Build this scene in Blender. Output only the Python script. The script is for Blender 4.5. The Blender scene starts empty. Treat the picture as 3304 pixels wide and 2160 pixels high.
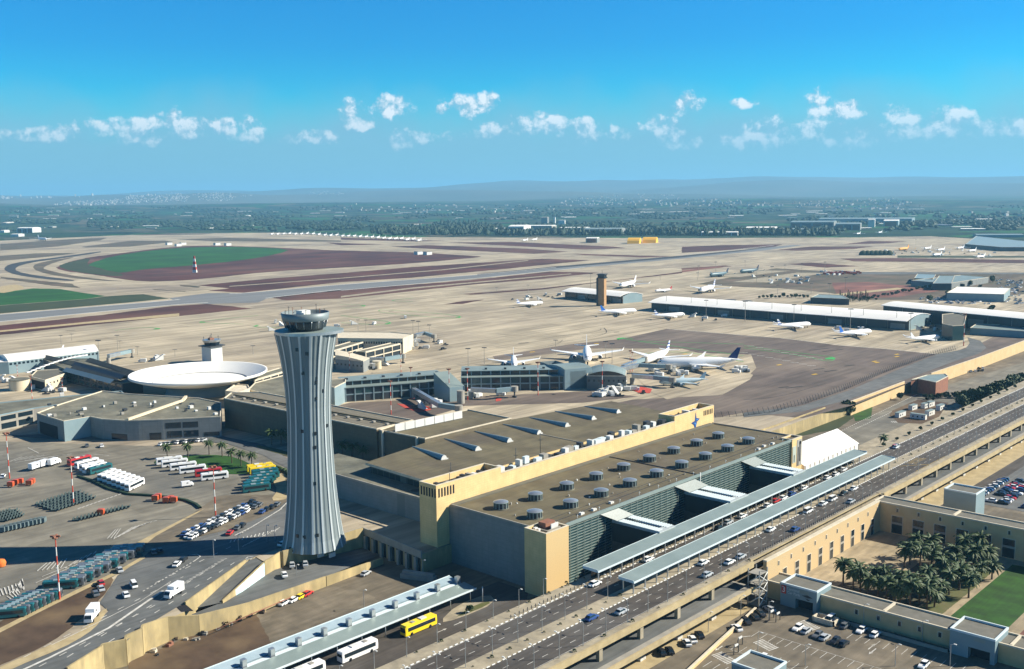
import bpy, bmesh, math, random
from mathutils import Vector, Matrix
from mathutils.noise import noise as pnoise
random.seed(7)
sc = bpy.context.scene
COL = sc.collection
PI = math.pi
R = math.radians
# ------------------------------------------------------------------ camera
FPX, CX, CY, CAMH = 3300.0, 1652.0, 1080.0, 125.0
_p, _r, _y = R(7.60756), R(-0.69449), R(-42.84671)
_f = Vector((math.sin(_y)*math.cos(_p), math.cos(_y)*math.cos(_p), -math.sin(_p)))
_rt = Vector((math.cos(_y), -math.sin(_y), 0)); _up = _rt.cross(_f)
_R2 = _rt*math.cos(_r)+_up*math.sin(_r); _U2 = _R2.cross(_f)
def pt(px, py, z=0.0):
    """real place on the level z that was measured at this spot of the survey photograph"""
    d = _f+_R2*((px-CX)/FPX)-_U2*((py-CY)/FPX)
    t = (z-CAMH)/d.z
    return Vector((d.x*t, d.y*t, z))
def zat(bx, by, z0, ty):
    b = pt(bx, by, z0); d = _f+_R2*((bx-CX)/FPX)-_U2*((ty-CY)/FPX)
    t = (b.x*d.x+b.y*d.y)/(d.x*d.x+d.y*d.y)
    return CAMH+d.z*t
cam = bpy.data.cameras.new('camera'); camo = bpy.data.objects.new('camera', cam); COL.objects.link(camo)
M3 = Matrix((_R2, _U2, -_f)).transposed()
camo.matrix_world = Matrix.Translation((0, 0, CAMH)) @ M3.to_4x4()
cam.sensor_width = 36; cam.lens = FPX/3304*36; cam.clip_start = 1; cam.clip_end = 90000
sc.camera = camo
ZL, ZD, ZM = -7.0, 5.0, -0.6
# ------------------------------------------------------------------ helpers
def tag(o, label=None, cat=None, group=None, kind=None):
    if label: o['label'] = label
    if cat: o['category'] = cat
    if group: o['group'] = group
    if kind: o['kind'] = kind
    return o
def thing(name, label, cat, loc=(0, 0, 0), rotz=0, group=None):
    o = bpy.data.objects.new(name, None); COL.objects.link(o)
    o.location = loc; o.rotation_euler = (0, 0, rotz); o.empty_display_size = 1
    return tag(o, label, cat, group)
class MB:
    def __init__(s): s.v = []; s.f = []; s.m = []; s.sm = []
    def add(s, vs, fs, m=0, smooth=False):
        n = len(s.v); s.v += [tuple(v) for v in vs]
        for f in fs: s.f.append([n+i for i in f]); s.m.append(m); s.sm.append(smooth)
        return s
    def box(s, a, b, m=0):
        x0, y0, z0 = a; x1, y1, z1 = b
        if x0 > x1: x0, x1 = x1, x0
        if y0 > y1: y0, y1 = y1, y0
        if z0 > z1: z0, z1 = z1, z0
        return s.add([(x0,y0,z0),(x1,y0,z0),(x1,y1,z0),(x0,y1,z0),(x0,y0,z1),(x1,y0,z1),(x1,y1,z1),(x0,y1,z1)],
            [(3,2,1,0),(4,5,6,7),(0,1,5,4),(1,2,6,5),(2,3,7,6),(3,0,4,7)], m)
    def obox(s, c, d, l, w, h, m=0):
        """box of length l along direction d, width w, height h, base centre c"""
        d = Vector((d[0], d[1], 0)).normalized(); n = Vector((-d.y, d.x, 0)); c = Vector(c)
        q = [c-d*l/2-n*w/2, c+d*l/2-n*w/2, c+d*l/2+n*w/2, c-d*l/2+n*w/2]
        return s.prism(q, c.z, c.z+h, m)
    def prism(s, pts, z0, z1, m=0, mt=None, cap=True, bot=False):
        n = len(pts); a = sum(pts[i][0]*pts[(i+1) % n][1]-pts[(i+1) % n][0]*pts[i][1] for i in range(n))
        if a < 0: pts = list(reversed(pts))
        vs = [(p[0], p[1], z0) for p in pts]+[(p[0], p[1], z1) for p in pts]
        s.add(vs, [(i, (i+1) % n, n+(i+1) % n, n+i) for i in range(n)], m)
        if cap: s.add([(p[0], p[1], z1) for p in pts], [tuple(range(n))], m if mt is None else mt)
        if bot: s.add([(p[0], p[1], z0) for p in pts], [tuple(reversed(range(n)))], m)
        return s
    def cyl(s, c, r, h, n=16, m=0, r2=None, mt=None, smooth=True, cap=True):
        r2 = r if r2 is None else r2
        vs = [(c[0]+r*math.cos(2*PI*i/n), c[1]+r*math.sin(2*PI*i/n), c[2]) for i in range(n)]
        vs += [(c[0]+r2*math.cos(2*PI*i/n), c[1]+r2*math.sin(2*PI*i/n), c[2]+h) for i in range(n)]
        s.add(vs, [(i, (i+1) % n, n+(i+1) % n, n+i) for i in range(n)], m, smooth)
        if cap and r2 > 1e-4: s.add(vs[n:], [tuple(range(n))], m if mt is None else mt)
        return s
    def lathe(s, prof, c=(0,0,0), n=32, m=0, smooth=True, ms=None):
        vs = []; k = len(prof)
        for r, z in prof: vs += [(c[0]+r*math.cos(2*PI*i/n), c[1]+r*math.sin(2*PI*i/n), c[2]+z) for i in range(n)]
        for j in range(k-1):
            s.add([], [], 0)
        b = len(s.v); s.v += vs
        for j in range(k-1):
            for i in range(n):
                s.f.append([b+j*n+i, b+j*n+(i+1) % n, b+(j+1)*n+(i+1) % n, b+(j+1)*n+i]); s.m.append(ms[j] if ms else m); s.sm.append(smooth)
        return s
    def tube(s, a, b, r, n=6, m=0, r2=None):
        a = Vector(a); b = Vector(b); d = (b-a)
        if d.length < 1e-6: return s
        d.normalize(); u = d.orthogonal().normalized(); w = d.cross(u); r2 = r if r2 is None else r2
        vs = [a+(u*math.cos(2*PI*i/n)+w*math.sin(2*PI*i/n))*r for i in range(n)]
        vs += [b+(u*math.cos(2*PI*i/n)+w*math.sin(2*PI*i/n))*r2 for i in range(n)]
        return s.add(vs, [(i, (i+1) % n, n+(i+1) % n, n+i) for i in range(n)]+[tuple(reversed(range(n))), tuple(range(n, 2*n))], m, True)
    def build(s, name, mats, parent=None, loc=None, sub=None):
        me = bpy.data.meshes.new(name)
        o0 = Vector((0, 0, 0))
        if loc is not None: o0 = Vector(loc)
        me.from_pydata([(v[0]-o0.x, v[1]-o0.y, v[2]-o0.z) for v in s.v], [], s.f)
        mats = mats if isinstance(mats, (list, tuple)) else [mats]
        for m in mats: me.materials.append(m)
        if len(s.f):
            me.polygons.foreach_set('material_index', s.m); me.polygons.foreach_set('use_smooth', s.sm)
        me.update()
        o = bpy.data.objects.new(name, me); COL.objects.link(o)
        if parent is not None: o.parent = parent
        elif loc is not None: o.location = o0
        return o
def part(mb, name, mats, parent):
    """a mesh given in world coordinates becomes a child of its thing (things stand unrotated)"""
    p = parent; loc = Vector((0, 0, 0))
    while p is not None: loc += Vector(p.location); p = p.parent
    o = mb.build(name, mats, parent, loc)
    return o
def copy_thing(root, loc, rotz=None, label=None, group=None, scale=None, name=None):
    r = root.copy(); COL.objects.link(r); r.location = loc
    if rotz is not None: r.rotation_euler = (0, 0, rotz)
    if scale is not None: r.scale = (scale,)*3 if not isinstance(scale, tuple) else scale
    if label: r['label'] = label
    if group: r['group'] = group
    for ch in KIDS.get(root.name, []):
        c = ch.copy(); COL.objects.link(c); c.parent = r
        for g in KIDS.get(ch.name, []):
            d = g.copy(); COL.objects.link(d); d.parent = c
    return r
KIDS = {}
def kid(o):
    KIDS.setdefault(o.parent.name, []).append(o); return o
ONES = 'zeroth first second third fourth fifth sixth seventh eighth ninth tenth eleventh twelfth thirteenth fourteenth fifteenth sixteenth seventeenth eighteenth nineteenth'.split()
TENS = ['', '', 'twent', 'thirt', 'fort', 'fift', 'sixt', 'sevent', 'eight', 'ninet']
def nth(n):
    if n < 20: return ONES[n]
    if n < 100: return TENS[n//10]+('ieth' if n % 10 == 0 else 'y-'+ONES[n % 10])
    return 'hundred-and-'+nth(n-100) if n > 100 else 'hundredth'
# ------------------------------------------------------------------ materials
MATS = {}
def mat(name, c1, c2=None, scale=.2, rough=.85, metal=0.0, detail=6, bump=0.0, stretch=None, c3=None, s3=.02, spec=.3, ramp=(.35, .65), patch=None, streak=None):
    if name in MATS: return MATS[name]
    m = bpy.data.materials.new(name); m.use_nodes = True; nt = m.node_tree; N = nt.nodes; L = nt.links
    b = N['Principled BSDF']; b.inputs['Roughness'].default_value = rough; b.inputs['Metallic'].default_value = metal
    b.inputs['Specular IOR Level'].default_value = spec
    col = lambda c: (c[0], c[1], c[2], 1)
    if c2 is None:
        b.inputs['Base Color'].default_value = col(c1)
    else:
        g = N.new('ShaderNodeNewGeometry'); mp = N.new('ShaderNodeMapping'); L.new(g.outputs['Position'], mp.inputs['Vector'])
        st = stretch or (1, 1, 1); mp.inputs['Scale'].default_value = st
        n = N.new('ShaderNodeTexNoise'); n.inputs['Scale'].default_value = scale; n.inputs['Detail'].default_value = detail; n.inputs['Roughness'].default_value = .6
        L.new(mp.outputs[0], n.inputs['Vector'])
        r = N.new('ShaderNodeMapRange'); r.inputs[1].default_value = ramp[0]; r.inputs[2].default_value = ramp[1]; L.new(n.outputs['Fac'], r.inputs[0])
        mx = N.new('ShaderNodeMix'); mx.data_type = 'RGBA'; mx.inputs[6].default_value = col(c1); mx.inputs[7].default_value = col(c2)
        L.new(r.outputs[0], mx.inputs[0]); out = mx.outputs[2]
        if c3 is not None:
            n2 = N.new('ShaderNodeTexNoise'); n2.inputs['Scale'].default_value = s3; n2.inputs['Detail'].default_value = 5; L.new(g.outputs['Position'], n2.inputs['Vector'])
            r2 = N.new('ShaderNodeMapRange'); r2.inputs[1].default_value = .45; r2.inputs[2].default_value = .68; L.new(n2.outputs['Fac'], r2.inputs[0])
            mx2 = N.new('ShaderNodeMix'); mx2.data_type = 'RGBA'; L.new(r2.outputs[0], mx2.inputs[0]); L.new(out, mx2.inputs[6]); mx2.inputs[7].default_value = col(c3); out = mx2.outputs[2]
        def dark(fac, amt):
            nonlocal out
            k = N.new('ShaderNodeMapRange'); L.new(fac, k.inputs[0]); k.inputs[1].default_value = .3; k.inputs[2].default_value = .7; k.inputs[3].default_value = 1-amt; k.inputs[4].default_value = 1+amt*.6
            vm = N.new('ShaderNodeVectorMath'); vm.operation = 'SCALE'; L.new(out, vm.inputs[0]); L.new(k.outputs[0], vm.inputs['Scale']); out = vm.outputs[0]
        if patch:
            m2 = N.new('ShaderNodeMapping'); L.new(g.outputs['Position'], m2.inputs[0]); m2.inputs['Scale'].default_value = (1/patch[0], 1/patch[1], 0)
            vo = N.new('ShaderNodeTexVoronoi'); vo.distance = 'CHEBYCHEV'; vo.inputs['Scale'].default_value = 1; vo.inputs['Randomness'].default_value = .55; L.new(m2.outputs[0], vo.inputs['Vector'])
            s2 = N.new('ShaderNodeSeparateColor'); L.new(vo.outputs['Color'], s2.inputs[0]); dark(s2.outputs[0], patch[2])
        for sk in (streak or ()):
            m3 = N.new('ShaderNodeMapping'); L.new(g.outputs['Position'], m3.inputs[0]); m3.inputs['Rotation'].default_value = (0, 0, sk[3] if len(sk) > 3 else 0); m3.inputs['Scale'].default_value = (1/sk[0], 1/sk[1], 0)
            n3 = N.new('ShaderNodeTexNoise'); n3.inputs['Scale'].default_value = 1; n3.inputs['Detail'].default_value = 4; L.new(m3.outputs[0], n3.inputs[0]); dark(n3.outputs['Fac'], sk[2])
        L.new(out, b.inputs['Base Color'])
        if bump:
            bp = N.new('ShaderNodeBump'); bp.inputs['Strength'].default_value = bump; bp.inputs['Distance'].default_value = .1
            L.new(n.outputs['Fac'], bp.inputs['Height']); L.new(bp.outputs[0], b.inputs['Normal'])
    MATS[name] = m; return m
def grid_mat(name, base, line, sx, sy, sz, w=.06, base2=None, rough=.8, metal=0, nscale=.3):
    """panel joints: thin lines every sx, sy, sz metres in world position"""
    if name in MATS: return MATS[name]
    m = mat(name, base, base2 or tuple(c*.85 for c in base), nscale, rough, metal); nt = m.node_tree; N = nt.nodes; L = nt.links
    b = N['Principled BSDF']; prev = b.inputs['Base Color'].links[0].from_socket
    g = N.new('ShaderNodeNewGeometry'); sp = N.new('ShaderNodeSeparateXYZ'); L.new(g.outputs['Position'], sp.inputs[0])
    acc = None
    for i, s in enumerate((sx, sy, sz)):
        if not s: continue
        d = N.new('ShaderNodeMath'); d.operation = 'DIVIDE'; L.new(sp.outputs[i], d.inputs[0]); d.inputs[1].default_value = s
        f = N.new('ShaderNodeMath'); f.operation = 'FRACT'; L.new(d.outputs[0], f.inputs[0])
        c = N.new('ShaderNodeMath'); c.operation = 'LESS_THAN'; L.new(f.outputs[0], c.inputs[0]); c.inputs[1].default_value = w/s if w > .02 else w
        if acc is None: acc = c.outputs[0]
        else:
            mxm = N.new('ShaderNodeMath'); mxm.operation = 'MAXIMUM'; L.new(acc, mxm.inputs[0]); L.new(c.outputs[0], mxm.inputs[1]); acc = mxm.outputs[0]
    mx = N.new('ShaderNodeMix'); mx.data_type = 'RGBA'; L.new(acc, mx.inputs[0]); L.new(prev, mx.inputs[6]); mx.inputs[7].default_value = (*line, 1)
    L.new(mx.outputs[2], b.inputs['Base Color']); return m
M = {
 'apron': mat('apron_concrete', (.50,.42,.29), (.38,.32,.22), .02, stretch=(1,.35,1), c3=(.30,.25,.185), s3=.006, detail=8, patch=(22,34,.10), streak=((5,160,.32),(14,60,.22,.35),(3,40,.16,-.5))),
 'lotconc': mat('yard_concrete', (.225,.205,.155), (.175,.16,.125), .03, c3=(.15,.145,.125), s3=.01, detail=8, patch=(14,18,.10), streak=((3,30,.22,.9),(9,9,.22))),
 'asphalt': mat('road_asphalt', (.088,.075,.062), (.064,.055,.046), .15, c3=(.10,.093,.083), s3=.03, streak=((1.2,50,.25),(5,9,.2))),
 'asphalt2': mat('apron_asphalt', (.155,.12,.095), (.115,.09,.075), .05, c3=(.19,.15,.115), s3=.012, detail=8, stretch=(1,.5,1), patch=(30,40,.08), streak=((4,90,.25,.6),(10,30,.2,-.3))),
 'asphaltg': mat('grey_asphalt', (.13,.135,.13), (.10,.105,.10), .08, c3=(.16,.16,.15), s3=.02, streak=((1.5,40,.2,.6),(7,7,.2))),
 'runway': mat('runway_asphalt', (.20,.205,.20), (.15,.155,.155), .02, stretch=(3,.15,1), detail=6),
 'rubber': mat('dark_asphalt', (.055,.055,.055), (.04,.04,.042), .05),
 'soil': mat('brown_soil', (.11,.036,.024), (.06,.022,.017), .01, c3=(.14,.065,.045), s3=.004, detail=8, streak=((30,400,.3),(60,90,.3))),
 'soilred': mat('red_soil', (.24,.10,.07), (.16,.075,.055), .02, detail=8, streak=((20,200,.3,.7),(40,40,.3))),
 'soilgrey': mat('grey_verge', (.155,.11,.075), (.09,.085,.05), .02, detail=8, streak=((20,300,.3),(60,60,.3))),
 'olive': mat('olive_grass', (.05,.06,.022), (.032,.045,.016), .02, detail=8),
 'field': mat('green_field', (.024,.115,.014), (.018,.075,.012), .01, stretch=(1,.3,1), detail=8, streak=((12,500,.3),(90,60,.25))),
 'lawn': mat('lawn_grass', (.028,.095,.008), (.020,.06,.008), .15, detail=8, streak=((1.1,30,.15,1.57),(6,6,.3))),
 'lawndry': mat('dry_lawn', (.085,.10,.03), (.12,.11,.045), .2, detail=8),
 'dirt': mat('brown_dirt', (.095,.062,.038), (.055,.035,.022), .12, detail=10, c3=(.16,.11,.06), s3=.05),
 'sand': mat('sandy_strip', (.45,.36,.20), (.33,.26,.14), .25, detail=8),
 'pave': mat('beige_paving', (.38,.325,.225), (.30,.26,.185), .2, detail=8, patch=(4,4,.08), streak=((2,2,.15),(9,9,.2))),
 'plaza': mat('stone_plaza', (.42,.335,.21), (.33,.265,.165), .12, detail=8, c3=(.27,.22,.14), s3=.04, patch=(3,3,.10), streak=((2,14,.25,.8),)),
 'lotbr': mat('car_park_asphalt', (.20,.165,.115), (.155,.13,.09), .12, detail=8, c3=(.13,.11,.08), s3=.04, patch=(12,14,.12), streak=((2,18,.22),(6,6,.22))),
 'white': mat('white_paint', (.75,.74,.70)),
 'whitew': mat('worn_white_paint', (.62,.61,.56), (.40,.38,.33), .6),
 'yellow': mat('yellow_paint', (.65,.42,.04), (.5,.32,.04), .5),
 'greenp': mat('green_paint', (.06,.42,.09), (.05,.30,.08), .5),
 'redp': mat('red_paint', (.50,.07,.045), (.40,.06,.04), .5),
 'black': mat('black_paint', (.015,.015,.017)),
 'stone': grid_mat('cream_stone', (.74,.53,.25), (.56,.40,.19), 1.5, 1.5, .9, .07, (.62,.44,.20), nscale=.25),
 'stonew': mat('cream_stone_plain', (.64,.47,.25), (.56,.40,.20), .15, detail=8),
 'stonep': mat('pale_coping', (.62,.55,.42), (.52,.46,.34), .3),
 'greyw': grid_mat('grey_wall_panel', (.24,.25,.235), (.17,.18,.17), 3, 3, 1.5, .07),
 'roofb': mat('brown_roof_membrane', (.155,.132,.075), (.125,.105,.062), .08, c3=(.115,.095,.065), s3=.03, detail=8, patch=(6,24,.07), streak=((1.5,30,.15),(9,9,.22))),
 'roofg': mat('grey_roof_membrane', (.17,.165,.12), (.13,.13,.10), .08, c3=(.21,.195,.14), s3=.03, detail=8, patch=(8,12,.10), streak=((2,2,.15),(9,9,.25))),
 'roofpark': mat('olive_grey_roof', (.14,.135,.10), (.11,.105,.085), .2, detail=8),
 'tealroof': mat('grey_green_metal_roof', (.27,.33,.305), (.22,.275,.255), .1, rough=.5, metal=.2),
 'bluegrey': mat('blue_grey_panel', (.24,.32,.34), (.20,.28,.30), .1, rough=.55, metal=.1),
 'paneledge': mat('pale_metal_edge', (.55,.63,.64)),
 'steel': mat('brushed_steel', (.50,.53,.54), (.40,.43,.44), .5, rough=.35, metal=.7),
 'darkm': mat('dark_metal', (.06,.065,.07), rough=.5, metal=.4),
 'glass': mat('dark_glass', (.012,.022,.03), rough=.12, spec=.6),
 'tglass': mat('teal_glass', (.02,.06,.065), rough=.15, spec=.6),
 'louvre': mat('pale_louvre', (.22,.27,.24), (.16,.20,.18), .5, rough=.6),
 'whitem': mat('white_metal', (.68,.68,.64), (.58,.58,.54), .05, rough=.6),
 'cream': mat('cream_render', (.66,.57,.40), (.56,.48,.33), .1),
 'white2': mat('bright_white_membrane', (.82,.80,.74), (.76,.74,.68), .06, rough=.7),
 'conc': mat('grey_concrete', (.33,.31,.26), (.26,.245,.21), .3, detail=8),
 'concy': mat('yellow_stained_concrete', (.50,.39,.19), (.27,.22,.12), .25, detail=9, stretch=(1,1,.25), c3=(.30,.24,.12), s3=.12),
 'tower': mat('tower_cladding', (.21,.25,.255), (.165,.20,.205), .25, rough=.5, metal=.15, stretch=(1,1,.08)),
 'towerl': mat('tower_bright_rib', (.50,.55,.55), rough=.4, metal=.2),
 'trunk': mat('bark', (.10,.075,.05), (.07,.05,.035), 2),
 'frond': mat('palm_frond', (.028,.058,.014), (.06,.085,.022), 1.5, rough=.6),
 'leaf': mat('tree_leaves', (.03,.055,.02), (.05,.08,.025), .3, rough=.7),
 'leafd': mat('dark_leaves', (.018,.04,.022), (.03,.055,.025), .05, rough=.7),
 'tyre': mat('tyre_rubber', (.015,.015,.015)),
 'brick': mat('red_brown_brick', (.28,.13,.08), (.22,.10,.065), .5),
 'orange': mat('orange_paint', (.65,.16,.03)),
}
def sheet(name, pts, m, z=None, kind='structure', label=None, smooth=0, jag=0.0, world=False, zoff=0.0, mats=None):
    P = [tuple(q) for q in pts]
    for _ in range(smooth):
        Q = []
        for i in range(len(P)):
            a = P[i]; b = P[(i+1) % len(P)]
            Q += [tuple(a[k]*.75+b[k]*.25 for k in range(len(a))), tuple(a[k]*.25+b[k]*.75 for k in range(len(a)))]
        P = Q
    if not world: W = [pt(q[0], q[1], (q[2] if len(q) > 2 else z)) for q in P]
    else: W = [Vector((q[0], q[1], q[2] if len(q) > 2 else z)) for q in P]
    if jag:
        V2 = []
        for i in range(len(W)):
            a = W[i]; b = W[(i+1) % len(W)]; n = max(1, min(40, int((b-a).length/(jag*4))))
            for k in range(n):
                q = a.lerp(b, k/n); o = jag*pnoise(q*(.25/jag)); V2.append(Vector((q.x+o, q.y+jag*pnoise(q*(.25/jag)+Vector((9, 9, 9))), q.z)))
        W = V2
    c = sum(W, Vector())/len(W)
    bm = bmesh.new(); vs = [bm.verts.new(w-c+Vector((0, 0, zoff))) for w in W]; f = bm.faces.new(vs); f.normal_update()
    if f.normal.z < 0: f.normal_flip()
    bmesh.ops.triangulate(bm, faces=[f])
    me = bpy.data.meshes.new(name); bm.to_mesh(me); bm.free(); me.materials.append(M[m] if isinstance(m, str) else m)
    o = bpy.data.objects.new(name, me); COL.objects.link(o); o.location = c
    tag(o, label=label, kind=kind); return o
def strip(mb, pts, w, z, m=0):
    """flat ribbon through world points"""
    W = [Vector((p[0], p[1], z if len(p) < 3 or z is not None else p[2])) for p in pts]
    for a, b in zip(W, W[1:]):
        d = (b-a); 
        if d.length < 1e-4: continue
        d.normalize(); n = Vector((-d.y, d.x, 0))*w/2
        mb.add([a-n, b-n, b+n, a+n], [(0, 1, 2, 3)], m)
    return mb
def dashes(mb, a, b, L, gap, w, z, m=0):
    a = Vector((a[0], a[1], 0)); b = Vector((b[0], b[1], 0)); D = (b-a).length; d = (b-a).normalized(); s = 0
    while s < D:
        p = a+d*s; q = a+d*min(s+L, D); strip(mb, [(p.x, p.y), (q.x, q.y)], w, z, m); s += L+gap
    return mb
# ------------------------------------------------------------------ sky, sun, haze
SUN_EL, SUN_AZ = R(33), R(48)      # direction to the sun in the x-y plane
sd = Vector((math.cos(SUN_AZ)*math.cos(SUN_EL), math.sin(SUN_AZ)*math.cos(SUN_EL), math.sin(SUN_EL)))
sl = bpy.data.lights.new('sun', 'SUN'); sl.energy = 5.0; sl.angle = R(.53); sl.color = (1, .93, .80)
so = bpy.data.objects.new('sun', sl); COL.objects.link(so); so.rotation_euler = sd.to_track_quat('Z', 'Y').to_euler()
w = bpy.data.worlds.new('World'); sc.world = w; w.use_nodes = True; nt = w.node_tree; N = nt.nodes; L = nt.links
bg = N['Background']; sky = N.new('ShaderNodeTexSky'); sky.sky_type = 'NISHITA'; sky.sun_disc = False
sky.sun_elevation = SUN_EL; sky.sun_rotation = PI/2-SUN_AZ; sky.air_density = 1.0; sky.dust_density = .3; sky.ozone_density = 2.5
tc = N.new('ShaderNodeTexCoord')
hs = N.new('ShaderNodeHueSaturation'); hs.inputs['Saturation'].default_value = 2.0; hs.inputs['Hue'].default_value = .5; L.new(sky.outputs[0], hs.inputs['Color'])
sepz = N.new('ShaderNodeSeparateXYZ'); L.new(tc.outputs['Generated'], sepz.inputs[0])
zr_ = N.new('ShaderNodeMapRange'); L.new(sepz.outputs[2], zr_.inputs[0]); zr_.inputs[1].default_value = .20; zr_.inputs[2].default_value = .7
tn = N.new('ShaderNodeMix'); tn.data_type = 'RGBA'; L.new(zr_.outputs[0], tn.inputs[0]); tn.inputs[6].default_value = (.06, 1.30, 1.50, 1); tn.inputs[7].default_value = (.30, .42, .60, 1)
ml = N.new('ShaderNodeMix'); ml.data_type = 'RGBA'; ml.blend_type = 'MULTIPLY'; ml.inputs[0].default_value = 1; L.new(hs.outputs[0], ml.inputs[6]); L.new(tn.outputs[2], ml.inputs[7])
# clouds: a band of small cumulus low over the horizon, in directions of the sky
sep = N.new('ShaderNodeSeparateXYZ'); L.new(tc.outputs['Generated'], sep.inputs[0])
def mth(op, a, b=None, c=None):
    n = N.new('ShaderNodeMath'); n.operation = op
    for i, v in enumerate((a, b, c)):
        if v is None: continue
        if isinstance(v, (int, float)): n.inputs[i].default_value = v
        else: L.new(v, n.inputs[i])
    return n.outputs[0]
az = mth('ARCTAN2', sep.outputs[0], sep.outputs[1])          # radians
el = mth('ARCSINE', sep.outputs[2])
ae = N.new('ShaderNodeCombineXYZ'); L.new(az, ae.inputs[0]); L.new(el, ae.inputs[1])
def vm(op, a_, b_=None, out=0):
    n = N.new('ShaderNodeVectorMath'); n.operation = op; L.new(a_, n.inputs[0])
    if b_ is not None:
        if isinstance(b_, tuple): n.inputs[1].default_value = b_
        else: L.new(b_, n.inputs[1])
    return n.outputs['Value' if op == 'DOT_PRODUCT' else 0]
def nz(scale, detail, rough, vec):
    n = N.new('ShaderNodeTexNoise'); n.inputs['Scale'].default_value = scale; n.inputs['Detail'].default_value = detail; n.inputs['Roughness'].default_value = rough; L.new(vec, n.inputs[0]); return n.outputs['Fac']
field = None
for (x_, y_, w_, h_) in ((130,310,60,14),(290,300,75,20),(385,285,38,22),(455,300,35,20),(525,300,28,18),(585,300,28,24),(360,325,25,14),(740,320,60,14),(825,270,40,25),(915,250,42,22),(1000,320,40,14),(925,325,30,18),(1075,250,35,25),(1133,240,22,22),(1030,258,14,12),
    (1130,300,45,16),(1255,290,58,26),(1365,305,30,22),(1450,310,35,18),(1545,295,28,18),(1600,245,30,20),(1585,325,45,18),(1700,330,45,14),(1780,315,50,28),(1735,240,26,9),(1912,245,30,28),(1960,255,45,16),(1900,300,50,18),(2000,322,60,18),(2105,280,45,28),(2165,290,35,22),(2225,285,40,28),(2280,300,40,18),(2355,290,35,22),(30,315,45,10)):
    d = (_f+_R2*((x_*1.388-CX)/FPX)-_U2*((y_*1.388-CY)/FPX)).normalized(); k_ = 1.388/FPX
    q_ = vm('MULTIPLY', vm('SUBTRACT', ae.outputs[0], (math.atan2(d.x, d.y), math.asin(d.z), 0)), (1/(w_*1.25*k_), 1/(h_*1.3*k_), 0)); v_ = vm('DOT_PRODUCT', q_, q_)
    field = v_ if field is None else mth('MINIMUM', field, v_)
up1 = vm('ADD', ae.outputs[0], (.003, .0055, 0))
na = nz(48, 7, .62, ae.outputs[0]); nb_ = nz(48, 7, .62, up1); nc = nz(13, 3, .5, ae.outputs[0])
dens = mth('ADD', mth('MULTIPLY', mth('SUBTRACT', 1.0, mth('MINIMUM', field, 3.0)), .55), mth('MULTIPLY', mth('SUBTRACT', na, .5), 3.4))
mk = N.new('ShaderNodeMapRange'); L.new(dens, mk.inputs[0]); mk.inputs[1].default_value = .0; mk.inputs[2].default_value = .62; mk.interpolation_type = 'SMOOTHSTEP'
low = N.new('ShaderNodeMapRange'); L.new(el, low.inputs[0]); low.inputs[1].default_value = R(2.4); low.inputs[2].default_value = R(4.6); low.inputs[3].default_value = .30; low.inputs[4].default_value = .92
mask = mth('MULTIPLY', mk.outputs[0], low.outputs[0])
lit = N.new('ShaderNodeMapRange'); L.new(mth('ADD', mth('SUBTRACT', na, nb_), mth('MULTIPLY', dens, .05)), lit.inputs[0]); lit.inputs[1].default_value = -.05; lit.inputs[2].default_value = .085
# grey-blue distant veil under and around the cumulus
veil = N.new('ShaderNodeMapRange'); L.new(mth('ADD', el, mth('MULTIPLY', mth('SUBTRACT', nc, .5), R(3.2))), veil.inputs[0]); veil.inputs[1].default_value = R(6.6); veil.inputs[2].default_value = R(3.0); veil.interpolation_type = 'SMOOTHSTEP'
mxv = N.new('ShaderNodeMix'); mxv.data_type = 'RGBA'; L.new(mth('MULTIPLY', veil.outputs[0], .85), mxv.inputs[0]); L.new(ml.outputs[2], mxv.inputs[6]); mxv.inputs[7].default_value = (2.6, 5.0, 6.6, 1)
cc = N.new('ShaderNodeMix'); cc.data_type = 'RGBA'; L.new(lit.outputs[0], cc.inputs[0]); cc.inputs[6].default_value = (3.3, 5.9, 7.4, 1); cc.inputs[7].default_value = (10.5, 10.8, 11, 1)
mxc = N.new('ShaderNodeMix'); mxc.data_type = 'RGBA'; L.new(mask, mxc.inputs[0]); L.new(mxv.outputs[2], mxc.inputs[6]); L.new(cc.outputs[2], mxc.inputs[7])
L.new(mxc.outputs[2], bg.inputs['Color']); bg.inputs['Strength'].default_value = .05
sc.view_settings.view_transform = 'Standard'; sc.view_settings.look = 'None'; sc.view_settings.exposure = .98; sc.view_settings.gamma = 1
try:
    sc.cycles.max_bounces = 6; sc.cycles.diffuse_bounces = 3; sc.cycles.glossy_bounces = 3; sc.cycles.volume_bounces = 1; sc.cycles.use_denoising = True
    sc.cycles.volume_max_steps = 64
except Exception: pass
# haze: even air in one closed box
hm = bpy.data.materials.new('haze_air'); hm.use_nodes = True; hn = hm.node_tree; hn.nodes.remove(hn.nodes['Principled BSDF'])
pv = hn.nodes.new('ShaderNodeVolumePrincipled'); pv.inputs['Color'].default_value = (.26, .62, .92, 1); pv.inputs['Density'].default_value = 5.6e-5; pv.inputs['Anisotropy'].default_value = .1
hn.links.new(pv.outputs[0], hn.nodes['Material Output'].inputs['Volume'])
hz = MB().box((-36000, -6000, ZL-3), (9000, 40000, 720)).build('haze', hm); tag(hz, kind='stuff')
# ------------------------------------------------------------------ ground
KC = {'A': (0, 500, 2.161), 'B': (1100, 500, 2.161), 'C': (2200, 500, 2.156), 'L': (0, 1000, 2.975), 'D': (1600, 1000, 2.975), 'E': (800, 1000, 2.975),
      'F': (2400, 800, 2.633), 'P': (0, 1380, 1.995), 'Q': (800, 1480, 2.288), 'W': (1100, 1250, 2.223), 'X': (1900, 1350, 2.223), 'Y': (2300, 1500, 2.367), 'S': (0, 0, 1.0)}
def cp(k, *xy):
    a, b, s = KC[k]; return [(a+x/s, b+y/s) for x, y in xy]
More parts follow.
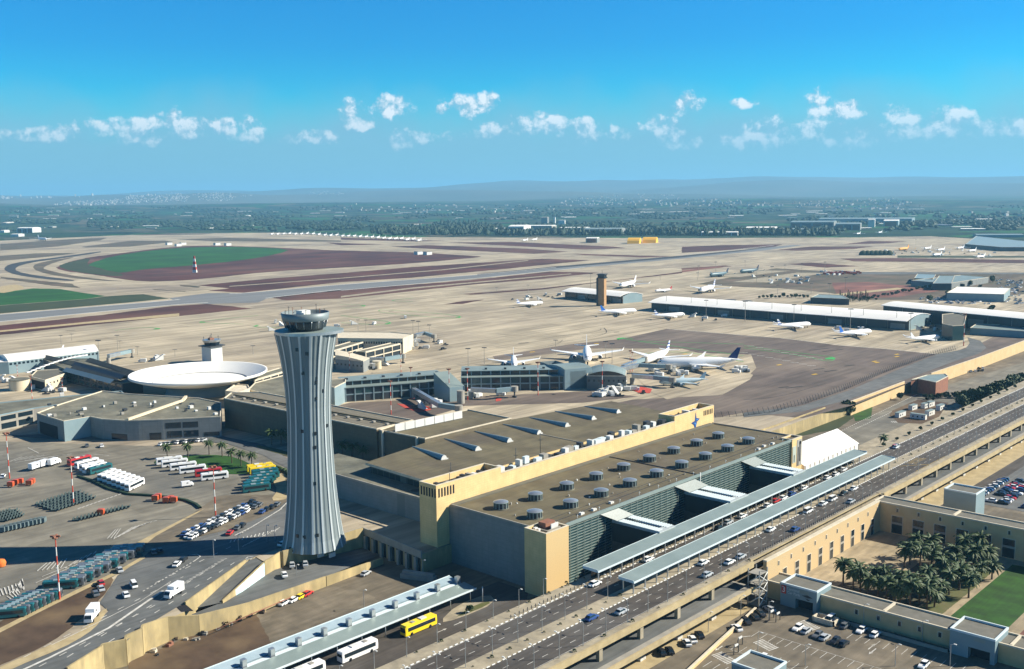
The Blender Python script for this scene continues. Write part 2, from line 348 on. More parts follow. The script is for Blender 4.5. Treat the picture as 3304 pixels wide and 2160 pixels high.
# low ground on the landside
sheet('landside_ground', [(-420, -120), (60, -120), (400, 900), (400, 3000), (-1500, 3000), (-420, 560), (-420, 300), (-320, 60)], 'lotbr', ZL-.02, world=True)
# raised airside ground with its retaining edge
edge = [(215, 2154), (328, 2089), (406, 2069), (458, 2034), (618, 1965), (594, 1950), (792, 1812), (825, 1797), (855, 1815), (905, 1785), (990, 1770), (1035, 1755), (1170, 1712), (1360, 1790)]
We = [pt(x, y, 0) for x, y in edge]
right = [Vector((-262, 330, 0)), Vector((-262, 420, 0)), Vector((-262, 519, 0))]+[pt(x, y, 0) for x, y in ((2745, 1300), (2920, 1237), (3010, 1208), (3304, 1103))]+[Vector((-262, 1400, 0)), Vector((600, 9000, 0))]
farp = [Vector((-9000, 12000, 0)), Vector((-9000, -3000, 0)), Vector((-500, -600, 0)), Vector((-268, 60, 0))]
W = We+right+farp
c = Vector((-600, 500, 0)); bm = bmesh.new(); vs = [bm.verts.new(Vector((p.x, p.y, 0))-c) for p in W]; f = bm.faces.new(vs); f.normal_update()
if f.normal.z < 0: f.normal_flip()
bmesh.ops.triangulate(bm, faces=[f])
nW = len(W)
lo = [bm.verts.new(Vector((p.x, p.y, ZL-1))-c) for p in W]
for i in range(nW):
    j = (i+1) % nW
    try: q = bm.faces.new((lo[j], lo[i], vs[i], vs[j])); q.material_index = 1
    except ValueError: pass
me = bpy.data.meshes.new('airside_ground'); bm.to_mesh(me); bm.free(); me.materials.append(M['apron']); me.materials.append(M['concy'])
o = bpy.data.objects.new('airside_ground', me); COL.objects.link(o); o.location = c; tag(o, kind='structure')
z1, z2, z3, z4 = .06, .12, .18, .24
# --- airfield islands, runways and fields
def isl(name, m, z, pts, sm=1, jag=0): return sheet(name, pts, m, z, smooth=sm, jag=jag)
isl('soil_island', 'soil', z1, cp('A', (390,785),(480,745),(640,712),(820,690),(1100,652),(1350,632),(1700,638),(2100,655),(2377,668))+cp('B', (550,680),(900,705),(1010,709),(850,726),(500,757),(0,788))+cp('A', (1900,812),(1400,868),(1100,886),(900,876),(700,842),(500,818),(400,800)), 1, 4)
isl('green_field', 'field', z2, cp('A', (600,765),(800,702),(1100,660),(1350,643),(1700,642),(2030,657),(1950,690),(1700,735),(1300,775),(980,800),(850,825),(760,812),(650,780)), 1, 3)
isl('grass_verge', 'olive', z2, cp('A', (395,778),(480,748),(640,716),(600,763),(650,785),(760,815),(860,830),(850,850),(700,838),(500,812)), 1, 2)
isl('green_field', 'field', z2, cp('A', (-200,985),(0,962),(230,932),(420,936),(560,960),(735,985),(600,1005),(300,1027),(0,1050),(-200,1065)), 0)
isl('grass_verge', 'olive', z1, cp('A', (-200,1075),(0,1052),(600,1006),(740,988),(900,976),(1000,972),(1180,1002),(900,1030),(0,1107),(-200,1125)), 0, 2)
isl('sand_patch', 'sand', z3, cp('A', (-60,935),(40,910),(130,905),(180,930),(100,950),(0,968)), 1)
isl('runway', 'runway', z1, cp('A', (-400,1150),(0,1113),(1200,1015),(1700,965),(2377,905))+cp('B', (900,842),(1500,785),(2377,705))+cp('C', (500,655),(760,628),(860,627),(600,662),(0,722))+cp('B', (1700,785),(900,866),(0,948))+cp('A', (1700,1020),(1200,1045),(0,1163),(-400,1200)), 0)
isl('runway', 'rubber', z2, cp('B', (950,832),(1500,778),(2377,703))+cp('C', (400,664),(700,632),(400,672),(0,714))+cp('B', (1500,790),(950,840)), 0)
isl('taxiway', 'runway', z2, cp('A', (1180,1000),(1450,965),(1650,965),(1900,985),(1800,1030),(1450,1040),(1250,1030)), 0)
isl('soil_strip', 'soil', z1, cp('A', (-300,1225),(0,1190),(700,1118),(1200,1055),(1450,1040),(1750,1072),(1300,1120),(600,1190),(0,1257),(-300,1290)), 0, 3)
isl('service_road', 'sand', z2, cp('A', (-300,1258),(0,1225),(600,1165),(1250,1105),(1250,1125),(600,1178),(0,1236),(-300,1270)), 0)
isl('soil_strip', 'soil', z1, cp('A', (1380,910),(1900,862),(2377,825))+cp('B', (500,783),(900,757),(1400,724),(1740,735),(1200,790),(500,857),(0,888))+cp('A', (1700,962),(1450,948),(1600,932)), 0, 3)
isl('service_road', 'pave', z2, cp('A', (1600,915),(2377,858))+cp('B', (700,800),(1300,735),(1310,739),(700,806),(0,863))+cp('A', (1600,920)), 0)
isl('soil_strip', 'soil', z1, cp('A', (1885,995),(2377,944))+cp('B', (900,875),(1450,815),(1800,822),(1400,866),(900,906),(300,972),(0,1003))+cp('A', (2000,1016)), 0, 3)
isl('service_road', 'pave', z2, cp('B', (0,985),(500,925),(1000,880),(1600,828),(1610,832),(1000,888),(500,934),(0,996)), 0)
isl('taxiway', 'rubber', z2, cp('A', (28,790),(60,765),(150,746),(420,712),(700,672),(705,682),(430,722),(210,752),(110,782),(108,812),(250,842),(530,873),(500,882),(300,866),(100,836),(36,808)), 1)
isl('taxiway', 'soilgrey', z1, cp('A', (220,775),(300,745),(560,705),(380,750),(300,785),(310,800),(500,842),(700,868),(900,885),(700,878),(420,850),(260,815)), 1)
for P_ in ([(0,622),(500,588),(750,578),(700,596),(400,640),(0,668)], [(-100,712),(250,688),(560,682),(300,715),(-100,748)], [(570,642),(900,600),(1150,598),(1208,608),(900,641),(600,648)],
           [(1220,590),(1600,578),(2377,598),(2377,606),(1500,604)], [(880,556),(1000,548),(1500,548),(1400,556),(1000,562)], [(0,850),(500,900),(560,930),(380,915),(0,862)],
           [(1060,935),(1300,950),(1290,955),(1080,942)], [(1250,905),(1400,918),(1380,928),(1260,915)]):
    isl('soil_strip', 'soilgrey', z1, cp('A', *P_), 0, 3)
for P_ in ([(-100,612),(300,626),(0,632)], [(350,640),(600,630),(1300,655),(1580,676),(1350,690),(900,670),(420,646)], [(740,612),(1200,608),(1900,640),(1990,651),(1700,661),(1200,636)], [(0,578),(400,590),(760,602),(500,604),(0,592)],
           [(1620,690),(2000,700),(2377,712),(2100,715),(1700,700)], [(860,970),(1400,930),(1960,870),(2377,815),(2377,826),(1900,880),(1400,940),(900,976)], [(720,1043),(850,1020),(1000,1010),(850,1040)]):
    isl('soil_strip', 'soil', z1, cp('B', *P_), 0, 3)
for P_ in ([(0,640),(300,628),(700,623),(640,640),(200,672),(0,682)], [(660,662),(900,638),(1330,638),(1200,655),(800,668)], [(1130,622),(1300,600),(1570,603),(1400,618)], [(1100,722),(1500,718),(2500,733),(2500,757),(1700,746),(1200,742)],
           [(0,790),(300,770),(350,776),(0,800)], [(740,760),(900,750),(1235,775),(1000,786)]):
    isl('soil_strip', 'soil', z1, cp('C', *P_), 0, 3)
isl('soil_field', 'soilred', z2, cp('C', (1090,985),(1040,890),(1300,885),(1500,905),(1860,922),(1780,948),(1500,990),(1250,1000)), 0, 3)
isl('soil_field', 'soilgrey', z1, cp('C', (350,850),(650,790),(1200,820),(2500,820),(2500,960),(1900,1010),(1300,1010),(1020,960),(700,930),(430,920),(100,900)), 0, 3)
isl('soil_strip', 'soilred', z3, cp('C', (0,805),(260,775),(290,782),(0,818)), 0)
isl('apron_patch', 'pave', z3, cp('C', (350,885),(800,820),(1000,822),(600,888)), 0)
isl('apron_patch', 'pave', z3, cp('C', (100,852),(500,805),(760,806),(400,850)), 0)
isl('apron_patch', 'asphaltg', z3, cp('C', (1030,800),(1250,815),(2500,820),(2500,830),(1200,832)), 0)
isl('dirt_road', 'sand', z3, cp('C', (900,985),(1150,960),(1500,925),(1560,932),(1200,968),(1000,992)), 0)
isl('grass_patch', 'olive', z3, cp('C', (1500,700),(2500,705),(2500,715),(1500,716)), 0)
# dark apron by the terminal and its markings
isl('apron_asphalt', 'asphalt2', z1, cp('D', (1640,183),(2380,245))+cp('F', (300,765),(800,830),(1200,860),(1640,905),(1800,882),(1880,850))+[(3130,1125),(3300,1040),(3420,980),(3420,1050),(3304,1100)]+cp('F', (1575,1085),(1370,1160),(920,1340),(500,1448),(0,1400))+[(2330,1345),(2180,1352),(1990,1300),(2040,1290),(2330,1275),(2420,1225),(2430,1210),(2330,1160),(2200,1125),(1900,1125),(1600,1165),(1590,1150),(1850,1110),(2000,1095)], 0)
isl('apron_patch', 'asphalt2', z1, [(1130,1300),(1900,1262),(2060,1280),(1880,1300),(1500,1310),(1440,1330),(1310,1365),(1090,1310)], 0)
isl('perimeter_road', 'asphaltg', z2, cp('F', (1900,760),(2010,790),(2060,850),(2000,900),(1800,960),(1400,1110),(900,1290),(500,1390),(0,1440),(0,1400),(480,1345),(900,1210),(1300,1040),(1640,905),(1880,860),(1920,810)), 0)
gm = MB()
def pm(m, w, z, pts): strip(gm, [tuple(pt(x, y, z))[:2] for x, y in pts], w, z, m)
mk_m = [M['whitew'], M['greenp'], M['yellow'], M['redp'], M['black'], M['rubber']]
def path(k, pts, m, w, z=z3):
    q = cp(k, *pts)
    for _ in range(2):
        r_ = [q[0]]
        for a, b in zip(q, q[1:]): r_ += [(a[0]*.75+b[0]*.25, a[1]*.75+b[1]*.25), (a[0]*.25+b[0]*.75, a[1]*.25+b[1]*.75)]
        r_.append(q[-1]); q = r_
    pm(m, w, z, q)
path('A', [(-100,1122),(0,1113),(1200,1015),(1250,1008)], 0, 5); path('A', [(1600,968),(1700,965),(2377,905)], 0, 5)
path('A', [(-100,1173),(0,1163),(1200,1045),(1450,1030)], 0, 5); path('A', [(1850,1000),(2377,938)], 0, 4)
path('B', [(0,905),(900,842),(1500,785)], 0, 5); path('B', [(0,946),(900,866),(1700,785)], 0, 4)
path('C', [(0,697),(300,668),(640,630)], 0, 5)
for k, p in (('A', [(800,1225),(1000,1200),(1100,1208),(1120,1214),(1050,1222)]), ('A', [(1700,1180),(1480,1175),(1400,1168),(1400,1160),(1800,1120)]), ('A', [(1950,1205),(1800,1202),(1770,1195),(1800,1185)]),
             ('B', [(-10,1045),(150,1046),(172,1054),(140,1064),(0,1070)]), ('B', [(270,1090),(260,1085),(300,1078),(700,1108),(820,1122),(835,1132),(810,1142),(600,1130),(270,1098)]), ('B', [(0,1120),(250,1152),(345,1165),(340,1180),(280,1188),(0,1170)]),
             ('B', [(500,1000),(360,1012),(360,1020),(500,1024)]), ('B', [(1935,1290),(1940,1275),(2000,1276),(2040,1285)]), ('D', [(1175,290),(1170,272),(1210,268),(1300,295),(2380,440)]), ('D', [(1350,300),(2380,330)]),
             ('F', [(0,850),(500,915),(700,965),(770,955),(760,925),(650,915),(200,860),(0,830)]), ('D', [(1400,420),(1800,395),(2380,500)])): path(k, p, 1, 1.0 if k != 'F' else .9)
for k, x, y, s in (('A',1410,1168,1), ('A',1095,1212,1), ('A',1785,1193,1), ('B',155,1052,1), ('B',820,1132,1.1), ('B',330,1175,1.1), ('B',1950,1280,1.3), ('F',735,940,1.6)):
    c = pt(*cp(k, (x, y))[0], z3); gm.add([(c.x+2.2*s*math.cos(a*.63), c.y+3.6*s*math.sin(a*.63), z3+.02) for a in range(10)], [tuple(range(10))], 1)
for k, x, y in (('F',1300,905), ('F',1300,925), ('F',1110,965), ('F',1130,975), ('F',300,995), ('D',1815,425), ('D',350,405), ('D',965,325), ('F',600,1075)):
    c = pt(*cp(k, (x, y))[0], z3); gm.obox(c, (.2, 1), 5, 2.2, .02, 2)
for i in range(9):
    x = 60+i*72; y = 835+i*14
    for dx, dy in ((0, 0), (-60, 55)):
        c = pt(*cp('F', (x+dx, y+dy))[0], z3); gm.obox(c, (.9, .5), 6, 1, .02, 0)
for k, x, y, L_ in (('A',490,1225,9), ('B',350,1090,6), ('F',640,862,22), ('F',760,872,22), ('F',640,1030,10), ('F',740,1045,12), ('F',900,1000,10), ('F',340,1184,8), ('F',430,1184,14), ('D',265,318,10), ('D',1160,215,6)):
    c = pt(*cp(k, (x, y))[0], z3); gm.obox(c, (.35, 1), L_, 1.6, .02, 5)
path('D', [(0,230),(400,260),(800,240),(1000,200),(1010,180)], 5, .5); path('D', [(500,310),(800,290),(1000,250),(1075,215),(1040,175)], 5, .5); path('D', [(0,360),(350,380),(600,330),(640,290)], 5, .5); path('F', [(0,1290),(300,1270),(700,1150)], 5, .5)
path('D', [(1640,183),(2380,247)], 0, .8); path('F', [(0,752),(300,763),(800,828),(1200,858),(1640,904)], 0, .8)
tag(gm.build('apron_markings', mk_m), kind='structure')
for P_ in ([(1500,790),(1480,760),(1800,690),(2300,680)], ): pass
isl('apron_patch', 'apron', z2, cp('D', (1490,790),(1640,860),(1650,860),(2330,720),(2500,560),(2450,430),(1400,400),(860,470),(1300,600)), 0)
# red hatched stands beside the pier
sheet('red_marking', cp('E', (1430,900),(1580,915),(1740,930),(1760,960),(1640,985),(1500,940)), 'redp', z3)
sheet('red_marking', cp('D', (1260,750),(1400,740),(1500,760),(1480,800),(1380,800)), 'redp', z3)
sheet('red_marking', cp('D', (0,845),(60,855),(40,875),(0,880)), 'redp', z3)
# ------------------------------------------------------------------ left yard and roads
sheet('bus_yard', cp('P', (-400,60),(0,90),(350,100),(1000,120),(1700,110),(1930,250),(1900,480),(1640,830),(1300,830),(900,800),(930,830),(730,960),(500,1080),(0,1290),(-400,1500)), 'lotconc', z1)
sheet('dirt_bank', cp('P', (-300,1430),(0,1240),(250,1150),(480,1060),(640,970),(740,960),(700,1040),(620,1130),(560,1200),(430,1310),(300,1400),(0,1530),(-300,1680)), 'dirt', z2, smooth=1, jag=.6)
sheet('sand_kerb', cp('P', (-300,1680),(0,1540),(320,1400),(560,1290),(650,1180),(700,1160),(640,1260),(560,1330),(400,1420),(100,1540),(-300,1740)), 'sand', z3, smooth=1)
sheet('sand_kerb', cp('P', (-300,1400),(0,1290),(250,1165),(480,1050),(740,930),(925,825),(935,840),(740,950),(480,1075),(250,1190),(0,1320),(-300,1440)), 'sand', z3)
sheet('access_road', cp('P', (-400,1750),(0,1580),(300,1440),(560,1320),(700,1180),(640,1130),(760,950),(930,830),(1000,760),(1500,640),(1720,560),(1900,440),(2000,520),(2000,760),(1840,760),(1640,830),(1580,858),(1190,1135),(1150,1150),(900,1300),(810,1380),(640,1420),(430,1545),(300,1640),(-200,1900)), 'asphaltg', z2)
sheet('road_behind_tower', cp('P', (0,50),(350,75),(1050,80),(1450,100),(1700,180),(1920,300),(1960,260),(1700,110),(1450,60),(1400,40),(1000,60),(400,40)), 'asphaltg', z3)
sheet('access_road', cp('P', (900,745),(1260,540),(1400,440),(1560,430),(1900,440),(1720,560),(1500,650),(1000,770)), 'lotbr', z3)
sheet('service_verge', cp('P', (880,740),(1230,560),(1320,520),(1280,545),(1000,700),(950,742)), 'sand', z4)
sheet('grass_island', cp('P', (990,235),(1000,210),(1200,180),(1450,175),(1580,215),(1640,260),(1620,295),(1500,300),(1330,290),(1250,245),(1100,230)), 'lawn', z4, smooth=1)
sheet('grass_island', cp('P', (1640,110),(1760,130),(1915,175),(1915,200),(1780,165),(1660,130)), 'lawndry', z4, smooth=1)
sheet('bare_verge', cp('P', (1790,400),(1750,350),(1800,290),(1850,300),(1890,360),(1880,440),(1810,470),(1740,470)), 'sand', z4, smooth=1)
ym = MB(); ymm = [M['whitew'], M['conc'], M['rubber']]
def yl(pts, w, m=0, k='P', z=z4+.02): strip(ym, [tuple(pt(x, y, z))[:2] for x, y in cp(k, *pts)], w, z, m)
for i in range(8): yl([(790+i*28-60, 718-i*14+0), (855+i*22, 640-i*6)], .35)
for i in range(5): yl([(690+i*22, 715-i*2), (745+i*16, 655-i*3)][::1], .3) if i < 3 else None
for i in range(6): yl([(240+i*30, 905-i*4+18), (300+i*26, 872-i*6)], .35)
for i in range(5): yl([(420+i*45, 905-i*22), (500+i*30, 850-i*14)], .35)
for i in range(8): yl([(0+i*22, 1085-i*6), (-20+i*24, 1045-i*8)], .4); yl([(95+i*8, 1120-i*14), (45+i*14, 1085-i*16)], .3)
for i in range(11): yl([(500+i*26, 545-i*9-20), (520+i*26, 535-i*9-20)], .5)
for i in range(6): yl([(60+i*32, 250-i*5-30), (140+i*36, 200-i*3-12)], .3)
for i in range(3): yl([(100+i*60, 225-i*12), (400+i*30, 178-i*4)], .4)
yl([(230,1000),(500,880)], .3); yl([(270,960),(520,860)], .3); yl([(180,130),(250,165)], .4); yl([(1000,175),(1200,172)], .4); yl([(600,172),(700,180)], .3)
# road lines of the access road
yl([(60,1600),(320,1480),(700,1290),(960,1110),(1050,1050)], .9)
yl([(330,1400),(560,1290),(900,1120),(1100,990)], .25); yl([(0,1625),(60,1600)], .6)
for a_, b_ in (((150,1480),(1180,960)), ((250,1540),(1250,1010)), ((430,1480),(1400,880)), ((480,1520),(1540,850)), ((1000,1000),(1500,760))):
    A_ = pt(*cp('P', a_)[0], z4); B_ = pt(*cp('P', b_)[0], z4); dashes(ym, A_, B_, 2.6, 4.5, .3, z4+.02, 0)
for i in range(14): yl([(1160+i*20, 1010-i*12), (1200+i*20, 1000-i*12)], .35)
for i in range(12): yl([(1480+i*26, 742-i*6), (1490+i*26, 722-i*6)], .4); yl([(1560+i*20, 760-i*10+8), (1580+i*20, 752-i*10)], .3)
yl([(1510,695),(1620,640),(1800,530),(1890,440)], .5, 0); 
for a_, b_ in (((920,1055),(1250,860)), ((1540,690),(1820,520))):
    A_ = pt(*cp('P', a_)[0], z4); B_ = pt(*cp('P', b_)[0], z4); dashes(ym, A_, B_, 1.0, 1.0, .45, z4+.05, 0)
yl([(1250,860),(1290,830),(1270,815),(1220,822)], .4); yl([(1570,855),(1640,835),(1600,830),(1580,845)], .35); yl([(1610,850),(1640,832)], .35)
tag(ym.build('yard_markings', ymm), kind='structure')
# sunken kerb wall round the bus yard (dark curved hedge line)
hw = MB()
q = [tuple(pt(x, y, 0))[:2] for x, y in cp('P', (500,318),(600,350),(700,400),(830,435),(1000,445),(1120,460),(1200,475),(1260,500),(1290,525))]
for a, b in zip(q, q[1:]): strip(hw, [a, b], 1.1, .9, 0); A_ = Vector((*a, 0)); B_ = Vector((*b, 0)); n = Vector((-(B_-A_).y, (B_-A_).x, 0)).normalized()*.55; hw.add([A_-n, B_-n, B_-n+Vector((0,0,.9)), A_-n+Vector((0,0,.9))], [(0,1,2,3)], 0); hw.add([A_+n, B_+n, B_+n+Vector((0,0,.9)), A_+n+Vector((0,0,.9))], [(3,2,1,0)], 0)
tag(hw.build('hedge', M['leafd']), 'low dark clipped hedge curving between the bus yard and the cart park', 'hedge')
hw = MB(); q = [tuple(pt(x, y, 0))[:2] for x, y in cp('P', (1770,262),(1830,285),(1870,320),(1890,370),(1885,440))]
for a, b in zip(q, q[1:]):
    for k in range(6):
        t = k/6; x = a[0]+(b[0]-a[0])*t+random.uniform(-.4,.4); y = a[1]+(b[1]-a[1])*t+random.uniform(-.4,.4); hw.lathe([(.1,0),(1.1,.4),(1.2,1.1),(.6,1.7),(.05,1.9)], (x,y,0), 7, 0)
tag(hw.build('hedge', M['leaf']), 'bushy hedge at the foot of the big control tower beside the teal buses', 'hedge')
# ------------------------------------------------------------------ landside surfaces
def wsh(name, m, z, *pts, sm=0, jag=0): return sheet(name, pts, m, z, world=True, smooth=sm, jag=jag)
za = ZL+.03
wsh('coach_road', 'asphalt', za, (-214.5, 90), (-214.5, 236), (-222, 246), (-236, 246), (-236, 90))
sheet('station_yard', [(700,2500),(215,2190),(600,2090),(860,1965),(1050,1892),(1200,1790),(1420,1830),(1500,1880),(1455,1900),(800,2160)], 'lotbr', za)
sheet('rubble_yard', cp('P', (830,1560),(820,1490),(1000,1440),(1300,1310),(1500,1240),(1650,1200),(1700,1300),(1750,1400),(1500,1500),(1300,1600)), 'dirt', za+.03, jag=.5)
wsh('kerb_island', 'pave', za+.03, (-226, 208), (-223.5, 214), (-223.5, 232), (-231, 236), (-232, 222), sm=1)
wsh('grass_island', 'lawndry', za+.06, (-224.6, 213), (-224, 230), (-227, 231), (-227, 222), sm=1)
wsh('viaduct_ground', 'sand', za, (-158.2, 100), (-158.2, 282), (-164, 284), (-176, 284), (-176, 100))
wsh('viaduct_ground', 'sand', za, (-150, 396), (-150, 760), (-180, 760), (-180, 396), jag=.3)
wsh('lot_road', 'asphalt', za+.03, (-153.5, 396), (-153.5, 760), (-147, 760), (-147, 396))
wsh('north_car_park', 'asphaltg', za+.02, (-147, 446), (-147, 760), (-60, 760), (-60, 446))
wsh('courtyard_paving', 'plaza', za, (-161, 301), (-161, 392), (-60, 392), (-60, 301))
wsh('courtyard_lawn', 'lawn', za+.05, (-108.3, 301.5), (-108.3, 378), (-100, 379.5), (-92, 379.5), (-92, 301.5), sm=0)
wsh('palm_bed', 'lawndry', za+.04, (-118, 304), (-118.5, 360), (-121.5, 375), (-111.5, 376), (-110.8, 345), (-110.8, 303), jag=.2)
wsh('palm_bed', 'soilgrey', za+.04, (-146, 303), (-146, 322), (-134, 345), (-134, 378), (-118.8, 378), (-118.8, 303), jag=.8)
wsh('garden_bed', 'soilred', za+.04, (-88, 302), (-88, 370), (-70, 370), (-70, 302))
wsh('car_park', 'lotbr', za+.02, (-152.5, 180), (-152.5, 288), (-60, 288), (-60, 180))
# green slope and road behind the tent
sheet('grass_bank', [(2480,1385),(2560,1345),(2660,1318),(2745,1305),(2760,1345),(2700,1385),(2620,1400),(2540,1420)], 'olive', za+.03, jag=.8)
sheet('grass_bank', [(2745,1310),(2820,1280),(2810,1350),(2760,1360)], 'lawn', za+.04)
sheet('cabin_road', [(2690,1405),(2800,1350),(2960,1270),(3304,1170),(3304,1230),(3150,1290),(2980,1370),(2860,1420),(2810,1450),(2700,1470),(2600,1430)], 'lotconc', za+.02)
sheet('roadside_verge', [(2640,1500),(2800,1425),(2990,1340),(3304,1215),(3304,1245),(3000,1370),(2860,1440),(2780,1480)], 'pave', za+.05)
lm = MB()
for a_, b_ in (((2690,1402),(2960,1272)), ((2760,1385),(2960,1290))):
    A_ = pt(*a_, za+.05); B_ = pt(*b_, za+.05); dashes(lm, A_, B_, 1.5, 1.5, .6, za+.06, 0)
for i in range(9): A_ = pt(2882+i*6.5, 1364, za+.06); strip(lm, [(A_.x, A_.y), (A_.x-2.2, A_.y+2.5)], .5, za+.06, 0)
# bay lines of the car park, arrows and crossings
for y in range(0, 13):
    for r_, x0 in enumerate((-143.5, -131.5, -120.0, -107.5)):
        pass
for k in range(22):
    x = -147.5+k*2.75
    for (ya, yb) in ((251.5, 256.3), (263.5, 268.3), (281.0, 285.8), (236.5, 241.3)):
        if ya > 280 and x < -128: continue
        if -149 < x: strip(lm, [(x+(ya-250)*.0, ya), (x, yb)], .16, za+.06, 0)
strip(lm, [(-148, 253.9-2.4), (-92, 253.9-2.4)], .14, za+.06, 0); strip(lm, [(-148, 265.9+2.4), (-92, 265.9+2.4)], .14, za+.06, 0)
for (cx_, cy_, n_) in ((-141.8, 262, 9), (-146.5, 246.5, 9), (-139.0, 283, 9)):
    for i in range(n_): lm.obox((cx_+i*.75-2.5, cy_-i*.25, za+.05), (.25, 1), 4.2, .38, .012, 0)
def arrow(x, y, a, z, L_=4.0):
    d = Vector((math.cos(a), math.sin(a))); n = Vector((-d.y, d.x)); c = Vector((x, y))
    strip(lm, [tuple(c-d*L_/2), tuple(c+d*L_*.2)], .3, z, 0)
    p = [c+d*L_*.5, c+d*L_*.15+n*.55, c+d*L_*.15-n*.55]; lm.add([(q.x, q.y, z) for q in p], [(0, 1, 2)], 0)
def _x(): pass
arrow(-116, 277.5, -PI/2, za+.06, 5); arrow(-117.5, 280.5, PI/2, za+.06, 5); arrow(-149, 262, -2.2, za+.06); arrow(-150.5, 250, -PI/2, za+.06)
# coach road arrows
arrow(-221, 205, PI/2, za+.06); arrow(-221, 212, PI/2, za+.06)
tag(lm.build('car_park_markings', M['whitew']), kind='structure')
# ------------------------------------------------------------------ open country and hills
def sst(a, b, x): t = max(0, min(1, (x-a)/(b-a))); return t*t*(3-2*t)
def country_h(x, y):
    r = math.hypot(x, y); az_ = math.atan2(x, y); u = (az_-_y)/R(27)            # -1 left .. 1 right
    tgt = 400+95*u+40*math.sin(u*3+1)
    h = 1+sst(5200, 11500, r)*(72+22*math.sin(u*4+.6)+34*sst(-.05, -.6, u))+sst(12500, 25000, r)*(tgt-80)
    n1 = pnoise(Vector((x, y, 0))/2600); n2 = pnoise(Vector((x, y, 7))/900); n3 = pnoise(Vector((x+y*.4, y, 3))/6000)
    return h+sst(5200, 9000, r)*(n1*34+n2*9)+sst(11000, 17000, r)*(n1*70+n2*14+n3*90)
FR = [(-900, 792), (0, 778), (180, 770), (330, 763), (560, 754), (900, 752), (1150, 765), (1500, 768), (2200, 770), (2750, 768), (3000, 764), (3304, 782), (4100, 800)]
def fringe(px):
    for a, b in zip(FR, FR[1:]):
        if px <= b[0]: t = (px-a[0])/(b[0]-a[0]); return a[1]+(b[1]-a[1])*t
    return FR[-1][1]
cols_ = [(-900+i*20) for i in range(251)]; NR = 110; V = []; F = []
for px in cols_:
    p0 = pt(px, fringe(px), 0); d = Vector((p0.x, p0.y, 0)); r0 = d.length; d.normalize()
    for j in range(NR):
        r = r0*(33000/r0)**((j/(NR-1))**1.05); x, y = d.x*r, d.y*r
        V.append((x, y, country_h(x, y) if j else -1))
for i in range(len(cols_)-1):
    for j in range(NR-1): a = i*NR+j; F.append((a, a+NR, a+NR+1, a+1))
me = bpy.data.meshes.new('countryside'); me.from_pydata(V, [], F); me.polygons.foreach_set('use_smooth', [True]*len(F)); me.update()
cm = bpy.data.materials.new('countryside_patchwork'); cm.use_nodes = True; nt = cm.node_tree; N = nt.nodes; L = nt.links; b = N['Principled BSDF']; b.inputs['Roughness'].default_value = .95; b.inputs['Specular IOR Level'].default_value = .1
g = N.new('ShaderNodeNewGeometry'); mp = N.new('ShaderNodeMapping'); L.new(g.outputs['Position'], mp.inputs[0]); mp.inputs['Rotation'].default_value = (0, 0, .5); mp.inputs['Scale'].default_value = (1/420, 1/260, 0)
vo = N.new('ShaderNodeTexVoronoi'); vo.distance = 'CHEBYCHEV'; vo.inputs['Scale'].default_value = 1; L.new(mp.outputs[0], vo.inputs['Vector'])
sp = N.new('ShaderNodeSeparateColor'); L.new(vo.outputs['Color'], sp.inputs[0])
cr = N.new('ShaderNodeValToRGB'); cr.color_ramp.interpolation = 'CONSTANT'; L.new(sp.outputs[0], cr.inputs[0])
els = [(0, (.028,.055,.028)), (.22, (.05,.07,.035)), (.4, (.025,.095,.03)), (.55, (.075,.075,.05)), (.68, (.03,.06,.03)), (.8, (.11,.10,.065)), (.9, (.03,.11,.035))]
cr.color_ramp.elements[0].color = (*els[0][1], 1); cr.color_ramp.elements[1].position = els[1][0]; cr.color_ramp.elements[1].color = (*els[1][1], 1)
for p_, c_ in els[2:]: e_ = cr.color_ramp.elements.new(p_); e_.color = (*c_, 1)
n1 = N.new('ShaderNodeTexNoise'); n1.inputs['Scale'].default_value = 1/210; n1.inputs['Detail'].default_value = 8; n1.inputs['Roughness'].default_value = .65; L.new(g.outputs['Position'], n1.inputs[0])
r1 = N.new('ShaderNodeMapRange'); L.new(n1.outputs['Fac'], r1.inputs[0]); r1.inputs[1].default_value = .47; r1.inputs[2].default_value = .56
mx = N.new('ShaderNodeMix'); mx.data_type = 'RGBA'; L.new(r1.outputs[0], mx.inputs[0]); L.new(cr.outputs[0], mx.inputs[6]); mx.inputs[7].default_value = (.014, .032, .02, 1)
n2 = N.new('ShaderNodeTexNoise'); n2.inputs['Scale'].default_value = 1/1500; n2.inputs['Detail'].default_value = 6; L.new(g.outputs['Position'], n2.inputs[0])
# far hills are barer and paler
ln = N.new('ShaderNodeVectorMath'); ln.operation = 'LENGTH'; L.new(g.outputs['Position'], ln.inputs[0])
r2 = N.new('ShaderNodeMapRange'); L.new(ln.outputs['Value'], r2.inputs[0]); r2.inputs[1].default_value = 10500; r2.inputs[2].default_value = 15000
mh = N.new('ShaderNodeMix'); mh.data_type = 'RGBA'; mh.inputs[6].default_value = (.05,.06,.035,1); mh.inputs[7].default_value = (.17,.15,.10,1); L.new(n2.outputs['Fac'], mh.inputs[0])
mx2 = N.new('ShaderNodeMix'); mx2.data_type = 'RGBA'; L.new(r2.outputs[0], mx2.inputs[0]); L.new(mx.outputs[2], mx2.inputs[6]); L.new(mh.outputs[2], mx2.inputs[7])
L.new(mx2.outputs[2], b.inputs['Base Color']); me.materials.append(cm)
o = bpy.data.objects.new('countryside', me); COL.objects.link(o); tag(o, kind='structure')
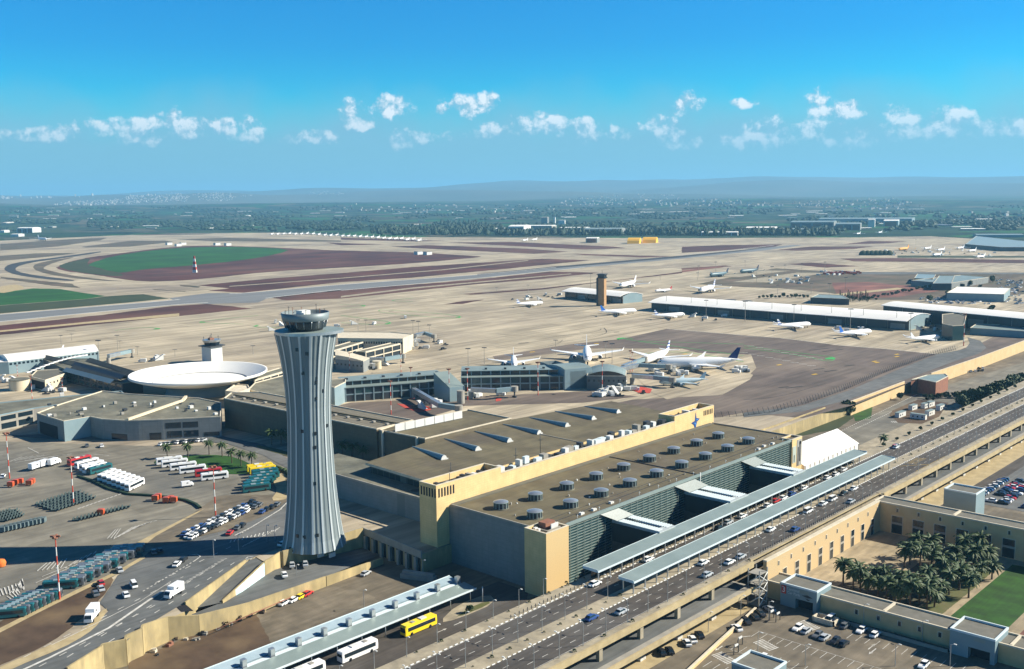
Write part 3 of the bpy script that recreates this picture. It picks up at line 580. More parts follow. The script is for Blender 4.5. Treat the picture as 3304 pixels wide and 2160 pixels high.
def land(px, py):
    """where the line of sight through a survey point meets the country"""
    d = _f+_R2*((px-CX)/FPX)-_U2*((py-CY)/FPX); k = math.hypot(d.x, d.y); d = d/k; r = 3000.0
    while r < 31000:
        x, y, z = d.x*r, d.y*r, CAMH+d.z*r; h = country_h(x, y)
        if z <= h: return Vector((x, y, h))
        r *= 1.01
    return None
# ------------------------------------------------------------------ big control tower
TX, TY = -300.4, 215.6
ct = thing('control_tower', 'tall flaring grey control tower with ribbed metal shaft and round glazed cab', 'control tower', (TX, TY, 0))
prof = [(11.6,0),(10.6,4),(9.9,9),(9.2,15),(8.6,22),(8.15,30),(7.85,38),(7.65,46),(7.7,52),(8.0,58),(8.5,64),(9.2,69.5),(10.1,74.5),(10.9,78.2)]
n = 180; vs = []; fs = []; ms = []
for j, (r, z) in enumerate(prof):
    for i in range(n):
        a = 2*PI*i/n; k = i % 10
        rr = r*(1.0+.012*math.cos(2*a+.6))+(.30 if k < 3 else 0)+(.12 if k in (5, 6) else 0)
        tw = a+.0022*z
        vs.append((TX+rr*math.cos(tw), TY+rr*math.sin(tw), z))
mb = MB(); mb.v = vs
for j in range(len(prof)-1):
    for i in range(n):
        mb.f.append([j*n+i, j*n+(i+1) % n, (j+1)*n+(i+1) % n, (j+1)*n+i]); mb.m.append(1 if i % 10 < 2 else 0); mb.sm.append(False)
part(mb, 'shaft', [M['tower'], M['towerl']], ct)
# cantilever plate under the cab, longer towards the apron side
mb = MB(); ring = []
for i in range(48):
    a = 2*PI*i/48; rr = 11.0+(2.4*max(0, math.cos(a-R(52)))**3); ring.append((TX+rr*math.cos(a), TY+rr*math.sin(a)))
mb.prism(ring, 78.2, 79.2, 0, 1, bot=True); part(mb, 'gallery_plate', [M['steel'], M['tealroof']], ct)
mb = MB(); mb.lathe([(6.0,79.2),(6.3,80.0),(6.6,80.2)], (TX,TY,0), 36); part(mb, 'cab_base', M['darkm'], ct)
cg = MB(); cg.lathe([(7.1,80.2),(7.9,82.8)], (TX,TY,0), 36); gl = part(cg, 'cab_glass', M['glass'], ct)
mb = MB()
for i in range(18): a = 2*PI*i/18; mb.tube((TX+7.15*math.cos(a), TY+7.15*math.sin(a), 80.2), (TX+7.97*math.cos(a), TY+7.97*math.sin(a), 82.8), .09, 4)
part(mb, 'mullion', M['steel'], gl)
mb = MB(); mb.lathe([(7.95,82.8),(8.2,83.1),(8.5,85.6),(8.3,85.6),(8.2,84.6),(0,84.6)], (TX,TY,0), 40); part(mb, 'cab_parapet', M['tower'], ct)
mb = MB(); mb.box((TX-2.6,TY-2,84.6),(TX+1,TY+1.6,86.2)); mb.box((TX+1.4,TY-3,84.6),(TX+3.4,TY-1,85.7)); mb.cyl((TX-3.5,TY+2.5,84.6),.9,1.2,10); part(mb, 'roof_plant', M['whitem'], ct)
for i, (a, h) in enumerate([(.2,2.6),(1.1,2.0),(1.9,3.2),(2.7,2.2),(3.5,2.8),(4.3,2.0),(5.0,3.4),(5.7,2.4)]):
    mb = MB(); x = TX+6.9*math.cos(a); y = TY+6.9*math.sin(a); mb.tube((x,y,84.6),(x,y,84.6+h),.09,5); mb.tube((x-.7,y,84.3+h),(x+.7,y,84.3+h),.05,4); part(mb, 'antenna', M['brick'] if i % 3 == 0 else M['darkm'], ct)
def pr_at(a, z):
    for (r0, z0), (r1, z1_) in zip(prof, prof[1:]):
        if z0 <= z <= z1_: return r0+(r1-r0)*(z-z0)/(z1_-z0)+.34
for a, z in ((-.62,72),(-.95,73.5),(-.8,65),(-.25,61.5),(-.25,55.5),(.1,58),(-.38,43),(-.42,38),(.28,45),(-.95,44),(-.5,6.5),(-.95,6),(-1.2,6.2),(-.2,63),(-.5,25)):
    r = pr_at(a, z); t = Vector((-math.sin(a), math.cos(a), 0)); c = Vector((TX+r*math.cos(a), TY+r*math.sin(a), z)); u = Vector((0,0,1)); nn = Vector((math.cos(a), math.sin(a), 0))
    mb = MB(); w2, h2 = .5, .6; q = [c-t*w2-u*h2, c+t*w2-u*h2, c+t*w2+u*h2, c-t*w2+u*h2]; q2 = [v-nn*.5 for v in q]
    mb.add(q+q2, [(0,1,2,3),(1,0,4,5),(2,1,5,6),(3,2,6,7),(0,3,7,4)]); part(mb, 'window', M['glass'], ct)
# ------------------------------------------------------------------ departures hall
X0, X1, Y0, Y1, ZR = -245.0, -200.8, 231.6, 397.0, 21.9
hall = thing('terminal_hall', 'huge brown-roofed departures hall with round rooflights, louvred glass front and cream stone corner', 'terminal', ((X0+X1)/2, (Y0+Y1)/2, ZL))
mb = MB()
mb.box((X0, Y0, ZL), (X1-.6, Y1, ZR-.2), 0); part(mb, 'wall', [M['greyw']], hall)
mb = MB(); mb.box((X0, Y0+.3, ZR-.19), (X1-.9, Y1-.3, ZR), 0)
for a, b in (((X0+.9,Y0),(X1,Y0+.45)), ((X1-.45,Y0+.46),(X1,Y1)), ((X0+.9,Y1-.45),(X1-.46,Y1))): mb.box((*a, ZR-.3), (*b, ZR+.55), 1)
part(mb, 'roof', [M['roofb'], M['conc']], hall)
mb = MB(); mb.box((X0+.02, Y0+1, ZR+.02), (X0+2.2, Y1-1, ZR+.35), 0); part(mb, 'roof_gutter', M['roofpark'], hall)
mb = MB(); mb.box((X0+1, 318.2, ZR+.01), (X1-1, 318.5, ZR+.3)); part(mb, 'expansion_joint', M['darkm'], hall)
mb = MB(); mb.box((-206.4, 241, ZR+.01), (-206.2, 316, ZR+.12)); mb.box((-206.4, 320, ZR+.01), (-206.2, 392, ZR+.12)); mb.box((-209.3, 241, ZR+.01), (-209.15, 392, ZR+.1)); part(mb, 'roof_seam', M['darkm'], hall)
random.seed(3)
dr = [(-229.2,240.6)]+[(-227,255.6+i*16.9) for i in range(8)]+[(-213.9,240.4)]+[(-212.3,256.8+i*16.7) for i in range(8)]
for i, (x, y) in enumerate(dr):
    mb = MB(); mb.cyl((x,y,ZR), 2.75, .25, 24, 2); mb.cyl((x,y,ZR+.25), 2.3, 1.9, 24, 0, cap=False)
    for k in range(12):
        a = 2*PI*k/12; mb.obox((x+2.36*math.cos(a), y+2.36*math.sin(a), ZR+.25), (math.cos(a), math.sin(a)), .3, .25, 1.9, 1)
    mb.cyl((x,y,ZR+2.15), 2.62, .18, 24, 1); mb.lathe([(2.5,2.33),(1.8,2.62),(.9,2.78),(.02,2.83)], (x,y,ZR), 24, 3)
    dl = part(mb, 'rooflight', [M['darkm'], M['tealroof'], M['roofg'], M['steel']], hall)
for i in range(46):
    x = random.uniform(X0+5, X1-3); y = random.uniform(Y0+4, Y1-4)
    mb = MB(); s = random.uniform(.25,.5); mb.box((x,y,ZR),(x+s,y+s,ZR+random.uniform(.3,.8))); part(mb, 'roof_vent', M['conc'] if i % 3 else M['whitem'], hall)
for (x, y) in ((-205,252),(-204.6,258),(-205,268),(-204.3,366),(-205.2,372),(-204.5,378)):
    mb = MB(); mb.box((x,y,ZR),(x+1.1,y+.9,ZR+.8)); mb.box((x+.2,y+1.2,ZR),(x+1.0,y+1.9,ZR+.6)); part(mb, 'roof_unit', M['whitem'], hall)
# louvred glass front
mb = MB(); mb.box((X1-.6, 240.4, ZL), (X1-.35, 388.6, ZR-.3), 0); gf = part(mb, 'glass_front', M['tglass'], hall)
mb = MB(); z = ZL+1.2
while z < ZR-.8: mb.box((X1-.34, 240.5, z), (X1+.05, 388.4, z+.10), 0); z += .92
part(mb, 'louvre', [M['louvre']], gf)
mb = MB(); y = 242.5
while y < 388: mb.box((X1+.121, y, ZL+1), (X1+.22, y+.14, ZR-.4), 0); y += 3.6
part(mb, 'mullion', M['louvre'], gf)
mb = MB(); mb.box((X1-.2, 240.4, ZR-.3), (X1+.35, 388.6, ZR+.75)); part(mb, 'coping', M['tealroof'], hall)
for i in range(13):
    y = 247+i*11.3; mb = MB(); mb.tube((X1-.6,y,ZR+.5),(X1-.6,y,ZR+1.5),.07,5); mb.lathe([(.02,-.28),(.28,0),(.02,.28)],(X1-.6,y,ZR+1.7),8); part(mb, 'globe_lamp', M['whitem'], hall)
for y in (288.5,): mb = MB(); mb.tube((X1+.3,318,13),(X1+.3,318,ZR+1.2),.22,6); part(mb, 'flue', M['whitem'], hall)
# end blocks of stone
def hollow(mb, x0, y0, x1, y1, z0, z1, t=.6, dz=1.2, m=0, mc=1, mf=2):
    mb.box((x0,y0,z0),(x1,y1,z1-dz),m)
    for a, b in (((x0,y0),(x1,y0+t)), ((x0,y1-t),(x1,y1)), ((x0,y0+t),(x0+t,y1-t)), ((x1-t,y0+t),(x1,y1-t))):
        mb.box((*a, z1-dz+.003), (*b, z1-.15), m); mb.box((a[0]-.04*(a[0]==x0), a[1]-.04*(a[1]==y0), z1-.149), (b[0]+.04*(b[0]==x1), b[1]+.04*(b[1]==y1), z1), mc)
    mb.add([(x0+t,y0+t,z1-dz+.02),(x1-t,y0+t,z1-dz+.02),(x1-t,y1-t,z1-dz+.02),(x0+t,y1-t,z1-dz+.02)], [(0,1,2,3)], mf)
stm = [M['stone'], M['stonep'], M['roofpark']]
mb = MB(); hollow(mb, -207.6, 228.4, -198.6, 239.2, ZL, 22.9); ns = part(mb, 'stone_stair_block', stm, hall)
mb = MB(); mb.box((-206.2,233.5,21.7),(-203.2,238,23.9),0); mb.box((-205.5,230.2,21.7),(-204.6,231.4,22.9),1); mb.box((-204.2,230.4,21.7),(-203.4,231.3,22.8),1); mb.box((-202.2,234.6,21.7),(-201.8,238,23.6),1); part(mb, 'roof_plant', [M['brick'], M['whitem']], ns)
mb = MB(); hollow(mb, -205.4, 388.7, -200.2, 397.6, ZL, 22.6); part(mb, 'stone_end_block', stm, hall)
mb = MB()      # abstract double picture banner on the end block
mb.box((-200.17,389.2,12.2),(-200.05,392.2,19.3),0); mb.box((-200.17,393.0,10.2),(-200.05,397.2,21.6),1); mb.box((-200.04,393.6,10.3),(-200.0,394.4,18.5),2); mb.box((-200.04,395.0,12),(-200.0,396.0,19.8),2); mb.cyl((-200.05,395.5,19.7),.5,1.1,8,2); mb.box((-200.04,390.2,12.6),(-200.0,390.8,15.6),2)
part(mb, 'picture_banner', [mat('banner_a',(.42,.47,.40)), mat('banner_b',(.33,.32,.28)), M['black']], hall)
# blocks linking the front with the forecourt canopy, and glass strips above them
for (ya, yb) in ((264.0, 273.1), (307.4, 319.8), (353.8, 363.5)):
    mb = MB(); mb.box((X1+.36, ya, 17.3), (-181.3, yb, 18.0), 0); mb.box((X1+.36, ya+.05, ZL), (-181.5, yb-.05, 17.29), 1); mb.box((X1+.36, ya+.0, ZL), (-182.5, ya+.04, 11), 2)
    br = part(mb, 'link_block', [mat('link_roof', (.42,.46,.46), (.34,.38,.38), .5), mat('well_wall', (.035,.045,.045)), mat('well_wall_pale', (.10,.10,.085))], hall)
    mb = MB(); mb.box((-198.5, (ya+yb)/2-.55, 18.01), (-184, (ya+yb)/2+.55, 18.25), 0); part(mb, 'rooflight_strip', M['glass'], br)
    mb = MB(); k = 0
    while X1+.8+k*.95 < -182:
        x = X1+.8+k*.95; mb.box((x, ya+.2, 18.005), (x+.4, (ya+yb)/2-1.1, 18.2), 0); mb.box((x, (ya+yb)/2+1.1, 18.005), (x+.4, yb-.2, 18.2), 0); k += 1
    mb.box((X1+.5, ya, 18.0), (-181.3, ya+.18, 18.3)); part(mb, 'roof_rib', M['paneledge'], br)
    mb = MB(); mb.add([(X1+.15, ya-6, 21.4), (X1+.4, yb-5.5, 21.4), (X1+2.6, yb, 18.3), (X1+2.6, ya, 18.3)], [(0,1,2,3)]); part(mb, 'glass_strip', mat('strip_glazing', (.10,.14,.13), (.06,.09,.085), 1.5, rough=.4), hall)
# ------------------------------------------------------------------ tall stone slab wall
slab = thing('stone_slab_building', 'long narrow cream stone slab building rising behind the hall roof with a blue star emblem', 'slab building', (-249.2, 312, ZL))
mb = MB(); mb.box((-253.4, 257.5, ZL), (-245.03, 367.5, 26.2), 0); mb.box((-245.6,257.5,26.2),(-245.03,367.5,27.6),0); mb.box((-245.75,257.5,27.601),(-244.9,367.5,27.8),1)
mb.box((-253.4,257.5,26.2),(-253.0,367.5,27.0),0); mb.add([(-253,257.6,26.22),(-245.6,257.6,26.22),(-245.6,367.4,26.22),(-253,367.4,26.22)],[(0,1,2,3)],2)
hollow(mb, -253.4, 225.9, -245.0, 257.49, ZL, 30.0, dz=2.2); hollow(mb, -253.4, 367.51, -245.0, 399.4, ZL, 30.0, dz=2.6)
part(mb, 'stone_wall', stm, slab)
mb = MB()
for i in range(6): mb = MB(); mb.box((-244.99, 226.9+i*1.35, 25.6), (-244.9, 227.5+i*1.35, 28.6), 0); part(mb, 'vent_slot', M['black'], slab)
for i in range(6): mb = MB(); mb.box((-252.6+i*1.35, 225.8, 25.6), (-252.0+i*1.35, 225.89, 28.6), 0); part(mb, 'vent_slot', M['black'], slab)
for i in range(6): mb = MB(); mb.box((-244.99, 390.8+i*1.35, 26.4), (-244.9, 391.4+i*1.35, 28.6), 0); part(mb, 'vent_slot', M['black'], slab)

# star emblem: two facing curved birds forming a star
mb = MB()
def em(pts, m, dx): 
    cy_, cz_ = 384.2, 25.0; mb.add([(-244.93+dx, cy_+y*1.18, cz_+z*1.18) for y, z in pts], [tuple(range(len(pts)))], m)
em([(0,3.6),(.55,1.2),(2.9,.55),(1.2,-.3),(.5,-.2),(-.5,.4)], 0, .02)
em([(-3.0,-.2),(-1.3,-1.2),(.05,-3.8),(.5,-1.5),(.9,-.5),(-.3,.3)], 0, .03)
em([(.4,.9),(1.9,.4),(.6,.1)], 1, .05); em([(-1.4,-.5),(-.2,-1.1),(.1,-2.3),(.35,-.6)], 1, .05)
part(mb, 'emblem', [mat('emblem_navy',(.02,.06,.20)), mat('emblem_blue',(.05,.22,.55))], slab)
random.seed(5)
for i in range(26):
    y = 260+i*4.1; x = random.uniform(-251.5,-248.5); s = random.uniform(1,3.4); mb = MB(); mb.box((x-random.uniform(.8,1.6),y,26.25),(x+random.uniform(.5,1.6),y+s,26.9+random.uniform(.3,2.2)))
    part(mb, 'roof_plant', random.choice([M['whitem'],M['paneledge'],M['darkm'],M['conc']]), slab)
for i in range(9):
    y = 230+i*2.6; mb = MB(); mb.box((-251+random.uniform(-1,1),y,27.83),(-249+random.uniform(0,1.5),y+1.3,28.4+random.uniform(0,.8))); part(mb, 'roof_plant', random.choice([M['whitem'],M['darkm'],M['conc']]), slab)
for i in range(10):
    y = 370+i*2.6; mb = MB(); mb.box((-251+random.uniform(-1,1),y,27.43),(-249+random.uniform(0,1.5),y+1.3,28+random.uniform(0,1.4))); part(mb, 'roof_plant', random.choice([M['whitem'],M['darkm'],M['darkm']]), slab)
mb = MB(); x, y = pt(1441,1556,30)[:2]; mb.tube((-249,236,27),(-249,236,31.5),.12,5); part(mb, 'mast', M['darkm'], slab)
# ------------------------------------------------------------------ north roof (check-in halls beyond the slab)
nb = thing('north_terminal_block', 'broad brown-roofed terminal block with eight slanting skylights beyond the stone slab wall', 'terminal', (-290, 330, ZL))
ZN = 21.9
tip = pt(1179,1493,ZN); r2 = pt(1370,1430,ZN); r3 = pt(1631,1358,ZN); r4 = pt(1973,1295,ZN)
rf = [(tip.x,tip.y),(r2.x,r2.y),(r3.x,r3.y),(r4.x,r4.y),(-256.5,403),(-253.6,391),(-253.6,252),(-262.0,246.5)]
mb = MB(); mb.prism(rf, ZN-1.0, ZN, 1, 0, bot=True); part(mb, 'roof', [M['roofb'], M['stonep']], nb)
cx_ = sum(p[0] for p in rf)/8; cy_ = sum(p[1] for p in rf)/8
mb = MB(); mb.prism([(cx_+(p[0]-cx_)*.965, cy_+(p[1]-cy_)*.975) for p in rf], ZL, ZN-1.0, 0, cap=False); part(mb, 'glazed_wall', grid_mat('teal_glazing', (.03,.05,.05), (.10,.13,.12), 4, 4, 3, .25, rough=.2), nb)
for i in range(7):
    y = 275+i*18.6 if i else 275.6
    xe, ye, xs, ys = -316.5, 279+i*18.5, -290.8, 272.9+i*19.2
    if i == 6: xe = -313
    d = Vector((xs-xe, ys-ye, 0)); L_ = d.length; d.normalize(); nn = Vector((-d.y, d.x, 0)); mb = MB()
    for k in range(7):
        a0, a1 = PI*k/7, PI*(k+1)/7
        def pq(t, a): w_ = .35+.95*t; p = Vector((xe, ye, 0))+d*L_*t; return (p.x+nn.x*w_*math.cos(a), p.y+nn.y*w_*math.cos(a), ZN+.02+(.2+1.2*t)*math.sin(a)*1.3)
        mb.add([pq(0,a0),pq(1,a0),pq(1,a1),pq(0,a1)], [(0,1,2,3)], 0, True)
        mb.add([pq(1,a0),pq(1,a1),(xs,ys,ZN+.02)], [(0,1,2)], 1)
    part(mb, 'skylight', [M['bluegrey'], M['whitem']], nb)
    mb = MB(); mb.obox((xs+d.x*.25, ys+d.y*.25, ZN), d, .3, 3.2, .5); part(mb, 'skylight_kerb', M['whitem'], nb)
mb = MB(); mb.obox(((-291-253.8)/2, 330, ZN), (1, -.02), 36, .4, .25); part(mb, 'roof_joint', M['conc'], nb)
for (x, y) in ((-262,249),(-258.5,280),(-268,305)): mb = MB(); mb.tube((x,y,ZN),(x,y,ZN+8.5),.13,5); mb.obox((x,y,ZN+5.5),(1,1),1.6,.12,.12); mb.obox((x,y,ZN+7),(1,-1),1.3,.1,.1); part(mb, 'antenna_mast', M['darkm'], nb)
# low wing between tower and slab
lw = thing('low_wing', 'lower grey-walled wing joining the control tower side to the stone slab', 'terminal wing', (-290, 245, 0))
mb = MB(); mb.prism([(-345,239.6),(-253.5,241.0),(-253.5,262),(-345,262)], ZL, 17.6, 0, 1); mb.box((-345,239.3,17.6),(-253.6,239.8,18.3),2); part(mb, 'wall', [M['greyw'], M['roofg'], M['conc']], lw)
mb = MB(); mb.cyl((-278,246,17.62),1.8,.05,14); part(mb, 'roof_stain', M['soilgrey'], lw)
mb = MB(); mb.box((-262,247,17.6),(-254,252,20.5),0); mb.box((-330,242,17.6),(-326,245,19),0); part(mb, 'roof_plant', M['conc'], lw)
# bridge slabs of the access roads in front of the low wing
bb = thing('road_bridge', 'concrete road bridge with solid parapets passing the foot of the big control tower', 'bridge', (-290, 228, 0))
a1 = pt(1170,1712,0); a2 = pt(1360,1790,0); a3 = pt(1035,1755,0)
mb = MB()
for a, b in ((a3,a1),(a1,a2)):
    d = (b-a); d.normalize(); nn = Vector((-d.y,d.x,0)); 
    if nn.y < 0: nn = -nn
    q = [a-nn*.3, b-nn*.3, b+nn*.3, a+nn*.3]; mb.prism([(p.x,p.y) for p in q], -1.4, 1.3, 0)
part(mb, 'parapet', M['conc'], bb)
for k in range(7):
    t = (k+.5)/7; c = a1.lerp(a2, t); mb = MB(); mb.box((c.x-.6,c.y-1.2,ZL),(c.x+.6,c.y-.1,-1.4)); part(mb, 'column', M['conc'], bb)
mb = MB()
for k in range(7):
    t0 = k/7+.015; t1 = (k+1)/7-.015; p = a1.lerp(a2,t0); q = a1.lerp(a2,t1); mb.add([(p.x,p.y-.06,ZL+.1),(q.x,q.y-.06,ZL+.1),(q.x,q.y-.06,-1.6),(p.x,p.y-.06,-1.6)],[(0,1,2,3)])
part(mb, 'underpass_shade_panel', M['black'], bb)  # flat black panels paint the shade of the void below the bridge
# entrance canopy at the hall's lower corner
zs = -3.2; ea = pt(1737,1872,zs); eb = pt(1619,1852,zs); L_ = (eb-ea).length
ec = thing('entrance_shelter', 'small flat-roofed entrance shelter in shade at the foot of the stone corner block', 'shelter', (ea.x, ea.y, ZL))
mb = MB(); mb.box((ea.x-13,ea.y,zs-.5),(ea.x,ea.y+9,zs),0); mb.box((ea.x-8,ea.y+3,zs+.01),(ea.x-3,ea.y+8.5,zs+.8),0); part(mb, 'roof', M['bluegrey'], ec)
for x in (-12.6,-6.5,-.6):
    mb = MB(); mb.box((ea.x+x,ea.y+.2,ZL),(ea.x+x+.35,ea.y+.6,zs-.5)); part(mb, 'post', M['bluegrey'], ec)
mb = MB(); mb.box((ea.x-12,ea.y+5,ZL),(ea.x-.5,ea.y+5.3,zs-.5)); part(mb, 'glass_wall', M['glass'], ec)
pl = thing('planter_wall', 'low ridge-topped concrete planter at the foot of the stone slab tower', 'planter', (-253, 216, ZL))
mb = MB(); q = pt(1325,1865,ZL); mb.obox((q.x+3,q.y+1,ZL),(1,.4),13,3,1.6); mb.obox((q.x+3,q.y+1,ZL+1.6),(1,.4),12,1.6,1.0); part(mb, 'kerb', M['conc'], pl)
# ------------------------------------------------------------------ white marquee next to the hall
te = thing('white_marquee', 'large white gable-roofed marquee standing against the end of the departures hall', 'marquee', (-206, 430, ZD))
mb = MB(); xe0, xe1, xr = -199.5, -221.5, -210.5; ya, yb = 399.5, 453.5; ze, zr = 9.0, 14.5
mb.add([(xe0,ya,ze),(xe0,yb,ze),(xr,yb,zr),(xr,ya,zr)],[(0,1,2,3)]); mb.add([(xe1,ya,ze),(xe1,yb,ze),(xr,yb,zr),(xr,ya,zr)],[(3,2,1,0)]); mb.add([(xe0,yb,ze),(xe1,yb,ze),(xr,yb,zr)],[(0,1,2)]); mb.add([(xe0,ya,ze),(xe1,ya,ze),(xr,ya,zr)],[(2,1,0)]); part(mb, 'roof', M['white2'], te)
mb = MB(); mb.box((xe1+.2,ya+.1,ZL),(xe0-.2,yb-.1,ze-.02)); part(mb, 'side_wall', M['white2'], te)
for i in range(13): y = ya+.6+i*4.4; mb = MB(); mb.box((xe0-.15,y,ZD),(xe0-.02,y+.18,ze)); part(mb, 'frame_post', M['conc'], te)
for y in (405,418,430.5,443): mb = MB(); mb.box((xe0-.16,y,ZD),(xe0-.05,y+.7,7.2)); mb.box((xe0-.16,y+1.1,ZD),(xe0-.05,y+1.8,7.2)); part(mb, 'door', M['black'], te)
KH = 1.0725     # the terminal stands further back and lower than the deck in front of it
for o in (hall, slab, nb, lw, te):
    l = o.location; o.location = (l.x*KH, l.y*KH, CAMH+(l.z-CAMH)*KH); o.scale = (KH, KH, KH)
# ------------------------------------------------------------------ forecourt canopies
def canopy(nm, lab, x0, x1, y0, y1, post_x, solid):
    t = thing(nm, lab, 'canopy', ((x0+x1)/2, (y0+y1)/2, ZD)); mb = MB()
    mb.add([(x0,y0,9.9),(x1,y0,9.4),(x1,y1,9.4),(x0,y1,9.9)],[(0,1,2,3)],0); mb.add([(x0,y0,9.6),(x1,y0,9.1),(x1,y1,9.1),(x0,y1,9.6)],[(3,2,1,0)],0)
    mb.box((x1,y0,8.9),(x1+.12,y1,9.5),1); mb.box((x0-.12,y0,9.5),(x0,y1,10.0),1); mb.box((x0,y0-.12,9.0),(x1,y0-.01,9.9),1); mb.box((x0,y1+.01,9.0),(x1,y1+.12,9.9),1)
    part(mb, 'roof', [M['tealroof'], M['paneledge']], t); y = y0+1.2; k = 0
    while y < y1:
        for px_ in post_x: mb = MB(); mb.box((px_-.17,y-.17,ZD),(px_+.17,y+.17,9.3)); part(mb, 'post', M['steel'], t)
        y += 6.1
    if solid: mb = MB(); mb.box((x0+.8,y0+3,ZD),(x0+1.0,y1-3,8.6)); part(mb, 'glass_screen', M['glass'], t)
    return t
canopy('kerb_canopy', 'long flat metal canopy along the pavement directly before the departures hall', -195.0, -189.0, 241.8, 438, (-189.8,), True)
canopy('island_canopy', 'long flat metal canopy standing on the traffic island between the two upper carriageways', -181.0, -175.3, 241.8, 436, (-176.3,-180.2), False)
# ------------------------------------------------------------------ viaduct
va = thing('viaduct', 'two-level elevated road viaduct with slab decks on tall concrete piers', 'viaduct', (-170, 300, ZL))
mb = MB(); mb.box((-196.6,80,ZD-1.5),(-163.0,292,ZD-.02),0); mb.box((-195.0,292,ZD-1.5),(-163.6,393,ZD-.02),0); mb.box((-198.5,393,ZD-1.5),(-162.8,900,ZD-.02),0); part(mb, 'upper_deck', M['pave'], va)
mb = MB(); mb.box((-163.0,80,ZD-1.6),(-162.4,291,ZD+.35),0); mb.box((-162.8,394,ZD-1.6),(-162.2,900,ZD+.35),0); mb.box((-163.8,291,ZD-.5),(-163.6,394,ZD+.4)); part(mb, 'edge_parapet', M['sand'], va)
mb = MB(); mb.box((-176,80,ZM-1.1),(-158.6,285,ZM),0); mb.box((-176,395,ZM-1.1),(-158.6,900,ZM),0); part(mb, 'lower_deck', M['conc'], va)
mb = MB(); mb.box((-158.6,80,ZM-1.2),(-158.1,285,ZM+.45)); mb.box((-158.6,395,ZM-1.2),(-158.1,900,ZM+.45)); part(mb, 'lower_parapet', M['sand'], va)
mb = MB(); mb.box((-195.9, 240, ZL), (-195.2, 438, ZD-.1)); part(mb, 'forecourt_wall', M['conc'], va)
mb = MB(); mb.box((-177,80,ZL),(-176,900,ZD-1.5)); mb.box((-196.6,80,ZL),(-196,240,ZD-1.5)); part(mb, 'back_wall', M['conc'], va)
ys = [y for y in range(96, 282, 19)]+[y for y in range(402, 880, 17)]
for y in ys: mb = MB(); mb.box((-164.3,y-.75,ZL),(-163.1,y+.75,ZD-1.5)); part(mb, 'pier', M['pave'], va)
for y in ys[:]: mb = MB(); mb.box((-164.6,y-1.3,ZL+.03),(-162.6,y+1.3,ZL+.9)); part(mb, 'pier_base', M['whitew'], va)
def rd(nm, m, x0, x1, y0, y1, z): return sheet(nm, [(x0,y0),(x1,y0),(x1,y1),(x0,y1)], m, z, world=True)
rd('upper_road', 'asphalt', -191.3, -181.3, 80, 900, ZD+.01); rd('upper_road', 'asphalt', -175.4, -165.6, 80, 900, ZD+.01)
rd('lower_road', 'asphaltg', -174, -161, 80, 284, ZM+.01); rd('lower_road', 'asphaltg', -174, -161, 396, 900, ZM+.01)
mb = MB(); mb.box((-181.2,80,ZD-.015),(-175.5,900,ZD+.14),0); mb.box((-196.5,80,ZD-.015),(-191.4,900,ZD+.14),0); mb.box((-165.5,80,ZD-.015),(-163.05,291,ZD+.14),0); mb.box((-165.5,394,ZD-.015),(-163.05,900,ZD+.14),0); tag(mb.build('road_pavement', [M['pave']], loc=(-180,300,ZD)), kind='structure')
mk = MB(); zz = ZD+.03
for x in (-188.0,-184.7,-172.2,-168.9): dashes(mk, (x,82), (x,760), 2.4, 3.4, .17, zz, 0)
for x in (-191.0,-165.9): strip(mk, [(x,82),(x,760)], .14, zz, 0)
for x, g_ in ((-191.35,0),(-175.45,0),):
    y = 82
    while y < 700: mk.box((x-.12,y,ZD+.02),(x+.12,y+1.1,ZD+.2),1); y += 2.0
y = 440
while y < 700: mk.box((-181.3,y,ZD+.02),(-181.1,y+1.1,ZD+.2),1); y += 2.0
for x, y in ((-186.4,207),(-186.4,226),(-189.6,210),(-189.6,229),(-170.5,228),(-170.5,219),(-167.3,222),(-184,221)): arrow(x, y, PI/2, zz, 3.5)
def arrow2(): pass
for i in range(6): strip(mk, [(-174.9,447+i*2.2),(-171,450+i*2.2)], .25, zz, 2)
strip(mk, [(-174.9,440),(-166,452)], .2, zz, 2); strip(mk, [(-166,436),(-166,470)], .2, zz, 2)
tag(mk.build('road_markings', [M['whitew'], M['white'], M['yellow']], loc=(-180,300,ZD)), kind='structure')
# ------------------------------------------------------------------ apron side buildings
def outward(A, B):
    d = (B-A); d.z = 0; d.normalize(); n = Vector((d.y, -d.x, 0))
    return d, (n if n.dot(Vector((-A.x, -A.y, 0))) > 0 else -n)
def winrow(parent, A, B, z0, z1, n, frac=.75, m='glass', off=.06, name='window', s0=0, s1=1):
    A = Vector((A[0], A[1], 0)); B = Vector((B[0], B[1], 0)); d, nn = outward(A, B); L_ = (B-A).length
    for i in range(n):
        t0 = s0+(s1-s0)*(i+(1-frac)/2)/n; t1 = s0+(s1-s0)*(i+(1+frac)/2)/n
        p = A+d*L_*t0+nn*off; q = A+d*L_*t1+nn*off; mb = MB()
        p2 = p-nn*off*2; q2 = q-nn*off*2
        mb.add([(p.x,p.y,z0),(q.x,q.y,z0),(q.x,q.y,z1),(p.x,p.y,z1),(p2.x,p2.y,z0),(q2.x,q2.y,z0),(q2.x,q2.y,z1),(p2.x,p2.y,z1)], [(0,1,2,3),(1,5,6,2),(4,0,3,7),(3,2,6,7),(0,4,5,1)])
        part(mb, name, M[m] if isinstance(m, str) else m, parent)
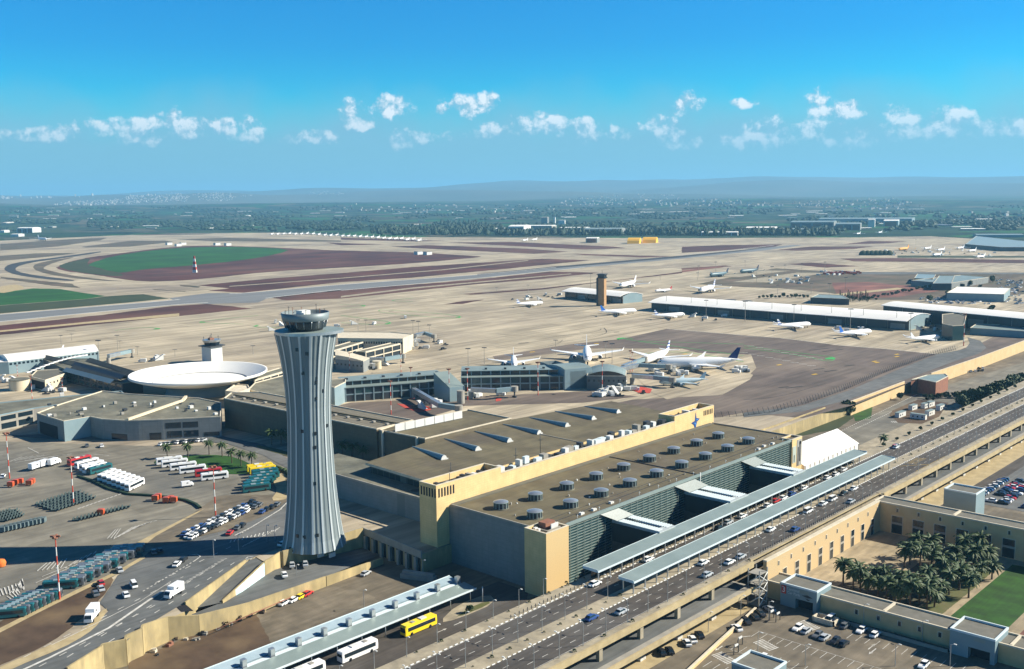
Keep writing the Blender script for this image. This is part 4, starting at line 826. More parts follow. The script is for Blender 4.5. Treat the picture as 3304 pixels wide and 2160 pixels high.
def block(name, label, cat, px, z1, z0=0, wall='greyw', roof='roofg', edge='stonep', par=.5, group=None, world=False, root=None, pname='wall'):
    P = [Vector((q[0], q[1], z1)) for q in px] if world else [pt(x, y, z1) for x, y in px]
    c = sum(P, Vector())/len(P); t = root or thing(name, label, cat, (c.x, c.y, z0), 0, group)
    Q = [(p.x, p.y) for p in P]; mb = MB(); mb.prism(Q, z0, z1-.3 if par else z1, 0, cap=False)
    part(mb, pname, M[wall] if isinstance(wall, str) else wall, t)
    mb = MB(); mb.prism(Q, z1-.31 if par else z1-.2, z1 if not par else z1-.3+.001, 0)
    if par:
        for i in range(len(P)):
            a, b = P[i], P[(i+1) % len(P)]; d = (b-a).normalized(); n_ = Vector((-d.y, d.x, 0)); n_ = n_ if n_.dot(c-a) > 0 else -n_
            q = [a-n_*.05, b-n_*.05, b+n_*.45-d*.01, a+n_*.45+d*.01]; mb.prism([(v.x, v.y) for v in q], z1-.32, z1+par*.5, 1)
    part(mb, 'roof', [M[roof] if isinstance(roof, str) else roof, M[edge]], t)
    return t, P
ribroof = grid_mat('ribbed_brown_roof', (.20,.18,.13), (.09,.08,.06), 3.4, 0, 0, .5, (.17,.15,.11))
brw = grid_mat('brown_panel_wall', (.15,.125,.08), (.10,.085,.06), 3, 3, 2, .08)
t, P = block('brown_connector', 'long brown-walled connector hall with a ribbed roof running behind the big control tower', 'terminal wing', [(722,1286),(1215,1385),(1334,1356),(840,1266),(745,1268)], 16.5, 0, brw, ribroof)
A_, B_ = pt(755,1277,16.5), pt(1290,1371,16.5); mb = MB(); mb.obox(((A_.x+B_.x)/2,(A_.y+B_.y)/2,16.5),(B_-A_),(B_-A_).length,.8,.8); part(mb,'roof_ridge',M['roofb'],t)
for i in range(14):
    p = A_.lerp(B_, (i+.5)/14); mb = MB(); mb.box((p.x-1.2,p.y-4,16.52),(p.x+.2,p.y-2.5,17.2)); part(mb,'roof_vent',M['conc'],t)
t, P = block('link_building', 'brown flat-roofed link building with a white screen wall on its roof', 'terminal wing', [(1222,1388),(1371,1416),(1650,1350),(1510,1322),(1272,1372)], 16.3, 0, brw, 'roofb')
a, b = pt(1274,1394,16.3), pt(1492,1349,16.3); d = b-a
for i in range(7):
    p = a+d*((i+.5)/7); mb = MB(); mb.obox((p.x,p.y,16.3), d, d.length/7-.4, .3, 3.6); part(mb,'screen_panel',M['whitem'],t)
for x, y in ((1234,1392),(1345,1412)):
    p = pt(x,y,16.3); mb = MB(); mb.box((p.x-.5,p.y-.5,0),(p.x+.5,p.y+.5,16.6)); part(mb,'column',M['stonep'],t)
# long piers with glazed bays
def pier(label, A, B, depth, h1, h2, n, name='passenger_pier', cat='passenger pier', wall='bluegrey', roof='tealroof', back=7):
    d, nn = outward(A, B); L_ = (B-A).length; t = thing(name, label, cat, ((A.x+B.x)/2, (A.y+B.y)/2, 0))
    def pr(s0, s1, o0, o1, z0, z1, m=0, mb=None):
        mb = mb or MB(); q = [A+d*s0-nn*o0, A+d*s1-nn*o0, A+d*s1-nn*o1, A+d*s0-nn*o1]; mb.prism([(v.x,v.y) for v in q], z0, z1, m); return mb
    part(pr(0,L_,0,depth,0,h1-.4), 'wall', M['darkm'], t)
    part(pr(-.5,L_+.5,-.9,depth+.5,h1-.4,h1), 'lower_roof', M[roof], t)
    part(pr(0,L_,back,depth-2,h1,h2-.4), 'clerestory_wall', M['glass'], t)
    part(pr(-.4,L_+.4,back-1.2,depth-1,h2-.4,h2), 'roof', M[roof], t)
    mb = pr(0,L_,-.25,.02,h1*.46,h1*.54); part(mb, 'floor_band', M[wall], t)
    for i in range(n+1):
        s = L_*i/n; part(pr(s-.35,s+.35,-.5,.05,0,h1-.4), 'column', M[wall], t)
        part(pr(s-.3,s+.3,back-.6,back+.05,h1,h2-.4), 'clerestory_post', M[wall], t)
    for i in range(n):
        s0, s1 = L_*(i+.12)/n, L_*(i+.88)/n
        part(pr(s0,s1,-.08,.02,h1*.56,h1-.9), 'window', M['tglass' if i % 3 else 'glass'], t)
        if i % 2: part(pr(s0,s1,-.08,.02,.6,h1*.44), 'window', M['glass'], t)
    for i in range(0, n, 2):
        s = L_*(i+.5)/n; mb = pr(s-.8,s+.8,back+3,back+5,h2,h2+1.0); part(mb, 'roof_vent', M['darkm'], t)
    return t
A0, B0 = pt(1116,1298,0), pt(1440,1272,0)
pier('near grey glazed pier with columned bays just right of the big control tower', A0, B0, 24, 9.2, 12.2, 11)
A1, B1 = pt(1490,1263,0), pt(1836,1257,0)
pier('grey glazed pier with columned bays ending at the curved metal hall', A1, B1, 26, 9.2, 12.4, 11)
# pale stair hall at the left end and sloping dark stair house between the piers
t, P = block('stair_hall', 'pale teal-grey panelled stair hall closing the left end of the near glazed pier', 'stair hall', [(1079,1251),(1115,1233),(1116,1222),(1060,1226),(1040,1240)], 12.5, 0, 'bluegrey', 'roofg')
t = thing('stair_house', 'sloping-roofed grey stair house standing between the two glazed piers', 'stair house', tuple(pt(1475,1300,0)))
a, b = pt(1452,1298,0), pt(1500,1292,0); d, nn = outward(a, b)
mb = MB(); q = [a, b, b-nn*22, a-nn*22]; mb.prism([(v.x,v.y) for v in q], 0, 9, 0); part(mb,'wall',M['bluegrey'],t)
mb = MB(); mb.add([(a.x,a.y,9),(b.x,b.y,9),(b.x-nn.x*22,b.y-nn.y*22,15.5),(a.x-nn.x*22,a.y-nn.y*22,15.5)],[(0,1,2,3)]); mb.add([(a.x,a.y,9),(a.x-nn.x*22,a.y-nn.y*22,9),(a.x-nn.x*22,a.y-nn.y*22,15.5)],[(0,1,2)]); mb.add([(b.x,b.y,9),(b.x-nn.x*22,b.y-nn.y*22,9),(b.x-nn.x*22,b.y-nn.y*22,15.5)],[(2,1,0)]); part(mb,'roof',M['tealroof'],t)
mb = MB(); c = pt(1487,1302,0); mb.cyl((c.x,c.y,0),2.4,8,14); part(mb,'round_stair_tower',M['conc'],t)
# curved metal hall
t = thing('curved_metal_hall', 'blocky hall with a tall curved grey-green metal roof at the end of the glazed pier', 'pier hall', tuple(pt(1850,1230,0)))
a, b = pt(1840,1258,0), pt(1892,1253,0); d, nn = outward(a, b); w_ = (b-a).length; D_ = 46; mb = MB(); q = [a, b, b-nn*D_, a-nn*D_]; mb.prism([(v.x,v.y) for v in q], 0, 12, 0, cap=False); part(mb,'wall',grid_mat('metal_panel_wall',(.24,.28,.28),(.18,.21,.21),2,2,1.4,.08),t)
def prof_roof(mb, P0, du, L_, dv, W_, z0, rise, n=10, th=.0):
    """arched roof: rises along du from z0, extruded along dv"""
    for i in range(n):
        def q(k): s = k/n; return P0+du*L_*s, z0+rise*math.sin(PI/2*min(1, s*1.15)) if s*1.15 < 1 else z0+rise*(1-.25*(s*1.15-1)/.15*.5)
        (p0, za_), (p1, zb_) = q(i), q(i+1)
        mb.add([(p0.x,p0.y,za_),(p1.x,p1.y,zb_),(p1.x+dv.x*W_,p1.y+dv.y*W_,zb_),(p0.x+dv.x*W_,p0.y+dv.y*W_,za_)],[(3,2,1,0)],0,True)
        mb.add([(p0.x,p0.y,0),(p1.x,p1.y,0),(p1.x,p1.y,zb_),(p0.x,p0.y,za_)],[(0,1,2,3)],1); mb.add([(p0.x+dv.x*W_,p0.y+dv.y*W_,0),(p1.x+dv.x*W_,p1.y+dv.y*W_,0),(p1.x+dv.x*W_,p1.y+dv.y*W_,zb_),(p0.x+dv.x*W_,p0.y+dv.y*W_,za_)],[(3,2,1,0)],1)
mb = MB(); prof_roof(mb, a-nn*D_*1.25-d*4, nn, D_*1.25, d, w_+8, 5.0, 9.8); mb.v = mb.v
# front closes flat
mb.add([(a.x-d.x*4,a.y-d.y*4,0),(b.x+d.x*4,b.y+d.y*4,0),(b.x+d.x*4,b.y+d.y*4,13.6),(a.x-d.x*4,a.y-d.y*4,13.6)],[(0,1,2,3)],1); part(mb,'curved_roof',[M['tealroof'],M['bluegrey']],t)
t, P = block('gate_hall', 'grey ribbed gate hall with a black arched roof beside the curved metal hall', 'gate hall', [(1893,1213),(2020,1214),(2022,1196),(1905,1186)], 9.5, 0, grid_mat('ribbed_wall',(.17,.18,.165),(.10,.105,.10),0,0,.8,.2), 'darkm')
winrow(t, P[0], P[1], 5.6, 7.0, 8, .35)
mb = MB(); a, b = P[0], P[1]
for i in range(12):
    s0, s1 = i/12, (i+1)/12; za_, zb_ = 9.5+3.2*math.sin(PI*s0)**.8, 9.5+3.2*math.sin(PI*s1)**.8; p, q = a.lerp(b,s0), a.lerp(b,s1); p2, q2 = P[3].lerp(P[2],s0), P[3].lerp(P[2],s1)
    mb.add([(p.x,p.y,za_),(q.x,q.y,zb_),(q2.x,q2.y,zb_),(p2.x,p2.y,za_)],[(0,1,2,3)],0); mb.add([(p.x,p.y,9.5),(q.x,q.y,9.5),(q.x,q.y,zb_),(p.x,p.y,za_)],[(0,1,2,3)],1)
part(mb,'arched_roof',[M['tealroof'],M['glass']],t)
# jet bridges
def jet_bridge(label, pts, z=4.2, leg=True, group='passenger boarding bridges at the piers'):
    P = [pt(x, y, z) for x, y in pts]; t = thing('boarding_bridge', label, 'boarding bridge', (P[0].x, P[0].y, 0), 0, None)
    for a, b in zip(P, P[1:]):
        mb = MB(); d = b-a; c = (a+b)/2; mb.obox((c.x,c.y,z), d, d.length, 2.6, 2.7); part(mb,'tunnel',M['steel' if a is P[0] else 'bluegrey'],t)
    e = P[-1]; mb = MB(); mb.cyl((e.x,e.y,z-.2),2.4,3.2,12); part(mb,'cab',M['conc'],t)
    mb = MB(); mb.box((e.x-.35,e.y-.35,.2),(e.x+.35,e.y+.35,z-.2)); mb.box((e.x-1.6,e.y-.5,0),(e.x+1.6,e.y+.5,1.0)); part(mb,'wheel_leg',M['darkm'],t)
    s = P[0]; mb = MB(); mb.cyl((s.x,s.y,0),1.6,z,12); part(mb,'rotunda_column',M['conc'],t)
jet_bridge('boarding bridge zigzagging over the red stand marking right of the big control tower', [(1335,1265),(1420,1315),(1480,1325)])
jet_bridge('straight boarding bridge reaching right from the stair house', [(1520,1265),(1600,1268),(1660,1262)])
jet_bridge('long boarding bridge reaching to the long dark-tailed airliner', [(1990,1200),(2060,1185),(2158,1190)])
jet_bridge('boarding bridge angled down to the grey-blue airliner', [(2040,1220),(2110,1225),(2170,1232)])
jet_bridge('short boarding bridge at the striped-tail white airliner behind the gate hall', [(2010,1190),(2050,1175),(2080,1165)])
jet_bridge('white boarding bridge beside the cream arch-roofed hall', [(1190,1165),(1240,1165),(1300,1155)])
jet_bridge('boarding bridge at the far corner of the cream pier', [(1340,1088),(1370,1080),(1400,1090)])
jet_bridge('white boarding bridge between the far white roof and the old control tower', [(350,1155),(385,1147),(425,1138)])
# cream pier beyond the big tower
t, P = block('cream_pier', 'cream rendered pier with a long pale curved roof behind the big control tower', 'passenger pier', [(1090,1092),(1300,1094),(1333,1079),(1260,1072),(1090,1071)], 12.5, 0, 'cream', 'stonep')
winrow(t, P[0], P[1], 8.2, 10.0, 26, .6)
def frame(label, pts, z0, z1, n, depth):
    a, b = pt(*pts[0], z1), pt(*pts[1], z1); d, nn = outward(a, b); L_ = (b-a).length; t = thing('gallery_wing', label, 'gallery wing', ((a.x+b.x)/2,(a.y+b.y)/2,0))
    def bx(s0, s1, o0, o1, za_, zb_): mb = MB(); q = [a+d*s0-nn*o0, a+d*s1-nn*o0, a+d*s1-nn*o1, a+d*s0-nn*o1]; mb.prism([(v.x,v.y) for v in q], za_, zb_); return mb
    part(bx(0,L_,.4,depth,0,z1-1),'glass_wall',M['glass'],t); part(bx(0,L_,0,1.2,z1-1.1,z1),'roof_beam',M['stonep'],t); part(bx(0,L_,depth-1.2,depth,z1-1.1,z1),'roof_beam',M['stonep'],t); part(bx(0,L_,1.21,depth-1.21,z1-.9,z1-.5),'roof',M['roofg'],t)
    part(bx(0,L_,-.1,.35,z1*.5-.4,z1*.5+.4),'floor_band',M['stonep'],t)
    for i in range(n+1): s = L_*i/n; part(bx(s-.4,s+.4,-.2,.38,0,z1-1.1),'column',M['stonep'],t)
frame('long glazed gallery with two pale roof beams rising behind the big control tower', [(1075,1132),(1210,1092)], 0, 10, 7, 12)
frame('glazed gallery with pale frames stepping down from the cream pier', [(1180,1135),(1292,1108)], 0, 10.5, 4, 10)
t, P = block('arched_hall', 'cream arched hall with round windows right of the big control tower', 'pier hall', [(1082,1158),(1172,1166),(1192,1156),(1110,1137),(1082,1140)], 8.5, 0, 'greyw', 'roofg'); winrow(t, P[0], P[1], 4, 5.4, 7, .4)
mb = MB(); a, b = P[0], P[1]
for i in range(10):
    s0, s1 = i/10, (i+1)/10; za_, zb_ = 8.6+2.6*math.cos(PI/2*s0), 8.6+2.6*math.cos(PI/2*s1); p, q = a.lerp(b,s0), a.lerp(b,s1); p2, q2 = P[4].lerp(P[2],s0), P[4].lerp(P[2],s1)
    mb.add([(p.x,p.y,za_),(q.x,q.y,zb_),(q2.x,q2.y,zb_),(p2.x,p2.y,za_)],[(0,1,2,3)],0); mb.add([(p.x,p.y,8.5),(q.x,q.y,8.5),(q.x,q.y,zb_),(p.x,p.y,za_)],[(0,1,2,3)],0)
part(mb,'arched_roof',[M['stonep']],t)
t = thing('round_fuel_kiosk', 'small round cream kiosk on the apron below the white boarding bridge', 'kiosk', tuple(pt(1217,1190,0))); c = pt(1217,1190,0); mb = MB(); mb.cyl((c.x,c.y,0),3.2,5.5,16); part(mb,'body',M['cream'],t); mb = MB(); mb.cyl((c.x,c.y,5.51),3.4,.4,16); part(mb,'roof',M['stonep'],t)
frame('short gallery with pale roof beams between the dish-roof rotunda and the big tower', [(822,1226),(945,1190)], 0, 9, 5, 12)
block('flat_annex', 'flat olive-roofed annex between the dish-roof rotunda and the big control tower', 'annex', [(800,1258),(842,1268),(955,1292),(1000,1296),(1000,1250),(940,1205),(822,1236)], 8, 0, 'cream', 'roofg')
block('cream_annex', 'small cream annex with a pale roof right under the dish rim', 'annex', [(727,1262),(768,1268),(806,1254),(800,1243),(760,1240)], 9.5, 0, 'cream', 'stonep')
# ------------------------------------------------------------------ rotunda with dish roof
rc = pt(643,1243,0); RX, RY = rc.x, rc.y
e0 = pt(432,1200,14); e1 = pt(852,1200,14); Rr = (e1-e0).length/2
RC = (e0+e1)/2; RX, RY = RC.x, RC.y
rt_ = thing('dish_roof_rotunda', 'big white dish-shaped rotunda roof standing over the old terminal', 'rotunda', (RX, RY, 0))
mb = MB(); mb.lathe([(Rr*.70,8.6),(Rr*.97,13.6),(Rr*.985,14.0),(Rr,14.0),(Rr,12.6),(Rr*.93,11.4),(Rr*.62,7.2)], (RX,RY,0), 96); part(mb,'dish',M['white2'],rt_)
mb = MB(); mb.lathe([(Rr*.0,8.5),(Rr*.66,8.5)], (RX,RY,0), 64); part(mb,'dish_floor',M['white2'],rt_)
mb = MB(); mb.lathe([(Rr*.66,8.5),(Rr*.66,7.9),(Rr*.70,7.9),(Rr*.70,8.55)], (RX,RY,0), 64); part(mb,'gutter_ring',M['darkm'],rt_)
mb = MB(); mb.lathe([(Rr*.50,0),(Rr*.46,4),(Rr*.56,7.6)], (RX,RY,0), 48); part(mb,'drum_wall',M['bluegrey'],rt_)
# ------------------------------------------------------------------ old terminal, left
t, P = block('old_terminal', 'sprawling flat-roofed grey old terminal building facing the bus yard', 'terminal', [(118,1334),(205,1360),(290,1345),(330,1353),(412,1358),(446,1357),(524,1354),(712,1345),(714,1300),(640,1285),(420,1272),(330,1262),(190,1306)], 11, 0, 'greyw', 'roofg')
winrow(t, P[6], P[7], 6.0, 9.0, 2, .9, s0=.03, s1=.62); winrow(t, P[6], P[7], 1.0, 4.4, 2, .9, s0=.05, s1=.62); winrow(t, P[6], P[7], .8, 3.0, 1, .9, s0=.68, s1=.98)
winrow(t, P[3], P[4], .4, 3.6, 1, .9, s0=.3, s1=.98); winrow(t, P[0], P[1], .2, 7, 1, .9, m='black', s0=.05, s1=.8); winrow(t, P[5], P[6], .3, 4, 1, .9, s0=.4, s1=.95)
a, b = P[1], P[2]; d, nn = outward(a, b); mb = MB(); q = [a+nn*.1, b+nn*.1]; mb.add([(q[0].x,q[0].y,0),(q[1].x,q[1].y,0),(q[1].x,q[1].y,11),(q[0].x,q[0].y,11)],[(0,1,2,3)]); part(mb,'pale_wall_panel',M['bluegrey'],t)
for A_, B_, w_ in (((412,1358),(590,1296),1.2), ((590,1296),(600,1284),1.5)):
    a, b = pt(*A_,11), pt(*B_,11); mb = MB(); mb.obox(((a.x+b.x)/2,(a.y+b.y)/2,11.0),(b-a),(b-a).length,w_,1.3); part(mb,'roof_upstand',M['cream'],t)
random.seed(11)
for i in range(28):
    x = random.uniform(150,690); y = random.uniform(1300,1345)+(0 if x > 300 else 5); p = pt(x,y,11); mb = MB(); s = random.uniform(.8,2.2); mb.box((p.x,p.y,11),(p.x+s,p.y+s,11.4+random.uniform(.2,1.3))); part(mb,'roof_unit',random.choice([M['whitem'],M['conc'],M['darkm']]),t)
t, P = block('old_terminal_wing', 'low grey wing with dark strip windows at the left edge of the old terminal', 'terminal wing', [(-60,1352),(108,1318),(330,1286),(400,1270),(390,1262),(0,1300),(-60,1306)], 9, 0, 'conc', 'roofg', edge='bluegrey')
winrow(t, P[0], P[1], 5.6, 8.0, 3, .86); winrow(t, P[0], P[1], .8, 4.0, 3, .86)
t, P = block('sawtooth_hall', 'dark hall with long parallel roof ridges left of the dish-roof rotunda', 'terminal hall', [(140,1160),(300,1158),(440,1210),(460,1228),(395,1238),(215,1195)], 8.5, 0, 'darkm', 'roofg', edge='roofg')
for (x0,y0,x1,y1,m_) in ((150,1155,420,1218,'roofpark'),(245,1178,405,1222,'darkm'),(240,1188,385,1232,'roofpark'),(215,1196,370,1236,'bluegrey'),(290,1164,450,1212,'roofpark')):
    a, b = pt(x0,y0,8.5), pt(x1,y1,8.5); c = (a+b)/2; mb = MB(); d = (b-a); L_ = d.length; d.normalize(); n_ = Vector((-d.y,d.x,0))
    w2 = 3.2; mb.add([a-n_*w2+Vector((0,0,.05)), b-n_*w2+Vector((0,0,.05)), b+Vector((0,0,2.2)), a+Vector((0,0,2.2))],[(0,1,2,3)],0); mb.add([a+Vector((0,0,2.2)), b+Vector((0,0,2.2)), b+n_*w2+Vector((0,0,.05)), a+n_*w2+Vector((0,0,.05))],[(0,1,2,3)],1)
    part(mb,'roof_ridge',[M[m_],M['darkm']],t)
winrow(t, P[5], P[4], 1.5, 3.6, 9, .7, m='tglass'); winrow(t, P[5], P[4], 4.6, 7.2, 9, .7)
# long white roof far left with its arch hall
t, P = block('white_roof_hall', 'long low hall under a bright white curved roof at the left edge', 'terminal hall', [(-60,1172),(27,1168),(318,1133),(300,1116),(0,1148),(-60,1152)], 9.3, 0, 'bluegrey', 'white2', edge='white2')
winrow(t, P[1], P[2], 6.6, 8.2, 22, .6)
mb = MB(); a, b, c_, e_ = pt(27,1168,9.3), pt(318,1133,9.3), pt(296,1115,9.3), pt(0,1148,9.3)
for i in range(8):
    s0, s1 = i/8, (i+1)/8; z0_, z1_ = 9.6+2.4*math.sin(PI*s0), 9.6+2.4*math.sin(PI*s1); p, q = a.lerp(e_,s0), a.lerp(e_,s1); p2, q2 = b.lerp(c_,s0), b.lerp(c_,s1)
    mb.add([(p.x,p.y,z0_),(p2.x,p2.y,z0_),(q2.x,q2.y,z1_),(q.x,q.y,z1_)],[(0,1,2,3)],0,True)
mb.add([(a.x,a.y,9)]+[(a.lerp(e_,i/8).x,a.lerp(e_,i/8).y,9.6+2.4*math.sin(PI*i/8)) for i in range(9)]+[(e_.x,e_.y,9)],[tuple(range(11))],0)
part(mb,'curved_roof',[M['white2']],t)
t, P = block('round_window_hall', 'cream hall with a row of round windows under a thin curved roof at the left', 'pier hall', [(97,1216),(145,1228),(212,1205),(215,1190),(118,1196)], 7.5, 0, 'cream', 'roofpark'); winrow(t, P[1], P[2], 3.6, 5.0, 6, .35); winrow(t, P[0], P[1], .5, 6, 1, .9, m='black')
mb = MB()
for i in range(14):
    s0, s1 = i/14, (i+1)/14; a, b = pt(85,1203,7.5), pt(282,1165,7.5); p, q = a.lerp(b,s0), a.lerp(b,s1); z0_, z1_ = 7.0+5*math.sin(PI*.62*s0), 7.0+5*math.sin(PI*.62*s1)
    mb.obox(((p.x+q.x)/2,(p.y+q.y)/2,(z0_+z1_)/2),(q-p),(q-p).length*1.05,1.6,.6)
part(mb,'roof_arch',[M['white2']],t)
t = thing('round_store', 'squat round cream store by the left edge of the old terminal', 'store', tuple(pt(60,1258,0))); c = pt(64,1258,0); mb = MB(); mb.cyl((c.x,c.y,0),6.5,7,20); part(mb,'body',M['cream'],t); mb = MB(); mb.cyl((c.x,c.y,7.01),6.7,.4,20); part(mb,'roof',M['roofg'],t)
# old control tower
o_ = pt(686,1168,0); t = thing('old_control_tower', 'short square white control tower with a dark glazed cab behind the dish-roof rotunda', 'control tower', (o_.x,o_.y,0))
d = Vector((-o_.y, o_.x)).normalized(); 
mb = MB(); mb.obox((o_.x,o_.y,0),(1,.15),11,11,12.6); part(mb,'shaft',M['whitem'],t)
mb = MB(); mb.obox((o_.x,o_.y,12.6),(1,.15),14.5,14.5,.7); part(mb,'gallery',M['darkm'],t)
mb = MB(); mb.cyl((o_.x,o_.y,13.3),5.6,2.8,8,0,6.6,smooth=False); part(mb,'cab_glass',M['glass'],t)
mb = MB(); mb.cyl((o_.x,o_.y,16.1),6.9,1.6,8,0,7.4,smooth=False); part(mb,'cab_roof',M['steel'],t)
mb = MB(); mb.box((o_.x-2,o_.y-2,17.7),(o_.x+1.5,o_.y+1.5,19)); part(mb,'roof_plant',M['brick'],t)
for dx, dy, h in ((0,0,4.5),(-5,2,2.5),(4,-4,2.5),(5,3,3),(-3,-5,2.2)): mb = MB(); mb.tube((o_.x+dx,o_.y+dy,17.7),(o_.x+dx,o_.y+dy,18.2+h),.16,5); mb.tube((o_.x+dx-1,o_.y+dy,17.4+h),(o_.x+dx+1,o_.y+dy,17.4+h),.12,4); part(mb,'antenna',M['darkm'],t)
# ------------------------------------------------------------------ long white-roofed hall across the apron
def shed(label, front, zf, zb, depth, rm='white2', wm='darkm', name='long_white_hall', n=9, cat='terminal hall', arch=2.5, over=2, endm='bluegrey', bays=True):
    a, b = pt(*front[0], zf), pt(*front[1], zf); d, nn = outward(a, b); L_ = (b-a).length; t = thing(name, label, cat, ((a.x+b.x)/2,(a.y+b.y)/2,0))
    back = -nn; mb = MB(); K = 8
    for i in range(K):
        s0, s1 = i/K, (i+1)/K; z0_ = zf+(zb-zf)*s0+arch*math.sin(PI*s0); z1_ = zf+(zb-zf)*s1+arch*math.sin(PI*s1)
        p, q = a+back*depth*s0, a+back*depth*s1; p2, q2 = b+back*depth*s0, b+back*depth*s1
        mb.add([(p.x,p.y,z0_),(p2.x,p2.y,z0_),(q2.x,q2.y,z1_),(q.x,q.y,z1_)],[(0,1,2,3)],0,True); mb.add([(p.x,p.y,z0_-.5),(p2.x,p2.y,z0_-.5),(q2.x,q2.y,z1_-.5),(q.x,q.y,z1_-.5)],[(3,2,1,0)],0)
        for e in ((p,q),(p2,q2)): mb.add([(e[0].x,e[0].y,z0_-.5),(e[1].x,e[1].y,z1_-.5),(e[1].x,e[1].y,z1_),(e[0].x,e[0].y,z0_)],[(0,1,2,3)],0)
    mb.add([(a.x,a.y,zf-.5),(b.x,b.y,zf-.5),(b.x,b.y,zf),(a.x,a.y,zf)],[(0,1,2,3)],0); part(mb,'roof',M[rm],t)
    mb = MB(); w0, w1 = a+back*over+d*.5, b+back*over-d*.5; w2, w3 = b+back*(depth-1)-d*.5, a+back*(depth-1)+d*.5; mb.prism([(v.x,v.y) for v in (w0,w1,w2,w3)],0,min(zf,zb)-.5,0,cap=False); part(mb,'glass_wall',M[wm],t)
    mb = MB(); e = w1; f_ = w2; pts = []
    for i in range(K+1):
        s = i/K; p = e.lerp(f_,s); pts.append((p.x+d.x*.05,p.y+d.y*.05,zf+(zb-zf)*s+arch*math.sin(PI*s)-.6))
    mb.add([(e.x+d.x*.05,e.y+d.y*.05,0)]+pts+[(f_.x+d.x*.05,f_.y+d.y*.05,0)],[tuple(range(K+3))]); part(mb,'end_wall',M[endm],t)
    if bays:
        for i in range(n+1):
            s = L_*i/n; p = a+back*(over-.4)+d*min(max(s,.6),L_-.6); mb = MB(); mb.tube((p.x,p.y,0),(p.x,p.y,zf-.4),.3,6); part(mb,'column',M['conc'],t)
        for i in range(n):
            if i % 3 == 1: p = a+back*(over-.1)+d*(L_*(i+.12)/n); q = a+back*(over-.1)+d*(L_*(i+.8)/n); mb = MB(); mb.add([(p.x,p.y,.5),(q.x,q.y,.5),(q.x,q.y,zf*.62),(p.x,p.y,zf*.62)],[(0,1,2,3)]); part(mb,'wall_panel',M['greyw'],t)
    return t, a, b, d, back
ht, a, b, d, back = shed('very long white-roofed hall with a dark glazed front across the apron', [(2090,976),(2926,1037)], 9.2, 9.2, 62, n=14, arch=4.2, over=7)
L_ = (b-a).length
for s, o in ((.26,48),(.33,48),(.42,42),(.47,40)):
    p = a+d*L_*s+back*o; mb = MB(); mb.cyl((p.x,p.y,12.0),6.5,.35,20); part(mb,'round_rooflight',M['darkm'],ht)
for i in range(9): p = a+d*L_*(i+.6)/9+back*8; mb = MB(); mb.tube((p.x,p.y,10),(p.x,p.y,17),.22,5); part(mb,'roof_mast',M['conc'],ht)
p = b+back*50-d*2; mb = MB(); mb.obox((p.x+d.x*2,p.y+d.y*2,3),(d.x,d.y),3,8,5); part(mb,'end_door',M['glass'],ht)
shed('shorter white-roofed hall with a dark glazed front beside the brown brick tower', [(1812,940),(2000,957)], 9, 9, 40, n=5, arch=3.5, over=6, wm='glass')
shed('white-roofed hall running out at the right edge behind the bus ramps', [(2842,985),(3420,1040)], 14, 14, 40, n=8, arch=2.5, over=4, name='right_white_hall', wm='darkm')
t, P = block('dark_glass_hall', 'dark round-cornered glass hall between the white-roofed halls', 'terminal hall', [(3040,1045),(3075,1052),(3110,1050),(3118,1020),(3090,1010),(3040,1015)], 13, 0, 'tglass', 'roofpark')
# brick tower
p = pt(1943,987,0); t = thing('brick_tower', 'slim brown brick control tower with a dark head beside the white-roofed halls', 'control tower', (p.x,p.y,0))
mb = MB(); mb.obox((p.x,p.y,0),(1,.3),7.5,7.5,32); part(mb,'shaft',mat('tower_brick',(.42,.25,.12),(.32,.19,.09),.5),t)
mb = MB(); q = d; mb.obox((p.x-4.0,p.y-2.5,0),(1,.3),1.6,7.6,32.1); part(mb,'dark_side',M['darkm'],t)
mb = MB(); mb.obox((p.x,p.y,32),(1,.3),9.5,9.5,1); mb.obox((p.x,p.y,33),(1,.3),8,8,3.2); part(mb,'cab',M['glass'],t); mb = MB(); mb.obox((p.x,p.y,36.2),(1,.3),10,10,.8); part(mb,'roof',M['darkm'],t); mb = MB(); mb.tube((p.x,p.y,37),(p.x,p.y,41),.2,5); part(mb,'antenna',M['darkm'],t)
# small buildings behind the apron, right
for lab, px, z1, wm, rm in (('low white-roofed shed with white end beside the red soil field','(2940,905),(3060,915),(3190,895),(3100,888)',8,'greyw','tealroof'), ('long pale-roofed depot in front of the distant car parks','(3055,945),(3240,950),(3260,930),(3090,925)',9,'bluegrey','white2'),
        ('blue-roofed workshop left of the white-roofed shed','(2950,898),(3010,902),(3020,886),(2960,884)',8,'darkm','bluegrey'), ('dark-walled workshop with white doors right of the blue-roofed workshop','(3010,915),(3070,915),(3080,890),(3030,890)',9,'darkm','tealroof'),
        ('low dark hangar with pale roof behind the long white hall','(2615,960),(2740,965),(2720,953),(2640,950)',7,'darkm','tealroof'), ('pale lean-to beside the row of cypress trees','(2655,958),(2715,962),(2712,955),(2660,952)',5.5,'bluegrey','tealroof'),
        ('grey gatehouse beside the perimeter road','(2940,1225),(2960,1222),(3020,1234),(3060,1214),(3050,1206),(2990,1210)',2.5,'brick','tealroof'), ('flat grey depot with curved bays below the right-edge hall','(3130,1058),(3320,1070),(3330,1052),(3150,1045)',6,'bluegrey','tealroof'),
        ('far long dark barrack building at the right edge','(3115,788),(3235,798),(3380,798),(3380,786),(3150,762)',9,'darkm','bluegrey')):
    q = eval('['+px+']'); block('service_building', lab, 'building', q, z1, ZL if 'gatehouse' in lab else 0, wm, rm, par=.2)
